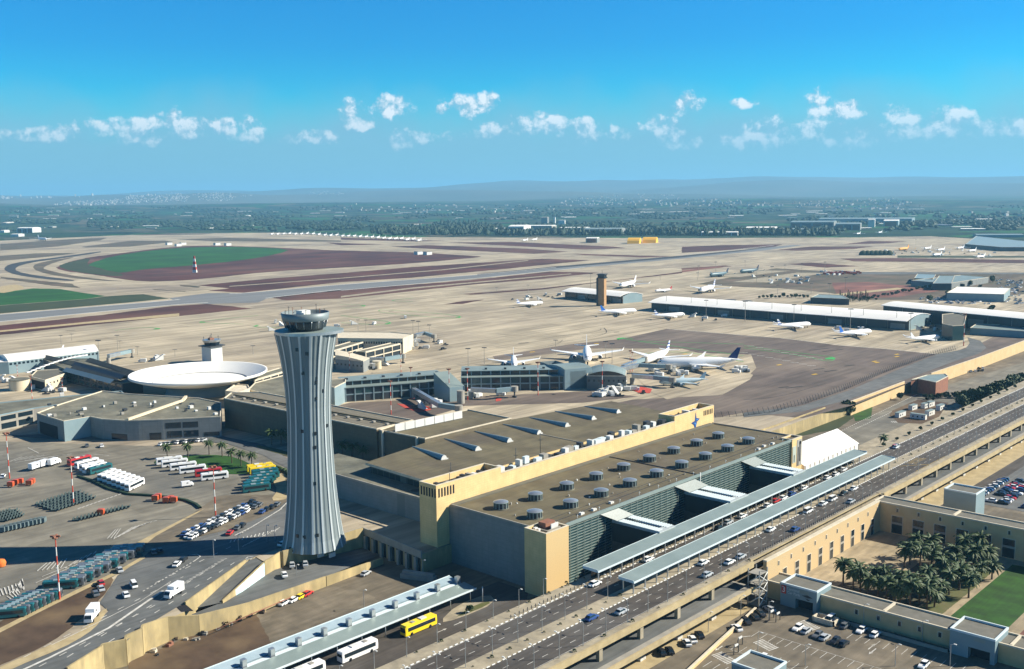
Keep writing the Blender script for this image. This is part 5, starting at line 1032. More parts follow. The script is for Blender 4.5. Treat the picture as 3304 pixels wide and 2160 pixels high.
# perimeter walls
def wallrun(name, label, pts, z0, z1, m, w_=.5, coping=None, cat='wall'):
    P = [pt(x, y, z1) for x, y in pts]; c = P[0]; t = thing(name, label, cat, (c.x, c.y, z0)); mb = MB()
    for a, b in zip(P, P[1:]):
        mid = (a+b)/2; mb.obox((mid.x, mid.y, z0), (b-a), (b-a).length+.1, w_, z1-z0)
    part(mb, 'wall_panel', M[m] if isinstance(m, str) else m, t)
    if coping:
        mb = MB()
        for a, b in zip(P, P[1:]): mid = (a+b)/2; mb.obox((mid.x, mid.y, z1+.01), (b-a), (b-a).length+.1, w_+.2, .18)
        part(mb, 'coping', M[coping], t)
    return t
wallrun('perimeter_wall', 'cream perimeter wall above the green bank behind the marquee', [(2745,1296),(2918,1231)], ZL, 1.6, 'stonew', coping='stonep')
wallrun('perimeter_wall', 'long cream perimeter wall climbing to the right edge behind the gatehouse', [(3004,1205),(3160,1153),(3304,1100),(3420,1058)], ZL, 1.8, 'stonew', coping='stonep')
wallrun('concrete_wall', 'stained concrete abutment wall beside the two dark culvert openings', [(2430,1395),(2500,1372),(2575,1345),(2662,1314)], ZL, .8, 'concy')
for x, lab in ((2523,'left'),(2568,'right')):
    q = pt(x,1375,ZL); mb = MB(); mb.box((q.x-2,q.y-3.4,ZL),(q.x+3.6,q.y+3.4,-.5)); o = mb.build('culvert', M['darkm'], None, q); tag(o, 'dark culvert block in the stained abutment, the '+lab+' of the two', 'culvert')
# see-through airside fence on the perimeter road
ft = thing('airside_fence', 'dark mesh fence with leaning posts following the perimeter road', 'fence', tuple(pt(2600,1300,0))); q = [pt(x,y,0) for x,y in ((2310,1348),(2400,1343),(2500,1330),(2600,1303),(2720,1262),(2850,1205),(3000,1150),(3090,1128))]
fm = mat('fence_mesh', (.05,.055,.06), rough=.8); mb = MB(); k = 0
for a, b in zip(q, q[1:]):
    n_ = max(1, int((b-a).length/3.5)); d = (b-a).normalized()
    for i in range(n_): p = a.lerp(b, i/n_); mb.tube(p, (p.x-.9,p.y-.9,3.6), .13, 4)
    for z in (.5,1.1,1.7,2.3,2.9): mb.tube((a.x,a.y,z),(b.x,b.y,z),.06,3)
part(mb, 'mesh', fm, ft)
# ------------------------------------------------------------------ courtyard building
st2 = grid_mat('courtyard_stone', (.60,.44,.235), (.52,.38,.20), 1.2, 1.2, .8, .05, (.52,.37,.19), nscale=.3)
rfy = mat('grey_gravel_roof', (.17,.16,.13), (.13,.125,.10), .4, detail=8)
def wing(name, label, x0, y0, x1, y1, z1, cat='arcade wing'):
    t = thing(name, label, cat, ((x0+x1)/2, (y0+y1)/2, ZL)); mb = MB(); mb.box((x0,y0,ZL),(x1,y1,z1-.5)); part(mb,'wall',st2,t)
    mb = MB(); mb.add([(x0,y0,z1-.48),(x1,y0,z1-.48),(x1,y1,z1-.48),(x0,y1,z1-.48)],[(0,1,2,3)],0)
    for a, b in (((x0-.05,y0-.05),(x1+.05,y0+.5)), ((x0-.05,y1-.5),(x1+.05,y1+.05)), ((x0-.05,y0+.5),(x0+.5,y1-.5)), ((x1-.5,y0+.5),(x1+.05,y1-.5))): mb.box((*a,z1-.49),(*b,z1),1)
    part(mb,'roof',[rfy,M['stonep']],t); return t
def opening(t, axis, c0, s, w_, z0, z1, name='window', out=1):
    """framed opening on a wall; axis 'x': wall plane x=c0, s = centre y"""
    mb = MB()
    def bx(a0, a1, za_, zb_, o0, o1, m): 
        if axis == 'x': mb.box((c0+o0*out, a0, za_), (c0+o1*out, a1, zb_), m)
        else: mb.box((a0, c0+o0*out, za_), (a1, c0+o1*out, zb_), m)
    bx(s-w_/2, s+w_/2, z0, z1, -.02, .03, 0)
    bx(s-w_/2-.22, s-w_/2, z0, z1+.22, -.02, .1, 1); bx(s+w_/2, s+w_/2+.22, z0, z1+.22, -.02, .1, 1); bx(s-w_/2, s+w_/2, z1, z1+.22, -.02, .1, 1)
    if z1-z0 > 3: bx(s-w_/2, s+w_/2, z0+(z1-z0)*.52, z0+(z1-z0)*.64, .03, .07, 2); 
    part(mb, name, [M['glass'], M['stonep'], M['conc']], t)
w1 = wing('arcade_wing', 'sunlit cream stone arcade wing with tall dark openings below the upper road', -160.9, 294.3, -159.6, 383.9, 5.4)
for y in (306.8,315.6,324.4,333.2,342,350.8,359.6,368.4,377.2): opening(w1, 'x', -159.6, y, 2.6, ZL+.05, -.6)
for y in [302.4+i*8.8 for i in range(10)]: opening(w1, 'x', -159.6, y, .7, 1.6, 3.1, 'small_window')
mb = MB()
for y in [298.5+i*9.35 for i in range(10)]: pass
w2_ = wing('arcade_wing', 'shaded cream stone wing with big square openings behind the palm grove', -162.0, 383.91, -60, 392.6, 5.0)
for i in range(12): opening(w2_, 'y', 383.91, -152.6+i*8.2, 4.2, ZL+.3, .2, out=-1); opening(w2_, 'y', 383.91, -152.6+i*8.2, .8, 1.9, 3.3, 'small_window', out=-1)
for x in (-132,-104): mb = MB(); mb.box((x,384.5,4.52),(x+.7,392,5.15)); part(mb,'roof_upstand',M['stonep'],w2_)
w3 = wing('arcade_wing', 'low cream stone wing with small windows between the car park and the lawn', -162.8, 294.2, -60, 303.6, -1.1)
for x in (-128.5,-121.5,-115,-109,-103): opening(w3, 'y', 294.2, x, .9, -4.4, -2.9, 'small_window', out=-1)
for x in (-120.5,-84): mb = MB(); mb.box((x,294.8,-1.58),(x+.7,303,-1.0)); part(mb,'roof_upstand',M['stonep'],w3)
mb = MB(); mb.box((-159,303.62,-2.0),(-60,304.1,-1.3)); part(mb,'cornice',M['stonep'],w3)
# blue-grey gate boxes
def gate_box(label, x0, y0, x1, y1, z1, vent=True, sign=False):
    t = thing('gate_building', label, 'gate building', ((x0+x1)/2,(y0+y1)/2,ZL)); mb = MB()
    # body with a deep entrance opening on the front
    ox0, ox1, oz = x0+(x1-x0)*.42, x0+(x1-x0)*.90, -3.6
    mb.box((x0,y0+.01,ZL),(ox0,y1,z1-.6)); mb.box((ox1,y0+.01,ZL),(x1,y1,z1-.6)); mb.box((ox0,y0+.01,oz),(ox1,y1,z1-.6)); mb.box((ox0,y0+2.3,ZL),(ox1,y1,oz))
    part(mb,'body',M['bluegrey'],t)
    mb = MB(); mb.box((ox0,y0+2.2,ZL),(ox1,y0+2.29,oz)); part(mb,'entrance_door',M['glass'],t)
    mb = MB(); mb.add([(x0,y0,z1-.59),(x1,y0,z1-.59),(x1,y1,z1-.59),(x0,y1,z1-.59)],[(0,1,2,3)],0)
    for a, b in (((x0-.06,y0-.06),(x1+.06,y0+.4)), ((x0-.06,y1-.4),(x1+.06,y1+.06)), ((x0-.06,y0+.4),(x0+.4,y1-.4)), ((x1-.4,y0+.4),(x1+.06,y1-.4))): mb.box((*a,z1-.595),(*b,z1),1)
    part(mb,'roof',[rfy,M['paneledge']],t)
    if vent: mb = MB(); mb.box(((x0+x1)/2+.4,y0-.05,z1-2.0),((x0+x1)/2+3.6,y0,z1-1.0)); part(mb,'vent_grille',M['tealroof'],t)
    mb = MB(); mb.box((x1,y0+2.6,ZL),(x1+.05,y0+3.8,-4.6)); part(mb,'side_door',M['darkm'],t)
    return t
GB1 = gate_box('blue-grey entrance box with the red number 3 on its front beside the zebra crossing', -153.0, 291.6, -140.4, 301.6, .6, True)
gate_box('blue-grey entrance box in the bottom right corner at the end of the low stone wing', -99.2, 291.3, -86.8, 302.6, .6, True)
gate_box('blue-grey box standing behind the shaded stone wing near the full car park', -146.2, 414.7, -133.6, 425.2, 6.0, False)
q = pt(2450,2130,ZL+6.5); gate_box('blue-grey box roof just cut by the bottom edge of the picture', q.x-5, q.y-6, q.x+6, q.y+4, -.4, False)
# writing on the entrance box
def text(s, loc, size, m, parent, rot, name='sign_text', ext=.02):
    cu = bpy.data.curves.new(name, 'FONT'); cu.body = s; cu.size = size; cu.extrude = ext; cu.align_x = 'CENTER'; cu.align_y = 'CENTER'
    o = bpy.data.objects.new(name, cu); COL.objects.link(o); cu.materials.append(m); L0 = Vector((0,0,0)); p = parent
    while p is not None: L0 += Vector(p.location); p = p.parent
    bpy.context.view_layer.update(); me = bpy.data.meshes.new_from_object(o.evaluated_get(bpy.context.evaluated_depsgraph_get())); bpy.data.objects.remove(o)
    if not me.materials: me.materials.append(m)
    o = bpy.data.objects.new(name, me); COL.objects.link(o)
    o.parent = parent; o.location = Vector(loc)-L0; o.rotation_euler = rot; return o
mb = MB(); mb.box((-152.6,291.45,-2.9),(-151.0,291.57,-.25)); part(mb,'number_panel',M['redp'],GB1)
text('3', (-151.8,291.40,-1.6), 2.6, M['white'], GB1, (PI/2,0,0))
text('Terminal', (-148.6,291.50,-1.0), 1.25, M['paneledge'], GB1, (PI/2,0,0)); text('Car Park', (-148.4,291.50,-2.2), 1.25, M['paneledge'], GB1, (PI/2,0,0))
mb = MB(); mb.add([(-145.6,291.52,-2.0),(-143.6,291.52,-1.5),(-141.7,291.52,-2.1),(-143.5,291.52,-2.45)],[(0,1,2,3)]); mb.add([(-144.4,291.52,-2.6),(-142.6,291.52,-2.9),(-143.4,291.52,-3.3)],[(0,1,2)]); part(mb,'emblem',M['darkm'],GB1)
# stair tower with crossed braces at the deck corner
stt = thing('stair_tower', 'open steel stair tower with diagonal braces at the corner of the upper road', 'stair tower', (-158.5,286.5,ZL))
for dx in (-2,2):
    for dy in (-2.5,2.5): mb = MB(); mb.box((-158.5+dx-.15,286.5+dy-.15,ZL),(-158.5+dx+.15,286.5+dy+.15,5.5)); part(mb,'post',M['steel'],stt)
for i, z in enumerate((-6.5,-3,.5,4)):
    mb = MB(); mb.box((-160.6,284,z),(-156.4,289,z+.15)); part(mb,'landing',M['conc'],stt)
    if i < 3: mb = MB(); mb.tube((-156.4,284,z+.2),(-156.4,289,z+3.4),.16,4); mb.tube((-156.4,289,z+.2),(-156.4,284,z+3.4),.16,4); part(mb,'brace',M['whitem'],stt)
    if i < 3: mb = MB(); mb.tube((-160.6,283.9,z+.2),(-156.4,283.9,z+3.4),.2,4); part(mb,'flight',M['whitem'],stt)
t = wallrun('lot_wall', 'cream kerb wall separating the car park from the road under the viaduct', [(2190,2190),(2330,2060),(2438,1962)], ZL, ZL+1.1, 'stonew', .5, 'stonep')
t = thing('lot_hedge_wall', 'low planted retaining wall along the foot of the low stone wing', 'wall', (-120,288.3,ZL)); mb = MB(); mb.box((-136,290.6,ZL),(-99.5,291.0,ZL+1.0)); part(mb,'wall_panel',M['conc'],t)
mb = MB(); random.seed(4)
for i in range(60):
    x = -138+i*.65; mb.lathe([(.05,0),(.45,.25),(.4,.7),(.03,.95)], (x+2,291.8+random.uniform(-.2,.2),ZL), 6, 0)
part(mb,'planting',M['leafd'],t)
pn = thing('stair_pen', 'small open cream-walled stair pen right of the number 3 entrance box', 'stair pen', (-136,289.5,ZL)); mb = MB()
for a, b in (((-139,286.2),(-132,286.6)),((-139,290),(-132,290.4)),((-139.2,286.2),(-138.8,290.4)),((-132.4,286.2),(-132,290.4)),((-136,286.6),(-135.7,290))): mb.box((*a,ZL),(*b,ZL+1.6))
part(mb,'wall_panel',M['stonep'],pn)
# planting ball by the entrance box
mb = MB(); q = pt(2518,1890,ZL); rnd = random.Random(8)
for i in range(240):
    a, b_ = rnd.uniform(0,2*PI), rnd.uniform(-.6,1.5); r_ = 2.3*rnd.uniform(.8,1.05); c = Vector((q.x-2+r_*math.cos(a)*math.cos(b_), q.y+2+r_*math.sin(a)*math.cos(b_), ZL+2.6+2.6*math.sin(b_))); s = .55
    mb.add([c+Vector([rnd.uniform(-s,s) for _ in range(3)]) for _ in range(4)],[(0,1,2,3)])
tag(mb.build('clipped_tree', M['leafd'], None, (q.x-2,q.y+2,ZL)), 'dark rounded tree squeezed beside the number 3 entrance box', 'tree')
# ------------------------------------------------------------------ palms
rnd = random.Random(21)
def make_palm(name, H_, nf=26, L_=3.4, seed=1):
    rn = random.Random(seed); t = thing(name, 'tall date palm', 'palm tree'); mb = MB(); mb.cyl((0,0,0),.34,H_*.5,7,0,.27,cap=False); mb.cyl((0,0,H_*.5),.27,H_*.5,7,0,.24); kid(part(mb,'trunk',M['trunk'],t))
    mb = MB()
    for i in range(nf):
        a = 2*PI*i/nf*2.4+rn.uniform(-.2,.2); e = rn.uniform(-.35,1.15); LL = L_*rn.uniform(.85,1.1); p = Vector((0,0,H_)); d = Vector((math.cos(a)*math.cos(e), math.sin(a)*math.cos(e), math.sin(e))); side = Vector((-math.sin(a), math.cos(a), 0)); S = 6; prev = p
        for k in range(S):
            d = (d+Vector((0,0,-.26))).normalized(); q = prev+d*LL/S; w_ = .62*(1-abs(k/S-.4)*1.1); w2 = .62*(1-abs((k+1)/S-.4)*1.1)*(k < S-1)
            dr = Vector((0,0,-.22))
            mb.add([prev, q, q+side*w2+dr*1.1, prev+side*w_+dr],[(0,1,2,3)]); mb.add([prev, q, q-side*w2+dr*1.1, prev-side*w_+dr],[(3,2,1,0)]); prev = q
    kid(part(mb,'crown',M['frond'],t)); return t
palms = [make_palm('date_palm', 6.8, 40, 4.1, 1), make_palm('date_palm', 7.8, 36, 4.2, 2), make_palm('date_palm', 5.6, 38, 4.3, 3)]
gridp = [(2918,1832),(2968,1845),(3005,1826),(3040,1880),(2990,1905),(3010,1815),(2935,1822),(3080,1860),(3105,1875),(3095,1905),(3062,1920),(3142,1893),(3125,1930),(3150,1845),(3185,1830),(3165,1880),(3132,1850),(3040,1840),(3075,1825),(2955,1800),(3000,1790),(3110,1800),(3160,1800),(3200,1870),
         (2752,1905),(2775,1912),(2800,1918),(2832,1930),(2860,1937),(2887,1945),(2820,1900),(2850,1905),(2770,1885),(2905,1910),(2930,1930),(2950,1915),(2965,1950),(2990,1965),(3015,1960),(3035,1945),(2935,1965),(2905,1950),(3000,1940),(2720,1890),(2880,1920)]
n = len(gridp); order = sorted(range(n), key=lambda i: gridp[i][0])
for r_, i in enumerate(order):
    q = pt(*gridp[i], ZL); back_row = gridp[i][1] < 1896 and gridp[i][0] > 2905
    lab = nth(r_+1)+' date palm from the left in the courtyard grove'
    src = palms[i % 3]; o = src if i < 3 else None
    if o is None: o = copy_thing(src, (q.x,q.y,ZL), rnd.uniform(0,6.28), lab, scale=rnd.uniform(.85,1.1))
    else: o.location = (q.x,q.y,ZL); o['label'] = lab
    o['group'] = 'date palms in the courtyard garden'
def more_palm(x, y, z, lab, sc_=1.0, kind=1, grp=None):
    q = pt(x,y,z); return copy_thing(palms[kind], (q.x,q.y,z), rnd.uniform(0,6), lab, group=grp, scale=sc_)
yp = [(540,1480),(607,1478),(675,1468),(717,1475),(748,1497),(778,1505),(813,1510)]
for i, p in enumerate(yp): more_palm(*p, 0, nth(i+1)+' palm from the left along the green traffic island by the old terminal', .8, 1, 'palms on the bus yard traffic island')
for i, p in enumerate([(876,1437),(907,1438),(937,1443),(1106,1478),(1136,1485),(1172,1495)]): more_palm(*p, 0, nth(i+1)+' shaded palm from the left below the brown connector wall', .9, 1, 'shaded palms below the brown connector')
more_palm(2852,1440,ZD-4, 'lone squat palm on the pavement at the end of the kerb canopy', .8, 2)
# ------------------------------------------------------------------ coach station canopy
zc = -2.2
cs = thing('coach_station_canopy', 'long pale blue coach station canopy carried by a row of square grey piers', 'canopy', (-235,185,ZL))
xa, xb = -241.0, -229.4; y0_, y1_ = 60, 228.5
def on(x, z): return x
mb = MB(); mb.add([(xa,y0_,zc+1.3),(xa+3.9,y0_,zc+.7),(xa+3.9,y1_-1,zc+.7),(xa,y1_-1,zc+1.3)],[(0,1,2,3)]); mb.add([(xa,y0_,zc+1.0),(xa+3.9,y0_,zc+.4),(xa+3.9,y1_-1,zc+.4),(xa,y1_-1,zc+1.0)],[(3,2,1,0)]); part(mb,'upper_roof',mat('pale_blue_roof',(.33,.42,.46),(.27,.36,.40),.3),cs)
mb = MB(); mb.add([(xa+6.0,y0_,zc+.45),(xb,y0_,zc-.3),(xb,y1_,zc-.3),(xa+6.0,y1_,zc+.45)],[(0,1,2,3)]); mb.add([(xa+6.0,y0_,zc+.15),(xb,y0_,zc-.6),(xb,y1_,zc-.6),(xa+6.0,y1_,zc+.15)],[(3,2,1,0)]); part(mb,'lower_roof',M['tealroof'],cs)
mb = MB(); mb.box((xb,y0_,zc-.7),(xb+.15,y1_,zc-.1)); part(mb,'roof_edge',M['paneledge'],cs)
mb = MB(); mb.box((xa-.2,y0_,zc+.9),(xa,y1_-1,zc+1.5)); part(mb,'roof_edge',M['paneledge'],cs)
mb = MB(); mb.add([(xa+3.9,y0_,zc+.35),(xa+6,y0_,zc+.1),(xa+6,y1_-1,zc+.1),(xa+3.9,y1_-1,zc+.35)],[(0,1,2,3)]); part(mb,'glass_gutter',M['paneledge'],cs)
y = 226.5
while y > 96:
    mb = MB(); mb.box((xa+4.1,y-.7,ZL),(xa+5.5,y+.7,zc+2.6)); part(mb,'pier',M['steel'],cs)
    mb = MB(); mb.tube((xb-.8,y,ZL),(xb-.8,y,zc-.4),.16,6); part(mb,'post',M['steel'],cs); y -= 9.1
mb = MB(); y = 100
while y < 224: mb.tube((xa-3,y,ZL),(xa-3,y,ZL+1.3),.05,4); y += 2.2
mb.tube((xa-3,100,ZL+1.3),(xa-3,224,ZL+1.3),.06,4); mb.tube((xa-3,100,ZL+.7),(xa-3,224,ZL+.7),.05,4)
tag(mb.build('railing', M['bluegrey'], None, (xa-3,160,ZL)), 'grey railing behind the coach station canopy', 'railing')
t = thing('bus_stop_sign', 'slim pole at the right tip of the coach station canopy', 'pole', (-226,229,ZL)); mb = MB(); mb.tube((-227.5,229.5,ZL),(-227.5,229.5,-1.8),.18,6); part(mb,'post',M['whitem'],t)
# ------------------------------------------------------------------ ramps and retaining walls on the left
sheet('ramp_road', [(792,1815,0),(825,1800,0),(852,1818,-.2),(715,1945,-3.2),(618,1966,-3.6)], 'asphaltg', zoff=.02)
sheet('sunken_road', [(715,1945,-3.6),(852,1850,-3.6),(1030,1795,-4.4),(1170,1770,-6.3),(1230,1790,-6.8),(1050,1862,-5.0),(934,1902,-4.2),(800,1947,-3.7),(640,2005,-3.0),(600,1990,-3.0)], 'asphaltg', zoff=.03)
def wall3(name, label, P, m, w_=.5, cop=None):
    """P: list of (px,py at top, ztop, zbase)"""
    W = [(pt(a,b,c), d) for a,b,c,d in P]; t = thing(name, label, 'retaining wall', (W[0][0].x, W[0][0].y, W[0][1])); mb = MB()
    for (a, za_), (b, zb_) in zip(W, W[1:]):
        d = (b-a); d.z = 0; d.normalize(); n_ = Vector((-d.y,d.x,0))*w_/2
        vs = [Vector((v.x,v.y,z)) for v, z in ((a-n_,za_),(b-n_,zb_),(b+n_,zb_),(a+n_,za_),(a-n_,a.z),(b-n_,b.z),(b+n_,b.z),(a+n_,a.z))]
        mb.add(vs,[(0,1,5,4),(1,2,6,5),(2,3,7,6),(3,0,4,7),(4,5,6,7)])
    part(mb,'wall_panel',M[m],t); return t
wall3('retaining_wall', 'upper cream wall lining the access road beside the descending ramp', [(597,1943,1.0,-4.5),(700,1870,1.0,-3),(792,1806,1.0,-1)], 'concy')
wall3('retaining_wall', 'stepped stained wall below the big control tower above the sunken road', [(852,1812,1.4,-5),(905,1780,1.4,-5),(912,1778,1.8,-5),(1035,1745,1.8,-5),(1170,1703,1.6,-6)], 'concy')
t = wall3('mural_wall', 'wedge-shaped retaining wall carrying a pale blue mural beside the sunken road', [(717,1938,-2.6,-4.4),(780,1880,-.6,-4.4),(852,1813,1.2,-4.4)], 'concy')
a, m_, b = pt(724,1931,-2.5), pt(780,1880,-.6), pt(850,1815,1.2); mb = MB()
for p, q, zp, zq in ((a,m_,-4.0,-4.0),(m_,b,-4.0,-3.6)):
    d = (q-p); d.z = 0; d.normalize(); n_ = Vector((d.y,-d.x,0)); n_ = n_ if n_.dot(Vector((-p.x,-p.y,0))) > 0 else -n_; o1 = n_*.36
    mb.add([Vector((p.x,p.y,zp))+o1, Vector((q.x,q.y,zq))+o1, Vector((q.x,q.y,q.z-.2))+o1, Vector((p.x,p.y,p.z-.25))+o1],[(0,1,2,3)],0)
part(mb,'mural',[mat('mural_paint',(.60,.74,.74),(.42,.66,.66),.8,detail=3,ramp=(.5,.56))],t)
lw_px = [(200,2154,.8,ZL),(215,2154,.8,ZL),(326,2085,.8,ZL),(330,2078,1.1,ZL),(404,2062,1.1,ZL),(406,2050,1.3,ZL),(456,2028,1.3,ZL),(460,2016,1.5,ZL),(540,1990,.8,ZL),(640,1985,-.8,ZL),(800,1945,-2.4,ZL),(934,1900,-2.9,ZL),(1050,1860,-3.4,ZL)]
wall3('retaining_wall', 'long stepped lower wall of stained yellow concrete facing the station yard', lw_px[1:], 'concy', .6)
wall3('retaining_wall', 'shaded end of the lower yard wall running on beneath the road bridge', [(1052,1860,-3.4,ZL),(1120,1838,-3.8,ZL),(1235,1800,-4.6,ZL)], 'concy', .6)
q = pt(1195,1100,0)
mb = MB(); q1, q2, q3, q4 = pt(560,1952,.05), pt(596,1948,.05), pt(625,1972,.05), pt(585,1975,.05); mb.add([q1,q2,q3,q4],[(0,1,2,3)]); tag(mb.build('ramp_hole_shade', M['black'], None, q1), 'black sheet painting the shaded ramp hole at the foot of the upper cream ramp wall', 'pit')  # flat black sheet paints the darkness where the ramp dives underground
# notice boards on the lower wall
for i, (x, y) in enumerate(((966,1900),(1018,1882),(1035,1790),(1072,1790))):
    z = -4.6 if i < 2 else -2; q = pt(x,y,z); mb = MB(); mb.box((q.x-.2,q.y-1.4,z-.8),(q.x+.35,q.y+1.2,z+.8)); tag(mb.build('notice_board', M['whitem'], None, q), ('left','right','upper left','upper right')[i]+' blank white board on the stained wall below the big control tower', 'board')
# conveyor pipe along the wall
a, b = pt(700,2030,-5), pt(938,1928,-5); mb = MB(); mb.tube(a,b,.18,6); tag(mb.build('pipe', M['brick'], None, a), 'rusty pipe running along the lower stained wall', 'pipe')
# spoil and junk in the station yard
rnd = random.Random(31); jm = [M['conc'], M['brick'], M['sand'], M['darkm'], M['conc'], M['stonep'], M['trunk']]
for i in range(30):
    x = 470+i*13.0+rnd.uniform(-14,14); y = 2105-i*4.9+rnd.uniform(-20,26); q = pt(x,y,ZL); s = rnd.uniform(.5,1.3); mb = MB(); a = rnd.uniform(0,3)
    mb.obox((q.x,q.y,ZL),(math.cos(a),math.sin(a)),s*1.8,s,s*.8); mb.obox((q.x+.3,q.y+.2,ZL+s*.8),(math.cos(a+.5),math.sin(a+.5)),s,s*.6,s*.4)
    tag(mb.build('rubbish_heap', rnd.choice(jm), None, (q.x,q.y,ZL)), 'small heap of boards and crates dumped in the station yard', 'rubbish', 'rubbish dumped along the foot of the stained wall')
# cabins and small things right
cb = [(2905,1345,9,2.6,0),(2963,1352,9,2.6,1),(3000,1340,8,2.6,2),(2945,1322,7,2.6,3),(2985,1316,7,2.6,4),(3035,1322,8,2.8,5),(3000,1312,8,2.8,6)]
for i, (x, y, l_, w_, k) in enumerate(cb):
    q = pt(x,y,ZL); t = thing('site_cabin', nth(i+1)+' white site cabin of the cluster inside the kerbed island beside the tree-lined road', 'cabin', (q.x,q.y,ZL)); mb = MB(); mb.obox((q.x,q.y,ZL),(.05,1) if i != 1 else (1,0),l_,w_,2.9); part(mb,'body',M['whitem'],t)
    mb = MB(); mb.obox((q.x,q.y,ZL+2.9),(.05,1) if i != 1 else (1,0),l_+.3,w_+.3,.18); part(mb,'roof',M['tealroof'],t)
    for j in range(3): mb = MB(); dy = (-.3+.3*j)*l_; mb.box((q.x+w_/2,q.y+dy-.4,ZL+1.1),(q.x+w_/2+.05,q.y+dy+.4,ZL+2.0)) if i != 1 else mb.box((q.x+dy-.4,q.y-w_/2-.05,ZL+1.1),(q.x+dy+.4,q.y-w_/2,ZL+2.0)); part(mb,'window',M['glass'],t)
sheet('cabin_island', [(2870,1340),(2880,1325),(2960,1290),(3060,1300),(3030,1345),(2975,1368),(2900,1365)], 'dirt', ZL+.1)
# bins behind the hall
for i, (x, y) in enumerate(((2462,1402),(2475,1398),(2490,1422),(2452,1418))): q = pt(x,y,2); t = thing('skip_container', ('left','middle','right','front')[i]+' white container behind the far corner of the departures hall', 'container', (q.x,q.y,-1)); mb = MB(); mb.box((q.x-1.5,q.y-2.5,-1),(q.x+1.5,q.y+2.5,2)); part(mb,'body',M['whitem'],t); mb = MB(); mb.box((q.x-1.6,q.y-2.6,2.01),(q.x+1.6,q.y+2.6,2.2)); part(mb,'lid',M['conc'],t)
# ------------------------------------------------------------------ trees
def tree_proto(name, label, H_, Rr_, seed, m='leaf', n=420, shape=1.0):
    rn = random.Random(seed); t = thing(name, label, 'tree'); mb = MB(); mb.cyl((0,0,0),.22*H_/6,H_*.45,6,0,.14*H_/6)
    for k in range(4): a = k*1.6+rn.random(); mb.tube((0,0,H_*.35),(math.cos(a)*Rr_*.5,math.sin(a)*Rr_*.5,H_*.62),.09*H_/6,4,r2=.04)
    kid(part(mb,'trunk',M['trunk'],t)); mb = MB(); cl = [(Vector((rn.uniform(-.55,.55)*Rr_, rn.uniform(-.55,.55)*Rr_, H_*(.42+.4*rn.random()))), Rr_*rn.uniform(.38,.6)) for _ in range(9)]
    for i in range(n):
        c, r_ = cl[i % 9]; a, e = rn.uniform(0,2*PI), math.asin(rn.uniform(-.8,1)); k = r_*rn.uniform(.7,1.05); p = c+Vector((math.cos(a)*math.cos(e)*k, math.sin(a)*math.cos(e)*k, math.sin(e)*k*shape)); s = .30*Rr_/2.2
        u = Vector([rn.uniform(-1,1) for _ in range(3)]).normalized()*s; v = u.orthogonal().normalized()*s; mb.add([p-u-v,p+u-v,p+u+v,p-u+v],[(0,1,2,3)])
    kid(part(mb,'crown',M[m],t)); return t
def cyp_proto(name, label, H_, seed):
    rn = random.Random(seed); t = thing(name, label, 'tree'); mb = MB(); mb.cyl((0,0,0),.2,H_*.3,5); kid(part(mb,'trunk',M['trunk'],t)); mb = MB()
    for i in range(160):
        z = H_*rn.uniform(.06,1); r_ = .13*H_*(1-z/H_)**.6*rn.uniform(.7,1.1); a = rn.uniform(0,2*PI); p = Vector((math.cos(a)*r_,math.sin(a)*r_,z)); s = .5; mb.add([p+Vector((rn.uniform(-s,s),rn.uniform(-s,s),rn.uniform(-s,s))) for _ in range(4)],[(0,1,2,3)])
    kid(part(mb,'crown',M['leafd'],t)); return t
TB = [tree_proto('broadleaf_tree', 'broad dark green tree', 6.5, 3.0, 5), tree_proto('broadleaf_tree', 'round tree', 5.0, 2.4, 6), tree_proto('broadleaf_tree', 'dark round tree', 5.5, 2.6, 7, 'leafd')]
TC = cyp_proto('cypress_tree', 'narrow dark cypress', 11, 3)
used = {}
def put_tree(src, x, y, z, lab, sc_=1.0, grp=None, world=False):
    q = Vector((x,y,z)) if world else pt(x,y,z)
    if src.name not in used: used[src.name] = 1; o = src; o.location = (q.x,q.y,z); o.scale = (sc_,)*3; o['label'] = lab; 
    else: o = copy_thing(src, (q.x,q.y,z), random.uniform(0,6), lab, scale=sc_)
    if grp: o['group'] = grp
    elif 'group' in o.keys(): del o['group']
    return o
random.seed(13)
put_tree(TB[0], 2738, 1340, ZL, 'largest dark round tree beside the cream perimeter wall above the green bank', 1.35)
put_tree(TB[1], 2700, 1345, ZL, 'smaller tree left of the largest round tree on the green bank', .9); put_tree(TB[2], 2905, 1290, ZL, 'dark bush-like tree between the cabins and the brick gatehouse', .9)
put_tree(TB[2], 2880, 1262, ZL, 'rusty-green tree just left of the brick gatehouse', .8)
put_tree(TB[1], 1515, 1978, ZL, 'small dark tree on the kerb island at the coach road bend', .55)
put_tree(TB[0], 2575, 1598+20, ZL, 'dark shrub tree in shade beside the viaduct foot', .5)
n = 44
for i in range(n):
    t_ = i/(n-1); x = 3105+t_*215; y = 1318-t_*74; put_tree(TB[i % 3], x, y+random.uniform(-2,2), ZL, nth(i+1)+' tree from the left in the dense green row beside the tree-lined road', random.uniform(1.25,1.6), 'dense tree row beside the upper road')
for i in range(16): put_tree(TB[(i+1) % 3], 2985+i*9+random.uniform(-3,3), 1292-i*.6+random.uniform(-6,6), ZL, nth(i+1)+' low shrub tree from the left behind the white cabins', random.uniform(.45,.7), 'shrub trees behind the cabins')
for i in range(14):
    y = 470+i*15.0; put_tree(TB[1], -194.6, y, ZD, nth(i+1)+' young street tree from the left on the sandy verge beside the upper road', .42, 'young street trees on the verge', True)
for i in range(24): put_tree(TC, 2710+(i % 12)*8+random.uniform(-3,3), 968+random.uniform(-4,4)+(i//12)*4, 0, 'dark cypress in the clump behind the long white hall', random.uniform(.7,1.1), 'cypresses behind the long white hall')
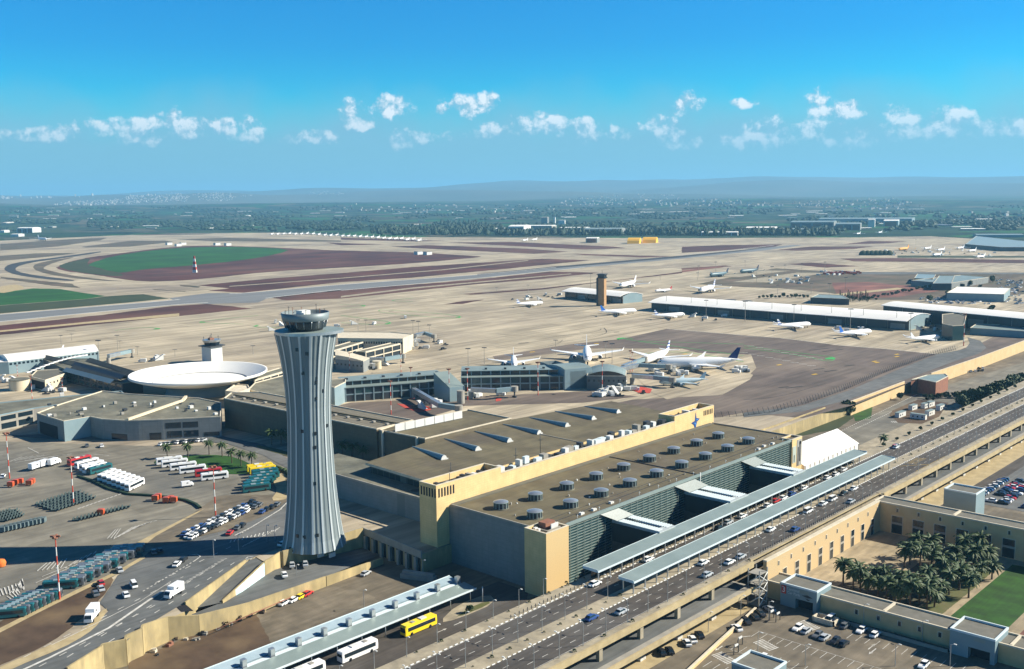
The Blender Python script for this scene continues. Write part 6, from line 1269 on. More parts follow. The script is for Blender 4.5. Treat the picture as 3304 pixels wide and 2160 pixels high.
for i in range(22): put_tree(TB[2], 2790+i*11+random.uniform(-3,3), 968-i*2.0+random.uniform(-3,3), 0, 'small tree in the row beside the far cream wall', random.uniform(.7,1.0), 'trees beside the far cream wall')
for i in range(30): put_tree(TB[i % 3], 2450+i*13, 962+random.uniform(-3,2)+(6 if i > 12 else 0), 0, 'low tree along the back of the long white hall', random.uniform(.5,.9), 'low trees behind the long white hall')
for i in range(12): put_tree(TB[i % 3], 2950+random.uniform(0,350), 905+random.uniform(0,110), 0, 'scattered tree among the distant car parks on the right', random.uniform(.8,1.4), 'trees among the distant car parks')
# verge shrubs along the upper road
sb = MB(); rn = random.Random(2)
for i in range(70): 
    a, e = rn.uniform(0,2*PI), rn.uniform(0,1.4); p = Vector((.5*math.cos(a)*math.cos(e),.5*math.sin(a)*math.cos(e),.15+.65*math.sin(e))); s = .22; sb.add([p+Vector([rn.uniform(-s,s) for _ in range(3)]) for _ in range(4)],[(0,1,2,3)])
shr = sb.build('verge_shrub', M['leaf']); tag(shr, 'small green shrub', 'shrub')
spots = [(-195.6, y) for y in range(172, 238, 9)]+[(-178.4, y) for y in range(176, 240, 7)]+[(-178.4, y) for y in range(444, 640, 9)]+[(-164.3, y) for y in range(200, 292, 13)]+[(-195.8, 232.5), (-197, 236), (-196, 239), (-197.4, 241), (-195.4, 243)]
for i, (x, y) in enumerate(spots):
    o = shr if i == 0 else shr.copy()
    if i: COL.objects.link(o)
    o.location = (x, y, ZD+.1); o.scale = (random.uniform(.45,1.1),)*3; o['label'] = nth(i+1)+' small shrub counted along the upper road verges from the near left end' ; o['group'] = 'small shrubs on the road verges'
# ------------------------------------------------------------------ far country: houses, sheds, woods
rf = random.Random(77)
hp = []
for w_, d_, h_ in ((16,12,9),(26,13,12),(13,13,16)):
    mb = MB(); mb.box((-w_/2,-d_/2,-6),(w_/2,d_/2,h_),0); mb.box((-w_/2,-d_/2,h_),(w_/2,-d_/2+.8,h_+1),0); mb.box((-w_*.2,-d_*.2,h_),(w_*.15,d_*.2,h_+2.5),0)
    hp.append(mb.build('town_house', mat('town_render',(.60,.57,.50),(.45,.42,.36),.05)))
KN = [0]
def far_house(px, py, kind, sc_, label, grp):
    q = land(px, py)
    if q is None: return
    o = hp[kind] if not hp[kind].get('label') else hp[kind].copy()
    if hp[kind].get('label'): COL.objects.link(o)
    o.location = q; o.rotation_euler = (0,0,rf.choice((.3,.75,1.2,-.4))); o.scale = (sc_,sc_,sc_*rf.uniform(.8,1.3)); o['label'] = label; o['category'] = 'house'; o['group'] = grp
def inpoly(x, y, P):
    c = False
    for i in range(len(P)):
        a, b = P[i], P[i-1]
        if (a[1] > y) != (b[1] > y) and x < (b[0]-a[0])*(y-a[1])/(b[1]-a[1])+a[0]: c = not c
    return c
def town(P, n, label, grp, sc_, kinds=(0,1,2)):
    xs = [p[0] for p in P]; ys = [p[1] for p in P]; k = 0; tries = 0
    while k < n and tries < n*60:
        tries += 1; x = rf.uniform(min(xs),max(xs)); y = rf.uniform(min(ys),max(ys))
        if inpoly(x,y,P): far_house(x, y, rf.choice(kinds), rf.uniform(.7,1.2)*sc_, label, grp); k += 1
TW = [([(165,664),(200,656),(350,645),(430,634),(560,622),(610,636),(600,652),(480,658),(330,664)], 105, 260, 'white house in the dense town on the left horizon', 'houses of the left hill town', 1.15, (0,1,2)),
([(620,630),(660,622),(740,626),(770,640),(720,652),(640,648)], 28, 70, 'pale block in the smaller built-up patch right of the left hill town', 'blocks of the second hill town', 1.15, (0,1,2)),
([(770,638),(790,628),(820,630),(820,638)], 6, 0, 'white house of the tiny hamlet right of the second hill town', 'houses of the tiny hamlet', 1.0, (0,1)),
([(985,622),(1040,618),(1110,622),(1110,630),(1000,630)], 9, 30, 'white shed in the thin pale streak on the centre-left ridge', 'sheds on the centre-left ridge', 1.0, (0,1)),
([(0,640),(75,632),(75,642),(0,645)], 9, 0, 'hazy tower block at the far left horizon', 'hazy tower blocks', 2.0, (2,)),
([(100,640),(300,628),(300,640),(100,645)], 9, 0, 'faint hazy tower block above the left hill town', 'faint tower blocks', 1.7, (2,)),
([(1800,650),(1950,630),(2150,628),(2250,640),(2540,655),(2530,668),(2200,668),(1830,668)], 62, 200, 'small white house in the scattered town on the right-centre plain', 'houses of the right-centre town', .9, (0,1,2)),
([(2540,655),(2880,640),(2990,665),(2900,680),(2560,680)], 32, 90, 'small white house in the town on the right plain', 'houses of the right town', .85, (0,1,2)),
([(2700,690),(3304,680),(3304,700),(2700,705)], 12, 0, 'pale farm house on the green plain to the right', 'farm houses on the right plain', .8, (0,1)),
([(1100,660),(1800,665),(1800,690),(1100,690)], 16, 60, 'farm house scattered across the middle plain', 'farm houses on the middle plain', .9, (0,1))]
rest = MB()
for P_, n_, extra, lb, gr, s_, kk in TW:
    town(P_, n_, lb, gr, s_, kk); xs = [p[0] for p in P_]; ys = [p[1] for p in P_]; k = 0
    while k < extra:
        x = rf.uniform(min(xs),max(xs)); y = rf.uniform(min(ys),max(ys))
        if not inpoly(x,y,P_): continue
        k += 1; q = land(x,y)
        if q is None: continue
        w__, d__, h__ = rf.uniform(10,24)*s_, rf.uniform(9,15)*s_, rf.uniform(6,15)*s_; a = rf.choice((.3,.75,1.2,-.4)); rest.obox((q.x,q.y,q.z-6),(math.cos(a),math.sin(a)),w__,d__,h__+6)
tag(rest.build('distant_houses', MATS['town_render']), kind='stuff')
# greenhouse and warehouse roofs: long low pale strips
gp = []
for w_, d_, h_, m_ in ((90,30,6,'white2'),(60,24,7,'tealroof'),(120,26,5,'white2')):
    mb = MB(); mb.box((-w_/2,-d_/2,-4),(w_/2,d_/2,h_-.6),1)
    for k in range(4): y = -d_/2+k*d_/4; mb.add([(-w_/2,y,h_-.6),(w_/2,y,h_-.6),(w_/2,y+d_/8,h_+1.4),(-w_/2,y+d_/8,h_+1.4)],[(0,1,2,3)],0); mb.add([(-w_/2,y+d_/8,h_+1.4),(w_/2,y+d_/8,h_+1.4),(w_/2,y+d_/4,h_-.6),(-w_/2,y+d_/4,h_-.6)],[(0,1,2,3)],0)
    gp.append(mb.build('farm_shed', [M[m_], M['conc']]))
def shedcopy(px, py, k, ang, sc_, lab, grp):
    q = land(px,py)
    if q is None: return
    o = gp[k] if not gp[k].get('label') else gp[k].copy()
    if gp[k].get('label'): COL.objects.link(o)
    o.location = q; o.rotation_euler = (0,0,ang); o.scale = (sc_,)*3; o['label'] = lab; o['category'] = 'shed'; o['group'] = grp
for i in range(150):
    x = rf.uniform(-20,3320); y = rf.uniform(672,740); 
    if 1500 < x < 2700 and y > 715: y -= 35
    shedcopy(x, y, rf.choice((0,1,2)), R(47)+rf.choice((0,0,PI/2)), rf.uniform(.35,.95), 'long pale greenhouse or shed roof on the plain beyond the airfield', 'greenhouse and shed roofs on the plain')
# woods: dark clumps reading as one mass
def wood(name, label_kind, spots, m='leafd', seed=1, size=9, h=11):
    rn = random.Random(seed); mb = MB()
    for (x, y, n_, sx, sy) in spots:
        for i in range(n_):
            px, py = x+rn.uniform(-sx,sx), y+rn.uniform(-sy,sy); q = land(px,py)
            if q is None: continue
            s = size*rn.uniform(.6,1.25); H_ = h*rn.uniform(.6,1.3); nn = 7
            rings = [(.5*s,0),(s,.35*H_),(.75*s,.7*H_),(.25*s,H_)]
            b0 = len(mb.v)
            for r_, z in rings:
                for k in range(nn): a = 2*PI*k/nn; rr = r_*rn.uniform(.7,1.2); mb.v.append((q.x+rr*math.cos(a), q.y+rr*math.sin(a), q.z+z*rn.uniform(.85,1.1)))
            for j in range(3):
                for k in range(nn): mb.f.append([b0+j*nn+k,b0+j*nn+(k+1) % nn,b0+(j+1)*nn+(k+1) % nn,b0+(j+1)*nn+k]); mb.m.append(0); mb.sm.append(False)
    o = mb.build(name, M[m]); return tag(o, label_kind, None, kind='stuff')
wood('woodland', None, [(1220+i*22, 752-(i % 3)*4, 26, 26, 9) for i in range(18)]+[(1620+i*26, 757, 22, 20, 5) for i in range(42)]+[(1560,735,60,60,10),(1480,725,40,60,8)], seed=3, size=9, h=17)
wood('woodland', None, [(rf.uniform(0,3300), rf.uniform(668,745), 16, 60, 3.5) for _ in range(150)]+[(330+i*40,722+(i%2)*5,26,45,6) for i in range(20)]+[(60+i*24,718,14,20,5) for i in range(7)]+[(2750+i*30,722,18,25,4) for i in range(20)], seed=5, size=13, h=12)
# hangars and big sheds along the far edge of the airfield
def far_block(name, lab, x0, x1, ybase, ytop, depth, wm='greyw', rm='tealroof', cat='hangar', doors=0):
    a, b = pt(x0,ybase,0), pt(x1,ybase,0); z1 = zat((x0+x1)/2, ybase, 0, ytop); d, nn = outward(a,b); t = thing(name, lab, cat, ((a.x+b.x)/2,(a.y+b.y)/2,0)); L_ = (b-a).length
    q = [a,b,b-nn*depth,a-nn*depth]; mb = MB(); mb.prism([(v.x,v.y) for v in q],-1,z1*.86,0,cap=False); part(mb,'wall',M[wm],t)
    mb = MB(); r0 = z1*.86
    for i in range(6):
        s0, s1 = i/6, (i+1)/6; za_, zb_ = r0+(z1-r0)*math.sin(PI*s0), r0+(z1-r0)*math.sin(PI*s1); p, q_ = a-nn*depth*s0, a-nn*depth*s1; p2, q2 = b-nn*depth*s0, b-nn*depth*s1
        mb.add([(p.x,p.y,za_),(p2.x,p2.y,za_),(q2.x,q2.y,zb_),(q_.x,q_.y,zb_)],[(0,1,2,3)],0,True)
        mb.add([(p.x,p.y,r0-.1),(q_.x,q_.y,r0-.1),(q_.x,q_.y,zb_),(p.x,p.y,za_)],[(0,1,2,3)],0); mb.add([(p2.x,p2.y,r0-.1),(q2.x,q2.y,r0-.1),(q2.x,q2.y,zb_),(p2.x,p2.y,za_)],[(0,1,2,3)],0)
    part(mb,'roof',M[rm],t)
    for i in range(doors):
        s0, s1 = L_*(i+.1)/doors, L_*(i+.9)/doors; p, q_ = a+d*s0+nn*.3, a+d*s1+nn*.3; mb = MB(); mb.add([(p.x,p.y,0),(q_.x,q_.y,0),(q_.x,q_.y,r0*.8),(p.x,p.y,r0*.8)],[(0,1,2,3)]); part(mb,'door',M['darkm' if i % 2 else 'brick'],t)
for args in (('tall pale hangar with brown doors in the far hangar group',2695,2775,744,720,120,'greyw','tealroof',3),('wide low-roofed hangar behind the tall pale hangar',2640,2942,724,704,160,'bluegrey','tealroof',0),('green-roofed hangar left of the tall pale hangar',2550,2690,738,714,130,'greyw','tealroof',4),
        ('long pale-roofed hangar at the left of the far hangar group',2405,2500,752,733,90,'conc','white2',3),('white-roofed workshop row in the far hangar group',2500,2650,755,738,90,'conc','tealroof',5),('small white office tower beside the tall pale hangar',2800,2822,735,706,30,'whitem','whitem',0),
        ('dark-sided white-ended hangar right of the white office tower',2850,2897,732,710,110,'bluegrey','white2',1),('low white freight shed in front of the green-roofed hangar',2262,2380,762,748,60,'whitem','white2',6),
        ('bright white building left in the centre group of workshops',1640,1690,757,727,80,'whitem','white2',2),('long white-roofed workshop in the centre group',1560,1645,748,737,70,'conc','white2',4),('white-roofed store in the centre group behind the trees',1700,1780,742,727,60,'conc','white2',0),
        ('green-white roofed hangar right of the centre group',1880,1995,760,737,110,'greyw','tealroof',3),('pale shed with open front between the centre workshops',1800,1890,745,734,60,'conc','white2',0),('pale grey apartment slab rising from the central wood',1746,1766,722,700,20,'greyw','conc',0),
        ('slim white silo tower in the central wood',1786,1791,722,701,8,'whitem','whitem',0),('pair of white silos right of the slim tower',1802,1822,724,710,10,'whitem','whitem',0),('square white farmhouse with dark openings at the far left',55,105,752,734,50,'whitem','white2',3),
        ('white shed at the far left edge',0,14,752,743,30,'whitem','white2',0),('low white building in front of the far left farmhouse',35,60,765,755,30,'whitem','white2',0),('grey open-fronted depot on the far apron',1890,1926,784,767,40,'greyw','white2',1),
        ('low dark warehouse beneath trees at the far right',3150,3304,768,757,80,'bluegrey','tealroof',0),('long white warehouse roof at the far right plain',3100,3180,745,738,60,'conc','white2',0)):
    far_block('hangar', *args[:8][:1], *args[1:6], args[6], args[7], 'hangar' if 'hangar' in args[0] else 'building', args[8])
# yellow cargo tents and camo shelters
for i, (x0, x1, yb, yt) in enumerate(((2023,2062,787,769),(2072,2116,785,769))):
    a, b = pt(x0,yb,0), pt(x1,yb,0); d, nn = outward(a,b); t = thing('cargo_tent', ('left','right')[i]+' bright yellow rounded tent on the far apron', 'tent', tuple((a+b)/2)); mb = MB(); h = 15
    for k in range(8):
        s0, s1 = k/8, (k+1)/8; z0_, z1_ = h*math.sin(PI*s0)**.7, h*math.sin(PI*s1)**.7; p, q = a-nn*50*s0, a-nn*50*s1; p2, q2 = b-nn*50*s0, b-nn*50*s1; mb.add([(p.x,p.y,z0_),(p2.x,p2.y,z0_),(q2.x,q2.y,z1_),(q.x,q.y,z1_)],[(0,1,2,3)]); mb.add([(p2.x,p2.y,z0_),(p2.x,p2.y,0),(q2.x,q2.y,0),(q2.x,q2.y,z1_)],[(0,1,2,3)])
    part(mb,'cover',mat('yellow_tent',(.80,.42,.03)),t)
for i in range(7):
    q = pt(2785+i*14, 824, 0); t = thing('camouflaged_shelter', nth(i+1)+' small camouflaged round shelter from the left in the olive row on the right apron', 'shelter', (q.x,q.y,0), 0, 'olive shelters on the right apron'); mb = MB(); mb.lathe([(9,0),(8.5,4),(6,7.5),(2.5,9.5),(.1,10)],(q.x,q.y,0),10); part(mb,'cover',M['olive'],t)
# ------------------------------------------------------------------ vehicles
paint = {k: mat('car_paint_'+k, v, rough=.3, spec=.5) for k, v in dict(white=(.78,.78,.76), black=(.018,.02,.024), silver=(.42,.44,.45), grey=(.12,.13,.14), blue=(.03,.07,.22), red=(.45,.03,.03), yellow=(.85,.62,.02), teal=(.015,.11,.12), cream=(.65,.58,.42), orange=(.50,.09,.03)).items()}
def hull(mb, secs, m=0, cap=True):
    """secs: list of (y, [(x,z)...]) cross-sections along y"""
    n = len(secs[0][1]); b0 = len(mb.v)
    for y, pr in secs:
        for x, z in pr: mb.v.append((x, y, z))
    for j in range(len(secs)-1):
        for k in range(n): mb.f.append([b0+j*n+k, b0+j*n+(k+1) % n, b0+(j+1)*n+(k+1) % n, b0+(j+1)*n+k]); mb.m.append(m); mb.sm.append(False)
    if cap: mb.f.append([b0+k for k in range(n)][::-1]); mb.m.append(m); mb.sm.append(False); mb.f.append([b0+(len(secs)-1)*n+k for k in range(n)]); mb.m.append(m); mb.sm.append(False)
def ring(w, z0, z1, w2=None): w2 = w if w2 is None else w2; return [(-w2,z1),(w2,z1),(w,(z0+z1)/2),(w*.95,z0),(-w*.95,z0),(-w,(z0+z1)/2)]
def make_car(col, kind='car'):
    t = thing('parked_car', col+' car', 'car'); L_ = 4.5 if kind == 'car' else 5.0; h = 1.45 if kind == 'car' else 1.9; w = .9
    mb = MB(); hull(mb, [(-L_/2,ring(w*.9,.3,.75,w*.8)),(-L_/2+.3,ring(w,.22,.92,w*.9)),(-L_*.12,ring(w,.2,.95,w*.93)),(L_*.22,ring(w,.2,.95,w*.9)),(L_/2-.35,ring(w,.22,.80,w*.85)),(L_/2,ring(w*.88,.3,.62,w*.75))])
    r0, r1 = (-L_*.33, L_*.06) if kind == 'car' else (-L_*.44, L_*.2)
    hull(mb, [(r0,[(-w*.68,h),(w*.68,h),(w*.7,h-.06),(w*.7,h-.08),(-w*.7,h-.08),(-w*.7,h-.06)]),(r1,[(-w*.68,h),(w*.68,h),(w*.7,h-.06),(w*.7,h-.08),(-w*.7,h-.08),(-w*.7,h-.06)])])
    kid(part(mb,'body',paint[col],t))
    mb = MB(); hull(mb, [(r0-.45 if kind == 'car' else r0-.05,[(-w*.86,.92),(w*.86,.92),(w*.86,.9),(w*.86,.88),(-w*.86,.88),(-w*.86,.9)]),(r0,[(-w*.67,h-.05),(w*.67,h-.05),(w*.86,.93),(w*.86,.88),(-w*.86,.88),(-w*.86,.93)]),(r1,[(-w*.67,h-.05),(w*.67,h-.05),(w*.86,.93),(w*.86,.88),(-w*.86,.88),(-w*.86,.93)]),(r1+.65,[(-w*.84,.94),(w*.84,.94),(w*.84,.92),(w*.84,.88),(-w*.84,.88),(-w*.84,.92)])])
    kid(part(mb,'windows',M['glass'],t))
    for sx in (-1,1):
        for sy in (-1,1): mb = MB(); mb.tube((sx*(w-.18),sy*L_*.3,.32),(sx*(w+.02),sy*L_*.3,.32),.32,10); kid(part(mb,'wheel',M['tyre'],t))
    return t
CP = {k: make_car(k) for k in ('white','black','silver','grey','blue','red','yellow')}; CP['van'] = make_car('white','van'); CP['van']['category'] = 'van'
def small_car(col):
    mb = MB(); w = .9; hull(mb, [(-2.2,ring(w*.9,.25,.8,w*.8)),(-1.9,ring(w,.2,.93,w*.9)),(1.7,ring(w,.2,.9,w*.88)),(2.2,ring(w*.88,.25,.65,w*.75))]); hull(mb, [(-1.9,ring(w*.85,.9,.95,.8)),(-1.4,ring(w*.8,.9,1.42,.62)),(.3,ring(w*.8,.9,1.42,.62)),(1.0,ring(w*.85,.9,.95,.8))],1); mb.box((-.6,-1.35,1.4),(.6,.25,1.46),0)
    return mb.build('parked_car', [paint[col], M['glass']])
SC = {k: small_car(k) for k in ('white','black','silver','grey','blue','red')}
useds = set(); rv = random.Random(99)
def put_car(col, x, y, z, rot, lab, grp=None, small=False, world=False, cat='car'):
    q = Vector((x,y,z)) if world else pt(x,y,z); key = ('s' if small else 'b')+col; src = (SC if small else CP)[col]
    if key not in useds: useds.add(key); o = src; o.location = (q.x,q.y,z+.03); o.rotation_euler = (0,0,rot); o['label'] = lab; o['category'] = 'van' if col == 'van' else cat
    elif small: o = src.copy(); COL.objects.link(o); o.location = (q.x,q.y,z+.03); o.rotation_euler = (0,0,rot); o['label'] = lab
    else: o = copy_thing(src, (q.x,q.y,z+.03), rot, lab)
    if not small or grp: o.scale = (1.08,1.08,1.08)
    if grp: o['group'] = grp
    elif 'group' in o.keys(): del o['group']
    return o
cw = lambda c: 'white van' if c == 'van' else c+' car'
a1_ = [(45,1185,'white'),(425,1010,'white'),(935,785,'black'),(1000,745,'silver'),(1100,700,'white'),(1285,625,'white'),(1340,592,'red'),(1395,570,'white'),(1455,542,'blue'),(1540,498,'white'),(1710,425,'white'),(1770,400,'white'),(1825,368,'white')]
for i, (x, y, c) in enumerate(a1_):
    q = pt(*cp('X',(x,y))[0], ZD+.6); put_car(c, max(-190.2, min(-182.5, q.x)), q.y, ZD+.02, 0, cw(c)+', '+nth(i+1)+' from the near left end of the carriageway between the two canopies', 'cars on the upper roads', world=True)
a2_ = [(-10,1418,'blue'),(235,1385,'silver'),(805,1030,'white'),(850,1120,'silver'),(1010,1030,'white'),(1090,990,'silver'),(1300,795,'white'),(1480,795,'blue'),(1550,660,'van'),(1665,608,'white'),(1735,575,'van'),(1820,535,'black'),(1880,595,'silver'),(1890,500,'white'),(2190,200,'red'),(2165,190,'grey'),(2205,205,'white')]
for i, (x, y, c) in enumerate(a2_):
    q = pt(*cp('X',(x,y))[0], ZD+.6); put_car(c, max(-174.2, min(-166.6, q.x)) if i < 14 else max(-190, min(-183,q.x)), q.y, ZD+.02, 0, cw(c)+', '+nth(i+1)+' from the near left end of the outer upper carriageway', 'cars on the upper roads', world=True)
cpk = [(180,1250,'white',1.2),(255,1200,'black',1.1),(315,1165,'black',1.1),(365,1140,'black',1.1),(430,1105,'silver',1.3),(650,1250,'white',.1),(715,1272,'silver',.1),(895,1190,'van',.1),(1010,1232,'grey',.1),(1135,1268,'white',.1),(1240,1300,'white',.1),(800,1305,'grey',.1),(855,1322,'silver',.1),(935,1350,'black',.1),(1000,1370,'black',.1),(370,1502,'van',.1),(430,1528,'white',.1),(1610,1535,'white',.1)]
for i, (x, y, c, r_) in enumerate(cpk): put_car(c, *cp('Y',(x,y+8))[0], ZL+.03, r_+PI*(i % 2)-.1, cw(c)+', '+nth(i+1)+' counted from the left in the bottom right car park', 'cars in the bottom right car park')
for i, (x, y, c) in enumerate([(370,440,'black'),(440,425,'black'),(590,355,'white'),(640,325,'white'),(705,285,'black')]): put_car(c, 2000+x/2.742, 1950+y/2.742, ZL+.03, .9, cw(c)+', '+nth(i+1)+' from the left parked under the edge of the viaduct', 'cars parked beside the viaduct')
for i in range(16):
    c = ['black','white','grey','blue','grey','white','black','blue','silver','black','white'][i % 11]; put_car(c, 0, 0, 0, PI/2+.1, cw(c)+', '+nth(i+1)+' from the front in the long row behind the grey box building', 'cars in the north car park row', world=True); o = list(COL.objects)
# the row above is laid out along the kerb of the north car park
row = [o for o in COL.objects if o.get('group') == 'cars in the north car park row']
for i, o in enumerate(row): o.location = (-146.0, 447.5+i*2.85, ZL+.06)
k = 0
for x_ in (-139.5,-134.5,-125,-120,-111,-106,-97):
    for j in range(14):
        if rv.random() < .3: continue
        y_ = 452+j*3.1; c = rv.choice(['white','white','silver','grey','black','red','blue']); k += 1
        put_car(c, x_, y_, ZL+.05, PI/2+(PI if rv.random() < .5 else 0), cw(c)+' in the crowded north car park at the right edge', 'cars in the crowded north car park', True, True)
# left yard cars
P_ = 'P'; k = 0
for r_ in range(3):
    for i in range(17):
        if rv.random() < .12: continue
        x = 1190+i*27+r_*24; y = 700-i*13.0+r_*6-(8 if r_ == 0 else 0)
        c = rv.choice(['white','white','black','black','silver','grey','white','blue']); k += 1
        put_car(c, *cp('P',(x,y))[0], z4, .65, cw(c)+', row '+['one','two','three'][r_]+', '+nth(i+1)+' place from the near end of the staff parking', 'cars in the staff parking left of the tower')
for i, (x, y, c, r_) in enumerate([(1690,548,'blue',.6),(1720,532,'black',.6),(1752,518,'black',.6),(1785,502,'grey',.6),(1480,686,'red',.7),(1530,652,'grey',.7),(1560,636,'black',.7),(1140,888,'white',.7),(1180,858,'black',.7),(990,808,'grey',1.2),(1030,800,'black',1.2),(860,1022,'van',1.3),(810,1085,'white',1.3),(770,925,'silver',1.3),(650,1010,'red',1.3),(650,1045,'silver',1.3),(615,1078,'grey',1.3),(1830,955,'white',1.1),(1880,892,'silver',1.0),(1825,757,'white',.2),(1878,792,'black',.8),(1928,780,'black',.8),(560,122,'grey',1.2),(655,124,'white',1.2),(20,320,'white',1.0),(1965,885,'silver',1.0)]):
    zz_ = z4 if i not in (17,18,25) else -3.5; put_car(c, *cp('P',(x,y))[0], zz_, r_, cw(c)+', '+nth(i+1)+' of the loose cars around the access road left of the control tower')
for i, (x, y, c) in enumerate([(270,1075,'white'),(340,1052,'white'),(395,1028,'yellow'),(440,1008,'red'),(870,858,'silver')]): put_car(c, *cp('Q',(x,y))[0], ZL+.05, .3, cw(c)+', '+nth(i+1)+' from the left in the short row at the stained yard wall', 'cars at the station yard wall')
for i in range(11): c = rv.choice(['white','silver','black']); put_car(c, *cp('P',(1040+i*27,112-i*2.6))[0], z4, .5, cw(c)+', '+nth(i+1)+' from the left in the row before the old terminal', 'cars parked before the old terminal', True)
for i in range(12): c = rv.choice(['white','silver','black','grey']); put_car(c, 3105+(i % 6)*13+rv.uniform(-2,2), 1196+(i//6)*7-(i % 6)*1.2, ZL+.05, .5, cw(c)+', '+nth(i+1)+' in the little group above the round planted island', 'cars by the round planted island', True)
for i in range(120):
    x = rv.uniform(2960,3300); y = 968+rv.uniform(-6,12)+(x-3000)*.015 if i < 70 else rv.uniform(905,960)
    if i >= 70 and x < 3215: x = rv.uniform(3215,3300)
    c = rv.choice(['white','silver','white','grey']); put_car(c, x, y, .1, rv.uniform(0,3), cw(c)+' in the distant car parks behind the right white hall', 'cars in the distant car parks', True)
for i in range(40):
    x = 3020+rv.uniform(0,280); y = 1175-(x-3020)*.33+rv.uniform(-6,22); c = rv.choice(['silver','grey','black','white']); put_car(c, x, y, ZL+.05, .6, cw(c)+' in the grey lot between the cream perimeter wall and the tree row', 'cars in the lot below the perimeter wall', True)
# buses
def make_bus(col, L_=12, stripe=None):
    t = thing('coach', col+' coach', 'coach'); w, h = 1.27, 3.2; mb = MB()
    hull(mb, [(-L_/2,ring(w*.96,.35,h-.15,w*.85)),(-L_/2+.25,ring(w,.3,h,w*.92)),(L_/2-.35,ring(w,.3,h,w*.92)),(L_/2,ring(w*.95,.4,h-.35,w*.82))]); kid(part(mb,'body',paint[col],t))
    mb = MB()
    for sx in (-1,1): mb.box((sx*(w*.95),-L_/2+.7,1.45),(sx*(w+.03),L_/2-.9,2.55))
    mb.box((-w*.85,L_/2-.02,1.2),(w*.85,L_/2+.04,2.6)); mb.box((-w*.8,-L_/2-.03,1.7),(w*.8,-L_/2+.02,2.5)); kid(part(mb,'windows',M['glass'],t))
    mb = MB(); mb.box((-.8,-L_*.2,h-.02),(.8,-L_*.02,h+.25)); kid(part(mb,'roof_unit',M['whitem' if col in ('white','yellow','red') else 'bluegrey'],t))
    mb = MB(); mb.box((-.6,L_*.15,h-.02),(.6,L_*.25,h+.16)); kid(part(mb,'roof_unit',M['conc'],t))
    for sx in (-1,1):
        for y in (-L_*.28,L_*.31): mb = MB(); mb.tube((sx*(w-.25),y,.48),(sx*(w+.02),y,.48),.48,10); kid(part(mb,'wheel',M['tyre'],t))
    return t
BP = {k: make_bus(k) for k in ('white','yellow','red','teal','grey')}; ub = set()
def put_bus(col, x, y, z, lab, grp=None, dirpx=None, rot=None, world=False, sc_=1.0):
    q = Vector((x,y,z)) if world else pt(x,y,z)
    if dirpx: e = pt(x+dirpx[0], y+dirpx[1], z); d = e-q; rot = math.atan2(-d.x, d.y)
    if col not in ub: ub.add(col); o = BP[col]; o.location = (q.x,q.y,z+.02); o.rotation_euler = (0,0,rot); o['label'] = lab
    else: o = copy_thing(BP[col], (q.x,q.y,z+.02), rot, lab)
    o.scale = (sc_,)*3
    if grp: o['group'] = grp
    return o
yb_ = put_bus('yellow', -226.6, 200.4, ZL+.05, 'bright yellow city bus on the coach road beside the coach station canopy', rot=PI, world=True, sc_=1.08)
mb = MB()
for k in range(3): mb.box((1.29,-.9+k*.9,.7),(1.31,-.35+k*.9,1.3)); 
mb.box((1.29,-2.4,.8),(1.31,-1.5,1.0)); o = part(mb,'red_decal',M['redp'],yb_); o.location = (0,0,0)
for v in o.data.vertices: pass
put_bus('white', -226.7, 176.6, ZL+.05, 'long white coach behind the yellow bus on the coach road', rot=0, world=True, sc_=1.1)
put_bus('white', -226.7, 157.5, ZL+.05, 'white coach at the bottom edge under the coach station canopy', rot=0, world=True, sc_=1.1)
def row(col_list, pts, dirpx, lab, grp, sc_=1.0, k='P'):
    for i, (c, p) in enumerate(zip(col_list, pts)): put_bus(c, *cp(k,p)[0], z4, c+' coach, '+nth(i+1)+' from the top of the '+lab, grp, dirpx, sc_=sc_)
row(['red','white','white','white','teal'], [(512,232),(560,250),(592,266),(612,280),(645,286)], (60,-16), 'upper left group in the bus yard', 'coaches in the upper left group')
row(['white']*7, [(690,325),(722,334),(752,346),(783,357),(812,367),(842,378),(868,388)], (60,-29), 'slanting white rank in the bus yard', 'coaches in the slanting white rank')
row(['white','white','white','white','red','white'], [(1090,232),(1125,248),(1180,268),(1240,288),(1342,308),(1382,332)], (60,-7), 'stepped rank beside the green traffic island', 'coaches beside the green island')
row(['yellow','yellow','teal','teal','teal','teal','teal','teal'], [(1672,276),(1690,291),(1706,310),(1712,330),(1690,350),(1672,372),(1656,388),(1652,408)], (60,-8), 'yellow and teal rank by the tower hedge', 'coaches in the yellow and teal rank')
n = 17
for i in range(n):
    t_ = i/(n-1); x = 392+t_*440; y = 1036-t_*232; put_bus('grey' if i % 3 else 'teal', *cp('P',(x+(i % 2)*14,y))[0], z4, nth(i+1)+' dark airside bus from the near end of the long kerbside rank at the left', 'dark airside buses in the long rank', (60,-5), sc_=.9)
for i in range(10):
    t_ = i/9; x = 50+t_*235; y = 1222-t_*118; put_bus('grey' if i % 2 else 'teal', *cp('P',(x,y))[0], z4, nth(i+1)+' dark airside bus from the near end of the bottom left rank', 'dark airside buses in the bottom left rank', (60,-6), sc_=.9)
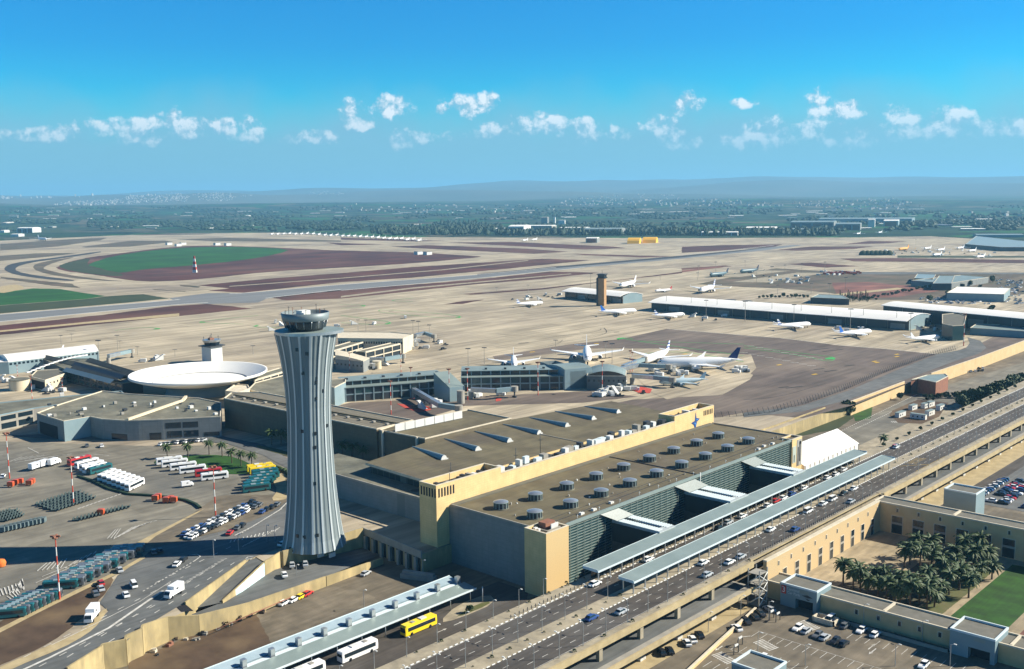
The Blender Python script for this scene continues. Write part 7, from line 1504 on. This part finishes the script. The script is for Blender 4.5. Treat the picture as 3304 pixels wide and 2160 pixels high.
# box trucks
def make_truck(col='white', L_=7.5):
    t = thing('box_truck', 'white truck', 'truck'); mb = MB(); mb.box((-1.25,-L_/2,.9),(1.25,L_/2-2.2,3.6)); kid(part(mb,'cargo_box',paint[col],t)); mb = MB(); hull(mb,[(L_/2-2.1,ring(1.15,.5,2.6,1.05)),(L_/2-.6,ring(1.15,.5,2.6,1.0)),(L_/2,ring(1.15,.5,1.5,1.05))]); kid(part(mb,'cab',paint[col],t))
    mb = MB(); mb.add([(-.95,L_/2-.52,2.45),(.95,L_/2-.52,2.45),(1.0,L_/2+.02,1.5),(-1.0,L_/2+.02,1.5)],[(3,2,1,0)]); mb.box((-1.27,-L_*.1,2.2),(1.27,L_*.05,2.8)); kid(part(mb,'windows',M['glass'],t))
    for sx in (-1,1):
        for y in (-L_*.28,L_*.32): mb = MB(); mb.tube((sx*.95,y,.5),(sx*1.2,y,.5),.5,10); kid(part(mb,'wheel',M['tyre'],t))
    return t
tk = make_truck(); first = [1]
def put_truck(x, y, z, lab, dirpx, sc_=1.0):
    q = pt(x,y,z); e = pt(x+dirpx[0], y+dirpx[1], z); d = e-q; rot = math.atan2(-d.x,d.y)
    if first: first.pop(); o = tk; o.location = (q.x,q.y,z); o.rotation_euler = (0,0,rot); o['label'] = lab
    else: o = copy_thing(tk,(q.x,q.y,z),rot,lab)
    o.scale = (sc_,)*3
put_truck(297,1998,z4,'white motorhome-like truck beside the brown dirt bank',(-30,40),1.05); put_truck(562,1922,z4,'white box truck on the access road above the ramp',(-40,24),1.0)
for i, (x, y) in enumerate(((230,268),(288,250),(350,240))): put_truck(*cp('P',(x,y))[0], z4, ('left','middle','right')[i]+' white truck in the trio at the top left of the bus yard', (40,-14), .95)
put_truck(605,1570,z4,'small white truck standing between the coach ranks',(40,-6),.7)
q = pt(2,1827,z4); mb = MB(); mb.lathe([(1.6,0),(1.9,1.2),(1.5,2.2),(.1,2.6)],(q.x,q.y,z4),12); tag(mb.build('tank', M['orange'], None, q), 'bright orange tank at the left edge on the yard shadow', 'tank')
# dollies and carts
mb = MB(); mb.box((-1.6,-.95,.45),(1.6,.95,.6)); mb.box((-1.6,-.95,.6),(-1.5,.95,1.3)); mb.box((1.5,-.95,.6),(1.6,.95,1.3)); mb.box((-1.2,-.95,.2),(-.8,.95,.45)); mb.box((.8,-.95,.2),(1.2,.95,.45)); dl = mb.build('baggage_dolly', mat('dolly_dark',(.05,.075,.075))); tag(dl,'baggage dolly','dolly')
mb = MB(); mb.box((-1.3,-.9,.5),(1.3,.9,2.2)); mb.box((-1.0,-.9,.2),(-.6,.9,.5)); mb.box((.6,-.9,.2),(1.0,.9,.5)); hull(mb,[(-.9,[(-1.3,2.2),(1.3,2.2),(1.2,2.4),(.4,2.5),(-.4,2.5),(-1.2,2.4)]),(.9,[(-1.3,2.2),(1.3,2.2),(1.2,2.4),(.4,2.5),(-.4,2.5),(-1.2,2.4)])]); rc_ = mb.build('baggage_cart', paint['orange']); tag(rc_,'red baggage cart','cart')
mb2 = MB(); mb2.box((-1.6,-1.1,.3),(1.6,1.1,2.0)); mb2.box((-1.65,-1.15,2.0),(1.65,1.15,2.12)); ul = mb2.build('cargo_container', mat('container_dark',(.09,.13,.14),(.14,.18,.18),.4)); tag(ul,'grey cargo container','container')
def many(src, pts, lab, grp, rot=.8):
    for i, p in enumerate(pts):
        q = pt(*cp('P',p)[0], z4); o = src if not src.get('group') else src.copy()
        if src.get('group'): COL.objects.link(o)
        o.location = (q.x,q.y,z4); o.rotation_euler = (0,0,rot+rv.uniform(-.08,.08)); o['label'] = (nth(i+1)+' ' if 'counted' in lab else '')+lab; o['group'] = grp
many(dl, [(262+i*23+j*24, 497-i*7.5+j*9.5+rv.uniform(-1,1)) for i in range(11) for j in range(5)], 'empty dolly in the large dark block of dollies in the cart park', 'dollies in the large cart park block')
many(dl, [(4+i*20+j*14-20, 592-i*6+j*11-22) for i in range(6) for j in range(4)], 'empty dolly in the dark block at the left edge', 'dollies in the left edge block')
many(dl, [(500+i*24, 598-i*6.2) for i in range(14)], 'dolly counted from the left in the single slanting file of the cart park', 'dollies in the single file')
many(ul, [(8+i*26, 672-i*6.0) for i in range(11)], 'container counted from the left in the file at the left edge', 'containers in the left file')
many(rc_, [(70,382),(100,368),(130,362),(190,372),(205,362),(1000,472),(1018,462),(1070,484),(1098,476),(1120,482),(650,562)], 'red cart counted from the left across the cart park', 'red carts in the cart park')
# ------------------------------------------------------------------ airliners
def make_plane(tail, body=None, blended=0):
    t = thing('airliner', 'airliner', 'airliner'); body = body or mat('airliner_white',(.80,.80,.78),rough=.35,spec=.4); tm = tail
    R_ = .057; prof_ = [(0,.0),(.012,.018),(.035,.034),(.07,.046),(.12,R_),(.62,R_),(.76,.046),(.88,.028),(.97,.010),(1.0,.004)]; mb = MB(); n = 14
    for s, r in prof_:
        zc_ = .085+(.0 if s < .65 else (s-.65)*.075) - (.006*(1-s/.07) if s < .07 else 0)
        for k in range(n): a = 2*PI*k/n; mb.v.append((r*math.cos(a), .5-s, zc_+r*1.05*math.sin(a)))
    for j in range(len(prof_)-1):
        for k in range(n): mb.f.append([j*n+k,(j+1)*n+k,(j+1)*n+(k+1) % n,j*n+(k+1) % n]); mb.m.append(0); mb.sm.append(True)
    kid(part(mb,'fuselage',body,t))
    mb = MB(); mb.box((-.028,.455,.098),(.028,.475,.112)); kid(part(mb,'cockpit_window',M['glass'],t))
    def slab_(pts, th): mb = MB(); mb.add([(x,y,z+th/2) for x,y,z in pts]+[(x,y,z-th/2) for x,y,z in pts],[(0,1,2,3),(7,6,5,4),(0,4,5,1),(1,5,6,2),(2,6,7,3),(3,7,4,0)]); return mb
    for s in (-1,1):
        kid(part(slab_([(s*.03,.14,.065),(s*.46,-.14,.098),(s*.475,-.185,.10),(s*.03,-.075,.065)],.009),'wing',body,t))
        mb = MB(); mb.add([(s*.455,-.14,.098),(s*.475,-.185,.10),(s*.49,-.215,.135),(s*.485,-.19,.135)],[(0,1,2,3)]); kid(part(mb,'winglet',body,t))
        mb = MB(); n2 = 10
        for j, (y, r) in enumerate(((.115,.024),(.10,.029),(.03,.026),(.0,.016))):
            for k in range(n2): a = 2*PI*k/n2; mb.v.append((s*.165+r*math.cos(a), y, .047+r*math.sin(a)))
        for j in range(3):
            for k in range(n2): mb.f.append([j*n2+k,(j+1)*n2+k,(j+1)*n2+(k+1) % n2,j*n2+(k+1) % n2]); mb.m.append(0); mb.sm.append(True)
        mb.f.append(list(range(n2))); mb.m.append(1); mb.sm.append(False); kid(part(mb,'engine',[body,M['darkm']],t))
        kid(part(slab_([(s*.01,-.395,.115),(s*.165,-.475,.125),(s*.165,-.50,.125),(s*.01,-.475,.115)],.006),'tailplane',body,t))
        mb = MB(); mb.tube((s*.05,-.03,.0),(s*.05,-.03,.06),.012,5); kid(part(mb,'landing_gear',M['tyre'],t))
    mb = MB(); mb.tube((0,.40,.0),(0,.40,.06),.009,5); kid(part(mb,'landing_gear',M['tyre'],t))
    mb = MB(); v = [(0,-.36,.13),(0,-.475,.255),(0,-.515,.255),(0,-.475,.12)]; mb.add([(.004,y,z) for _,y,z in v]+[(-.004,y,z) for _,y,z in v],[(0,1,2,3),(7,6,5,4),(0,4,5,1),(1,5,6,2),(2,6,7,3),(3,7,4,0)]); kid(part(mb,'tail_fin',tm,t))
    return t
wt = mat('airliner_white',(.80,.80,.78),rough=.35,spec=.4)
stripes = grid_mat('striped_fin', (.75,.76,.76), (.04,.10,.32), 0, 0, 2.6, 1.1, (.75,.76,.76), rough=.4)
PL = {'white': make_plane(wt), 'navy': make_plane(mat('navy_fin',(.015,.03,.13),rough=.4)), 'blue': make_plane(mat('blue_fin',(.03,.16,.55),rough=.4)), 'striped': make_plane(stripes), 'red': make_plane(mat('red_fin',(.5,.05,.05))), 'dark': make_plane(mat('grey_fin',(.06,.07,.10)), mat('grey_airliner',(.10,.16,.18),rough=.4)), 'pale': make_plane(mat('pale_blue_fin',(.30,.42,.48)), mat('pale_blue_airliner',(.45,.55,.58),rough=.4)), 'orange': make_plane(mat('orange_fin',(.8,.35,.05)), mat('orange_plane',(.75,.40,.12)))}
up = set()
def put_plane(kind, nose, tail, lab, grp=None, z=0, fixed=None):
    a, b = pt(*nose, z+3), pt(*tail, z+3); d = a-b; L_ = fixed or d.length; c = (a+b)/2; rot = math.atan2(-d.x,d.y)
    if kind not in up: up.add(kind); o = PL[kind]; o.location = (c.x,c.y,.1+z); o.rotation_euler = (0,0,rot); o['label'] = lab
    else: o = copy_thing(PL[kind],(c.x,c.y,.1+z),rot,lab)
    o.scale = (L_,)*3
    if grp: o['group'] = grp
    elif 'group' in o.keys(): del o['group']
put_plane('navy',(2120,1181),(2385,1176),'long white airliner with a dark navy tail fin at the end of the glazed pier')
put_plane('striped',(2076,1170),(2160,1140),'white airliner with a blue-striped tail fin behind the long dark-tailed airliner')
put_plane('pale',(2126,1232),(2277,1226),'small pale grey-blue airliner nearest the dark apron')
put_plane('white',(1897,1178),(1892,1122),'big white airliner seen nose-on behind the curved metal hall',fixed=60)
put_plane('white',(1660,1192),(1656,1146),'smaller white airliner seen nose-on behind the middle of the glazed pier',fixed=42)
put_plane('striped',(2616,1047),(2508,1056),'third white airliner from the right parked before the long white hall')
put_plane('blue',(2812,1070),(2708,1081),'second white airliner from the right parked before the long white hall')
put_plane('white',(3032,1087),(2938,1097),'rightmost white airliner parked before the long white hall')
put_plane('striped',(2210,1015),(2112,1022),'fourth white airliner from the right parked before the long white hall')
put_plane('blue',(2054,1004),(1938,1011),'white airliner with a bright blue tail fin near the brown brick tower')
put_plane('striped',(1752,977),(1668,984),'white airliner standing alone left of the brown brick tower')
put_plane('white',(1984,930),(2068,912),'white airliner behind the shorter white hall right of the brick tower',fixed=58)
put_plane('red',(2113,938),(2168,934),'small white airliner with a red tail behind the long white hall')
put_plane('striped',(2243,946),(2322,926),'white airliner with a raised striped tail behind the long white hall',fixed=58)
put_plane('dark',(2290,890),(2350,884),'left of the two dark airliners on the far stand')
put_plane('dark',(2388,878),(2448,873),'right of the two dark airliners on the far stand')
put_plane('white',(183,777),(92,772),'large white airliner at the far left edge of the airfield',fixed=75)
put_plane('white',(130,1146),(206,1130),'white airliner whose tail rises behind the long white curved roof at the left')
put_plane('orange',(2900,806),(2932,803),'orange airliner on the far right apron')
for i, (x, y) in enumerate(((2994,803),(3037,808),(3100,802),(3138,811),(3025,824),(3165,830),(2620,746),(2700,752),(2770,756),(2840,752),(1725,775),(1695,777))): put_plane('white',(x-14,y),(x+14,y-3),nth(i+1)+' small white aircraft of the scatter across the far right aprons',None,0,38)
for i in range(26):
    x = 878+i*19.0; y = 755+max(0,(x-1000))*.055+rv.uniform(-1.5,1.5); put_plane('white',(x-8,y+1.5),(x+8,y-1),nth(i+1)+' small white jet from the left in the line at the far airfield edge','jets stored in a line at the far airfield edge',0,42)
# ------------------------------------------------------------------ apron equipment
mb = MB(); mb.box((-3,-1.2,.5),(1.4,1.2,2.8)); mb.box((1.6,-1.1,.4),(3,1.1,2.0)); mb.box((-2.5,-1.25,0),(-1.7,1.25,.5)); mb.box((1.8,-1.15,0),(2.5,1.15,.5)); sv = mb.build('service_truck', M['whitem']); tag(sv,'service truck','truck')
mb = MB(); mb.box((-2.4,-.8,.3),(2.4,.8,1.0)); mb.box((-.3,-.8,1.0),(1.0,.8,1.9)); tg = mb.build('tow_tractor', M['darkm']); tag(tg,'tow tractor','tractor')
mb = MB(); mb.add([(-4,-1.1,.6),(3,-1.1,4.6),(3,1.1,4.6),(-4,1.1,.6),(3,-1.1,.4),(3,1.1,.4),(-4,-1.1,.2),(-4,1.1,.2)],[(0,1,2,3),(1,4,5,2),(0,6,4,1),(3,2,5,7)]); mb.box((3,-1.1,4.0),(4.6,1.1,4.7)); sr = mb.build('passenger_stairs', M['whitem']); tag(sr,'stairs','stairs')
def eq(src, x, y, lab, grp, rot=None):
    q = pt(x,y,z3); o = src if not src.get('group') else src.copy()
    if src.get('group'): COL.objects.link(o)
    o.location = (q.x,q.y,z3); o.rotation_euler = (0,0,rv.uniform(0,6.2) if rot is None else rot); o['label'] = lab; o['group'] = grp
eqs = [('the white boarding bridge behind the big tower',1205,1190,40,12,10),('the cream pier corner',1395,1118,70,16,14),('the boarding bridge zigzagging over red markings',1390,1308,60,12,8),('the stair house between the piers',1560,1275,70,8,8),('the gate hall front',1960,1275,60,8,10),('the small grey-blue airliner',2040,1262,50,10,8),('the long dark-tailed airliner',2200,1205,110,12,14),
       ('the dark-tailed airliner rear',2400,1198,25,6,8),('the front of the long white hall',2280,1028,60,8,6),('the right end of the long white hall',2760,1065,60,8,6),('the shorter white hall front',1760,962,110,10,16),('the gap before the dark glass hall',3010,1062,60,10,14),('the open stands behind the long hall',2520,905,90,14,22),('the red equipment park on the far apron',2700,884,60,6,16),
       ('the far right apron',3000,818,220,8,34),('the left edge terminal corner',20,1240,40,12,8),('the apron left of the old control tower',480,1160,60,10,6),('the pocket beside the sawtooth hall',160,1270,60,18,8),('the centre of the open apron',1100,1040,260,30,8)]
for (lb, x, y, sx, sy, n_) in eqs:
    for i in range(n_):
        s = rv.choice([sv,tg,sv,tg,sr]); nm = {'service_truck':'white service truck','tow_tractor':'dark tow tractor','passenger_stairs':'white passenger stairs unit'}[s.name.split('.')[0]]
        eq(s, x+rv.uniform(-sx,sx), y+rv.uniform(-sy,sy), nm+' among the equipment near '+lb, 'apron equipment near '+lb)
for i in range(26): 
    o = rc_.copy(); COL.objects.link(o); q = pt(2660+i*4.6, 884+rv.uniform(-3,3), 0); o.location = q; o.scale = (1.5,1.5,1.3); o['label'] = 'red cart in the dense red row on the far apron'; o['group'] = 'red carts in the far row'
# ------------------------------------------------------------------ masts and lamps
def mast_proto(name, H_, red, head):
    t = thing(name, 'mast', 'light mast'); mb = MB(); nb = 7
    for i in range(nb): mb.cyl((0,0,H_*i/nb),.30-.02*i,H_/nb,7,(i+1) % 2 if red else 0,.30-.02*(i+1),cap=False)
    kid(part(mb,'pole',[M['whitem'],mat('mast_red',(.5,.07,.04))] if red else [M['conc']],t)); mb = MB()
    if head == 'T': mb.box((-2.6,-.5,H_),(2.6,.5,H_+.5)); mb.box((-2.2,-.9,H_+.5),(2.2,.9,H_+.75))
    else: mb.cyl((0,0,H_),1.0,.35,10); mb.box((-1.5,-.25,H_+.35),(1.5,.25,H_+.9)); mb.box((-.25,-1.5,H_+.35),(.25,1.5,H_+.9))
    kid(part(mb,'lamp_head',M['darkm'] if head == 'T' else M['brick'],t)); return t
MR = mast_proto('light_mast', 20, True, 'R'); MT = mast_proto('light_mast', 20, False, 'T'); um = set()
def put_mast(src, key, x, y, ty, lab, grp=None, z=0):
    q = pt(x,y,z); h = zat(x,y,z,ty)-z
    if key not in um: um.add(key); o = src; o.location = (q.x,q.y,z); o['label'] = lab; o.rotation_euler = (0,0,rv.uniform(.4,.9))
    else: o = copy_thing(src,(q.x,q.y,z),rv.uniform(.4,.9),lab)
    s = h/20.9; o.scale = (max(s,.75),max(s,.75),s)
    o['group'] = grp or 'light masts'
for i, (x, y, ty) in enumerate(((31,1545,1395),(238,1631,1473),(696,1671,1503),(193,1936,1726))): put_mast(MR,'r',x,y,ty,('red and white light mast at the left edge by the small red carts','red and white light mast standing in the cart park among the dollies','red and white light mast beside the staff parking','nearest red and white light mast by the dark airside buses')[i],'red and white light masts')
for i, (x, y, ty) in enumerate(((1129,1200,1138),(1262,1338,1229),(1294,1202,1141),(1327,1274,1185),(1450,1292,1190),(1509,1292,1188),(1736,1276,1168),(1943,1269,1165),(2033,1202,1131),(2040,1200,1136),(57,1214,1178),(104,1290,1212),(202,1264,1218),(3109,1117,1012))): put_mast(MR,'r',x,y,ty,'red and white light mast, '+nth(i+1)+' from the left of those standing along the piers' if i < 10 else 'red and white light mast, '+nth(i-9)+' of those at the outer terminal ends','red and white light masts')
for i, (x, y, ty) in enumerate(((1156,1070,1032),(1181,1070,1032),(1333,1077,1034),(1351,1087,1036),(1386,1100,1048),(1511,1188,1124),(1563,1175,1121),(817,1144,1115),(1793,1141,1097),(1954,1158,1101),(1975,1175,1108),(321,1171,1097),(380,1129,1081),(388,1126,1100),(444,1145,1119),(565,1151,1128),(198,1115,1082),(232,1100,1078),
      (2404,1038,971),(2278,1024,968),(2561,1043,982),(2743,1066,996),(2937,1075,1010),(1602,940,928),(1704,946,920),(1906,930,882),(2130,905,892),(2254,893,858),(2309,880,845),(2404,862,842),(2441,910,870),(2490,905,860),(2509,950,920),(2532,885,855),(2587,880,850),(2617,948,915),(2661,880,845),(2675,960,915),(2728,936,895),(2955,792,773),(3000,1000,985),(2250,905,880))):
    put_mast(MT,'t',x,y,ty,'plain T-headed light mast, '+nth(i+1)+' counted over the apron from near left','plain apron light masts')
# lattice mast on the airfield island
q = pt(629,880,0); t = thing('lattice_mast','red and white lattice radar mast on the green and brown airfield island','mast',(q.x,q.y,0)); H_ = zat(629,880,0,826)
for k in range(6): mb = MB(); z0_, z1_ = H_*k/6, H_*(k+1)/6; r0_, r1_ = 5-.6*k, 5-.6*(k+1); mb.cyl((q.x,q.y,z0_),r0_,z1_-z0_,4,0,r1_,cap=False,smooth=False); part(mb,'section',M['redp'] if k % 2 else M['whitem'],t)
for i, (x, y) in enumerate(((545,791),(575,795),(590,791),(700,792),(735,793),(1350,822),(1380,823))): q = pt(x,y,0); t = thing('equipment_hut', nth(i+1)+' small white hut from the left along the airfield island edges', 'hut', (q.x,q.y,0)); mb = MB(); mb.box((q.x-6,q.y-8,0),(q.x+6,q.y+8,7)); part(mb,'body',M['whitem'],t); mb = MB(); mb.box((q.x-6.5,q.y-8.5,7.01),(q.x+6.5,q.y+8.5,7.6)); part(mb,'roof',M['conc'],t)
# street lamps
def lamp_proto(double=True, H_=8.0):
    t = thing('street_lamp','lamp','street lamp'); mb = MB(); mb.cyl((0,0,0),.11,H_,6,0,.07); kid(part(mb,'pole',M['steel'],t)); mb = MB()
    for s in ((-1,1) if double else (1,)): mb.tube((0,0,H_-.1),(s*.9,0,H_+.25),.05,4); mb.box((s*.7,-.16,H_+.2),(s*1.35,.16,H_+.36))
    kid(part(mb,'lamp_head',M['whitem'],t)); return t
LP = lamp_proto(True,7.2); LS = lamp_proto(False,5.6); ul_ = set()
def put_lamp(src, key, x, y, z, lab, grp, s=1.0, rot=0):
    if key not in ul_: ul_.add(key); o = src; o.location = (x,y,z); o['label'] = lab
    else: o = copy_thing(src,(x,y,z),rot,lab)
    o['group'] = grp; o.scale = (s,)*3
ys_ = [y for y in range(124,240,10)]
for i, y in enumerate(ys_): put_lamp(LP,'d',-179.6,y+.5,ZD+.1,'double street lamp, '+nth(i+1)+' from the near end on the median before the island canopy','street lamps on the median')
for i, y in enumerate(range(124,292,10)): put_lamp(LS,'s',-164.9,y+.5,ZD+.1,'street lamp, '+nth(i+1)+' from the near end on the outer edge of the upper road','street lamps on the outer edge',1.2,PI)
for i, y in enumerate(range(292,396,8)): put_lamp(LS,'s',-165.2,y+.5,ZD+.1,'dark post lamp, '+nth(i+1)+' from the left above the sunlit arcade wing','post lamps above the arcade',.95,PI)
for i, y in enumerate(range(146,232,11)): put_lamp(LS,'s',-195.6,y+.5,ZD+.1,'street lamp, '+nth(i+1)+' from the near end on the pavement beside the coach road','street lamps beside the coach road',1.0)
for i, y in enumerate(range(400,640,12)): put_lamp(LS,'s',-165.1,y+.5,ZD+.1,'street lamp, '+nth(i+1)+' from the left on the viaduct edge beyond the courtyard','street lamps on the far viaduct edge',1.1,PI)
for i, y in enumerate(range(446,640,14)): put_lamp(LP,'d',-178.3,y+.5,ZD+.1,'double street lamp, '+nth(i+1)+' from the left on the median beyond the canopies','street lamps on the far median')
for i, y in enumerate(range(246,436,19)): put_lamp(LS,'s',-192.0,y+.5,ZD+.1,'short pavement lamp, '+nth(i+1)+' from the left along the kerb canopy','pavement lamps at the kerb canopy',.7)
for i, (x, y) in enumerate(((2786,2015),(2975,2070),(2598,2150),(2888,2150),(2390,1985),(2285,2040),(2480,2005),(2445,2110),(3065,2150))): q = pt(x,y,ZL); put_lamp(LS,'s',q.x,q.y,ZL,'car park lamp, '+('under the low wing, left','under the low wing, right','at the bottom edge, left','at the bottom edge, right','on the kerb wall, upper','on the kerb wall, lower','by the upper crossing','by the lower crossing','before the corner gate box')[i],'car park lamps',1.15)
for i, (x, y) in enumerate(((770,1780),(862,1750),(888,1752),(958,1880),(690,1800),(1365,1865),(1175,1965),(610,1950))): q = pt(x,y,0 if i in (0,1,2,4) else ZL); put_lamp(LS,'s',q.x,q.y,q.z,'lone street lamp, '+nth(i+1)+' of those around the foot of the big control tower','lamps around the tower foot',1.15)
# bollards along the kerb canopy
mb = MB(); mb.cyl((0,0,0),.12,.95,7); mb.cyl((0,0,.95),.15,.1,7); bl = mb.build('bollard', M['darkm']); tag(bl,'bollard','bollard')
for i in range(130):
    o = bl if i == 0 else bl.copy()
    if i: COL.objects.link(o)
    o.location = (-191.95, 205+i*1.8, ZD+.12); o['label'] = 'dark bollard in the long row along the kerb before the hall canopy'; o['group'] = 'bollards along the kerb canopy'
for i in range(60):
    o = bl.copy(); COL.objects.link(o); q = Vector((-165.4, 296+i*1.6, ZD+.12)); o.location = q; o['label'] = 'dark bollard in the row on the road edge above the arcade wing'; o['group'] = 'bollards above the arcade'
# gate frames at the car park crossings
for i, (x, y) in enumerate(((2490,1998),(2510,2005),(2388,2085),(2375,2110))):
    q = pt(x,y,ZL); t = thing('barrier_frame', nth(i+1)+' metal barrier frame from the top beside the car park crossings','barrier',(q.x,q.y,ZL)); mb = MB(); mb.box((q.x-.1,q.y-1.4,ZL),(q.x+.1,q.y-1.2,ZL+2.2)); mb.box((q.x-.1,q.y+1.2,ZL),(q.x+.1,q.y+1.4,ZL+2.2)); mb.box((q.x-.1,q.y-1.4,ZL+2.2),(q.x+.1,q.y+1.4,ZL+2.35)); part(mb,'frame',M['darkm'],t); mb = MB(); mb.box((q.x-.15,q.y-.9,ZL+2.36),(q.x+.15,q.y+.9,ZL+2.9)); part(mb,'sign_plate',M['whitem'],t)
# prototypes that nothing used are dropped
for d_ in (CP, BP, PL):
    for k_, o in list(d_.items()):
        if o.location.length < .01 and (k_ not in ub and k_ not in up and 'b'+k_ not in useds):
            for ch in list(o.children): bpy.data.objects.remove(ch)
            bpy.data.objects.remove(o)
for k_, o in SC.items():
    if 's'+k_ not in useds: bpy.data.objects.remove(o)
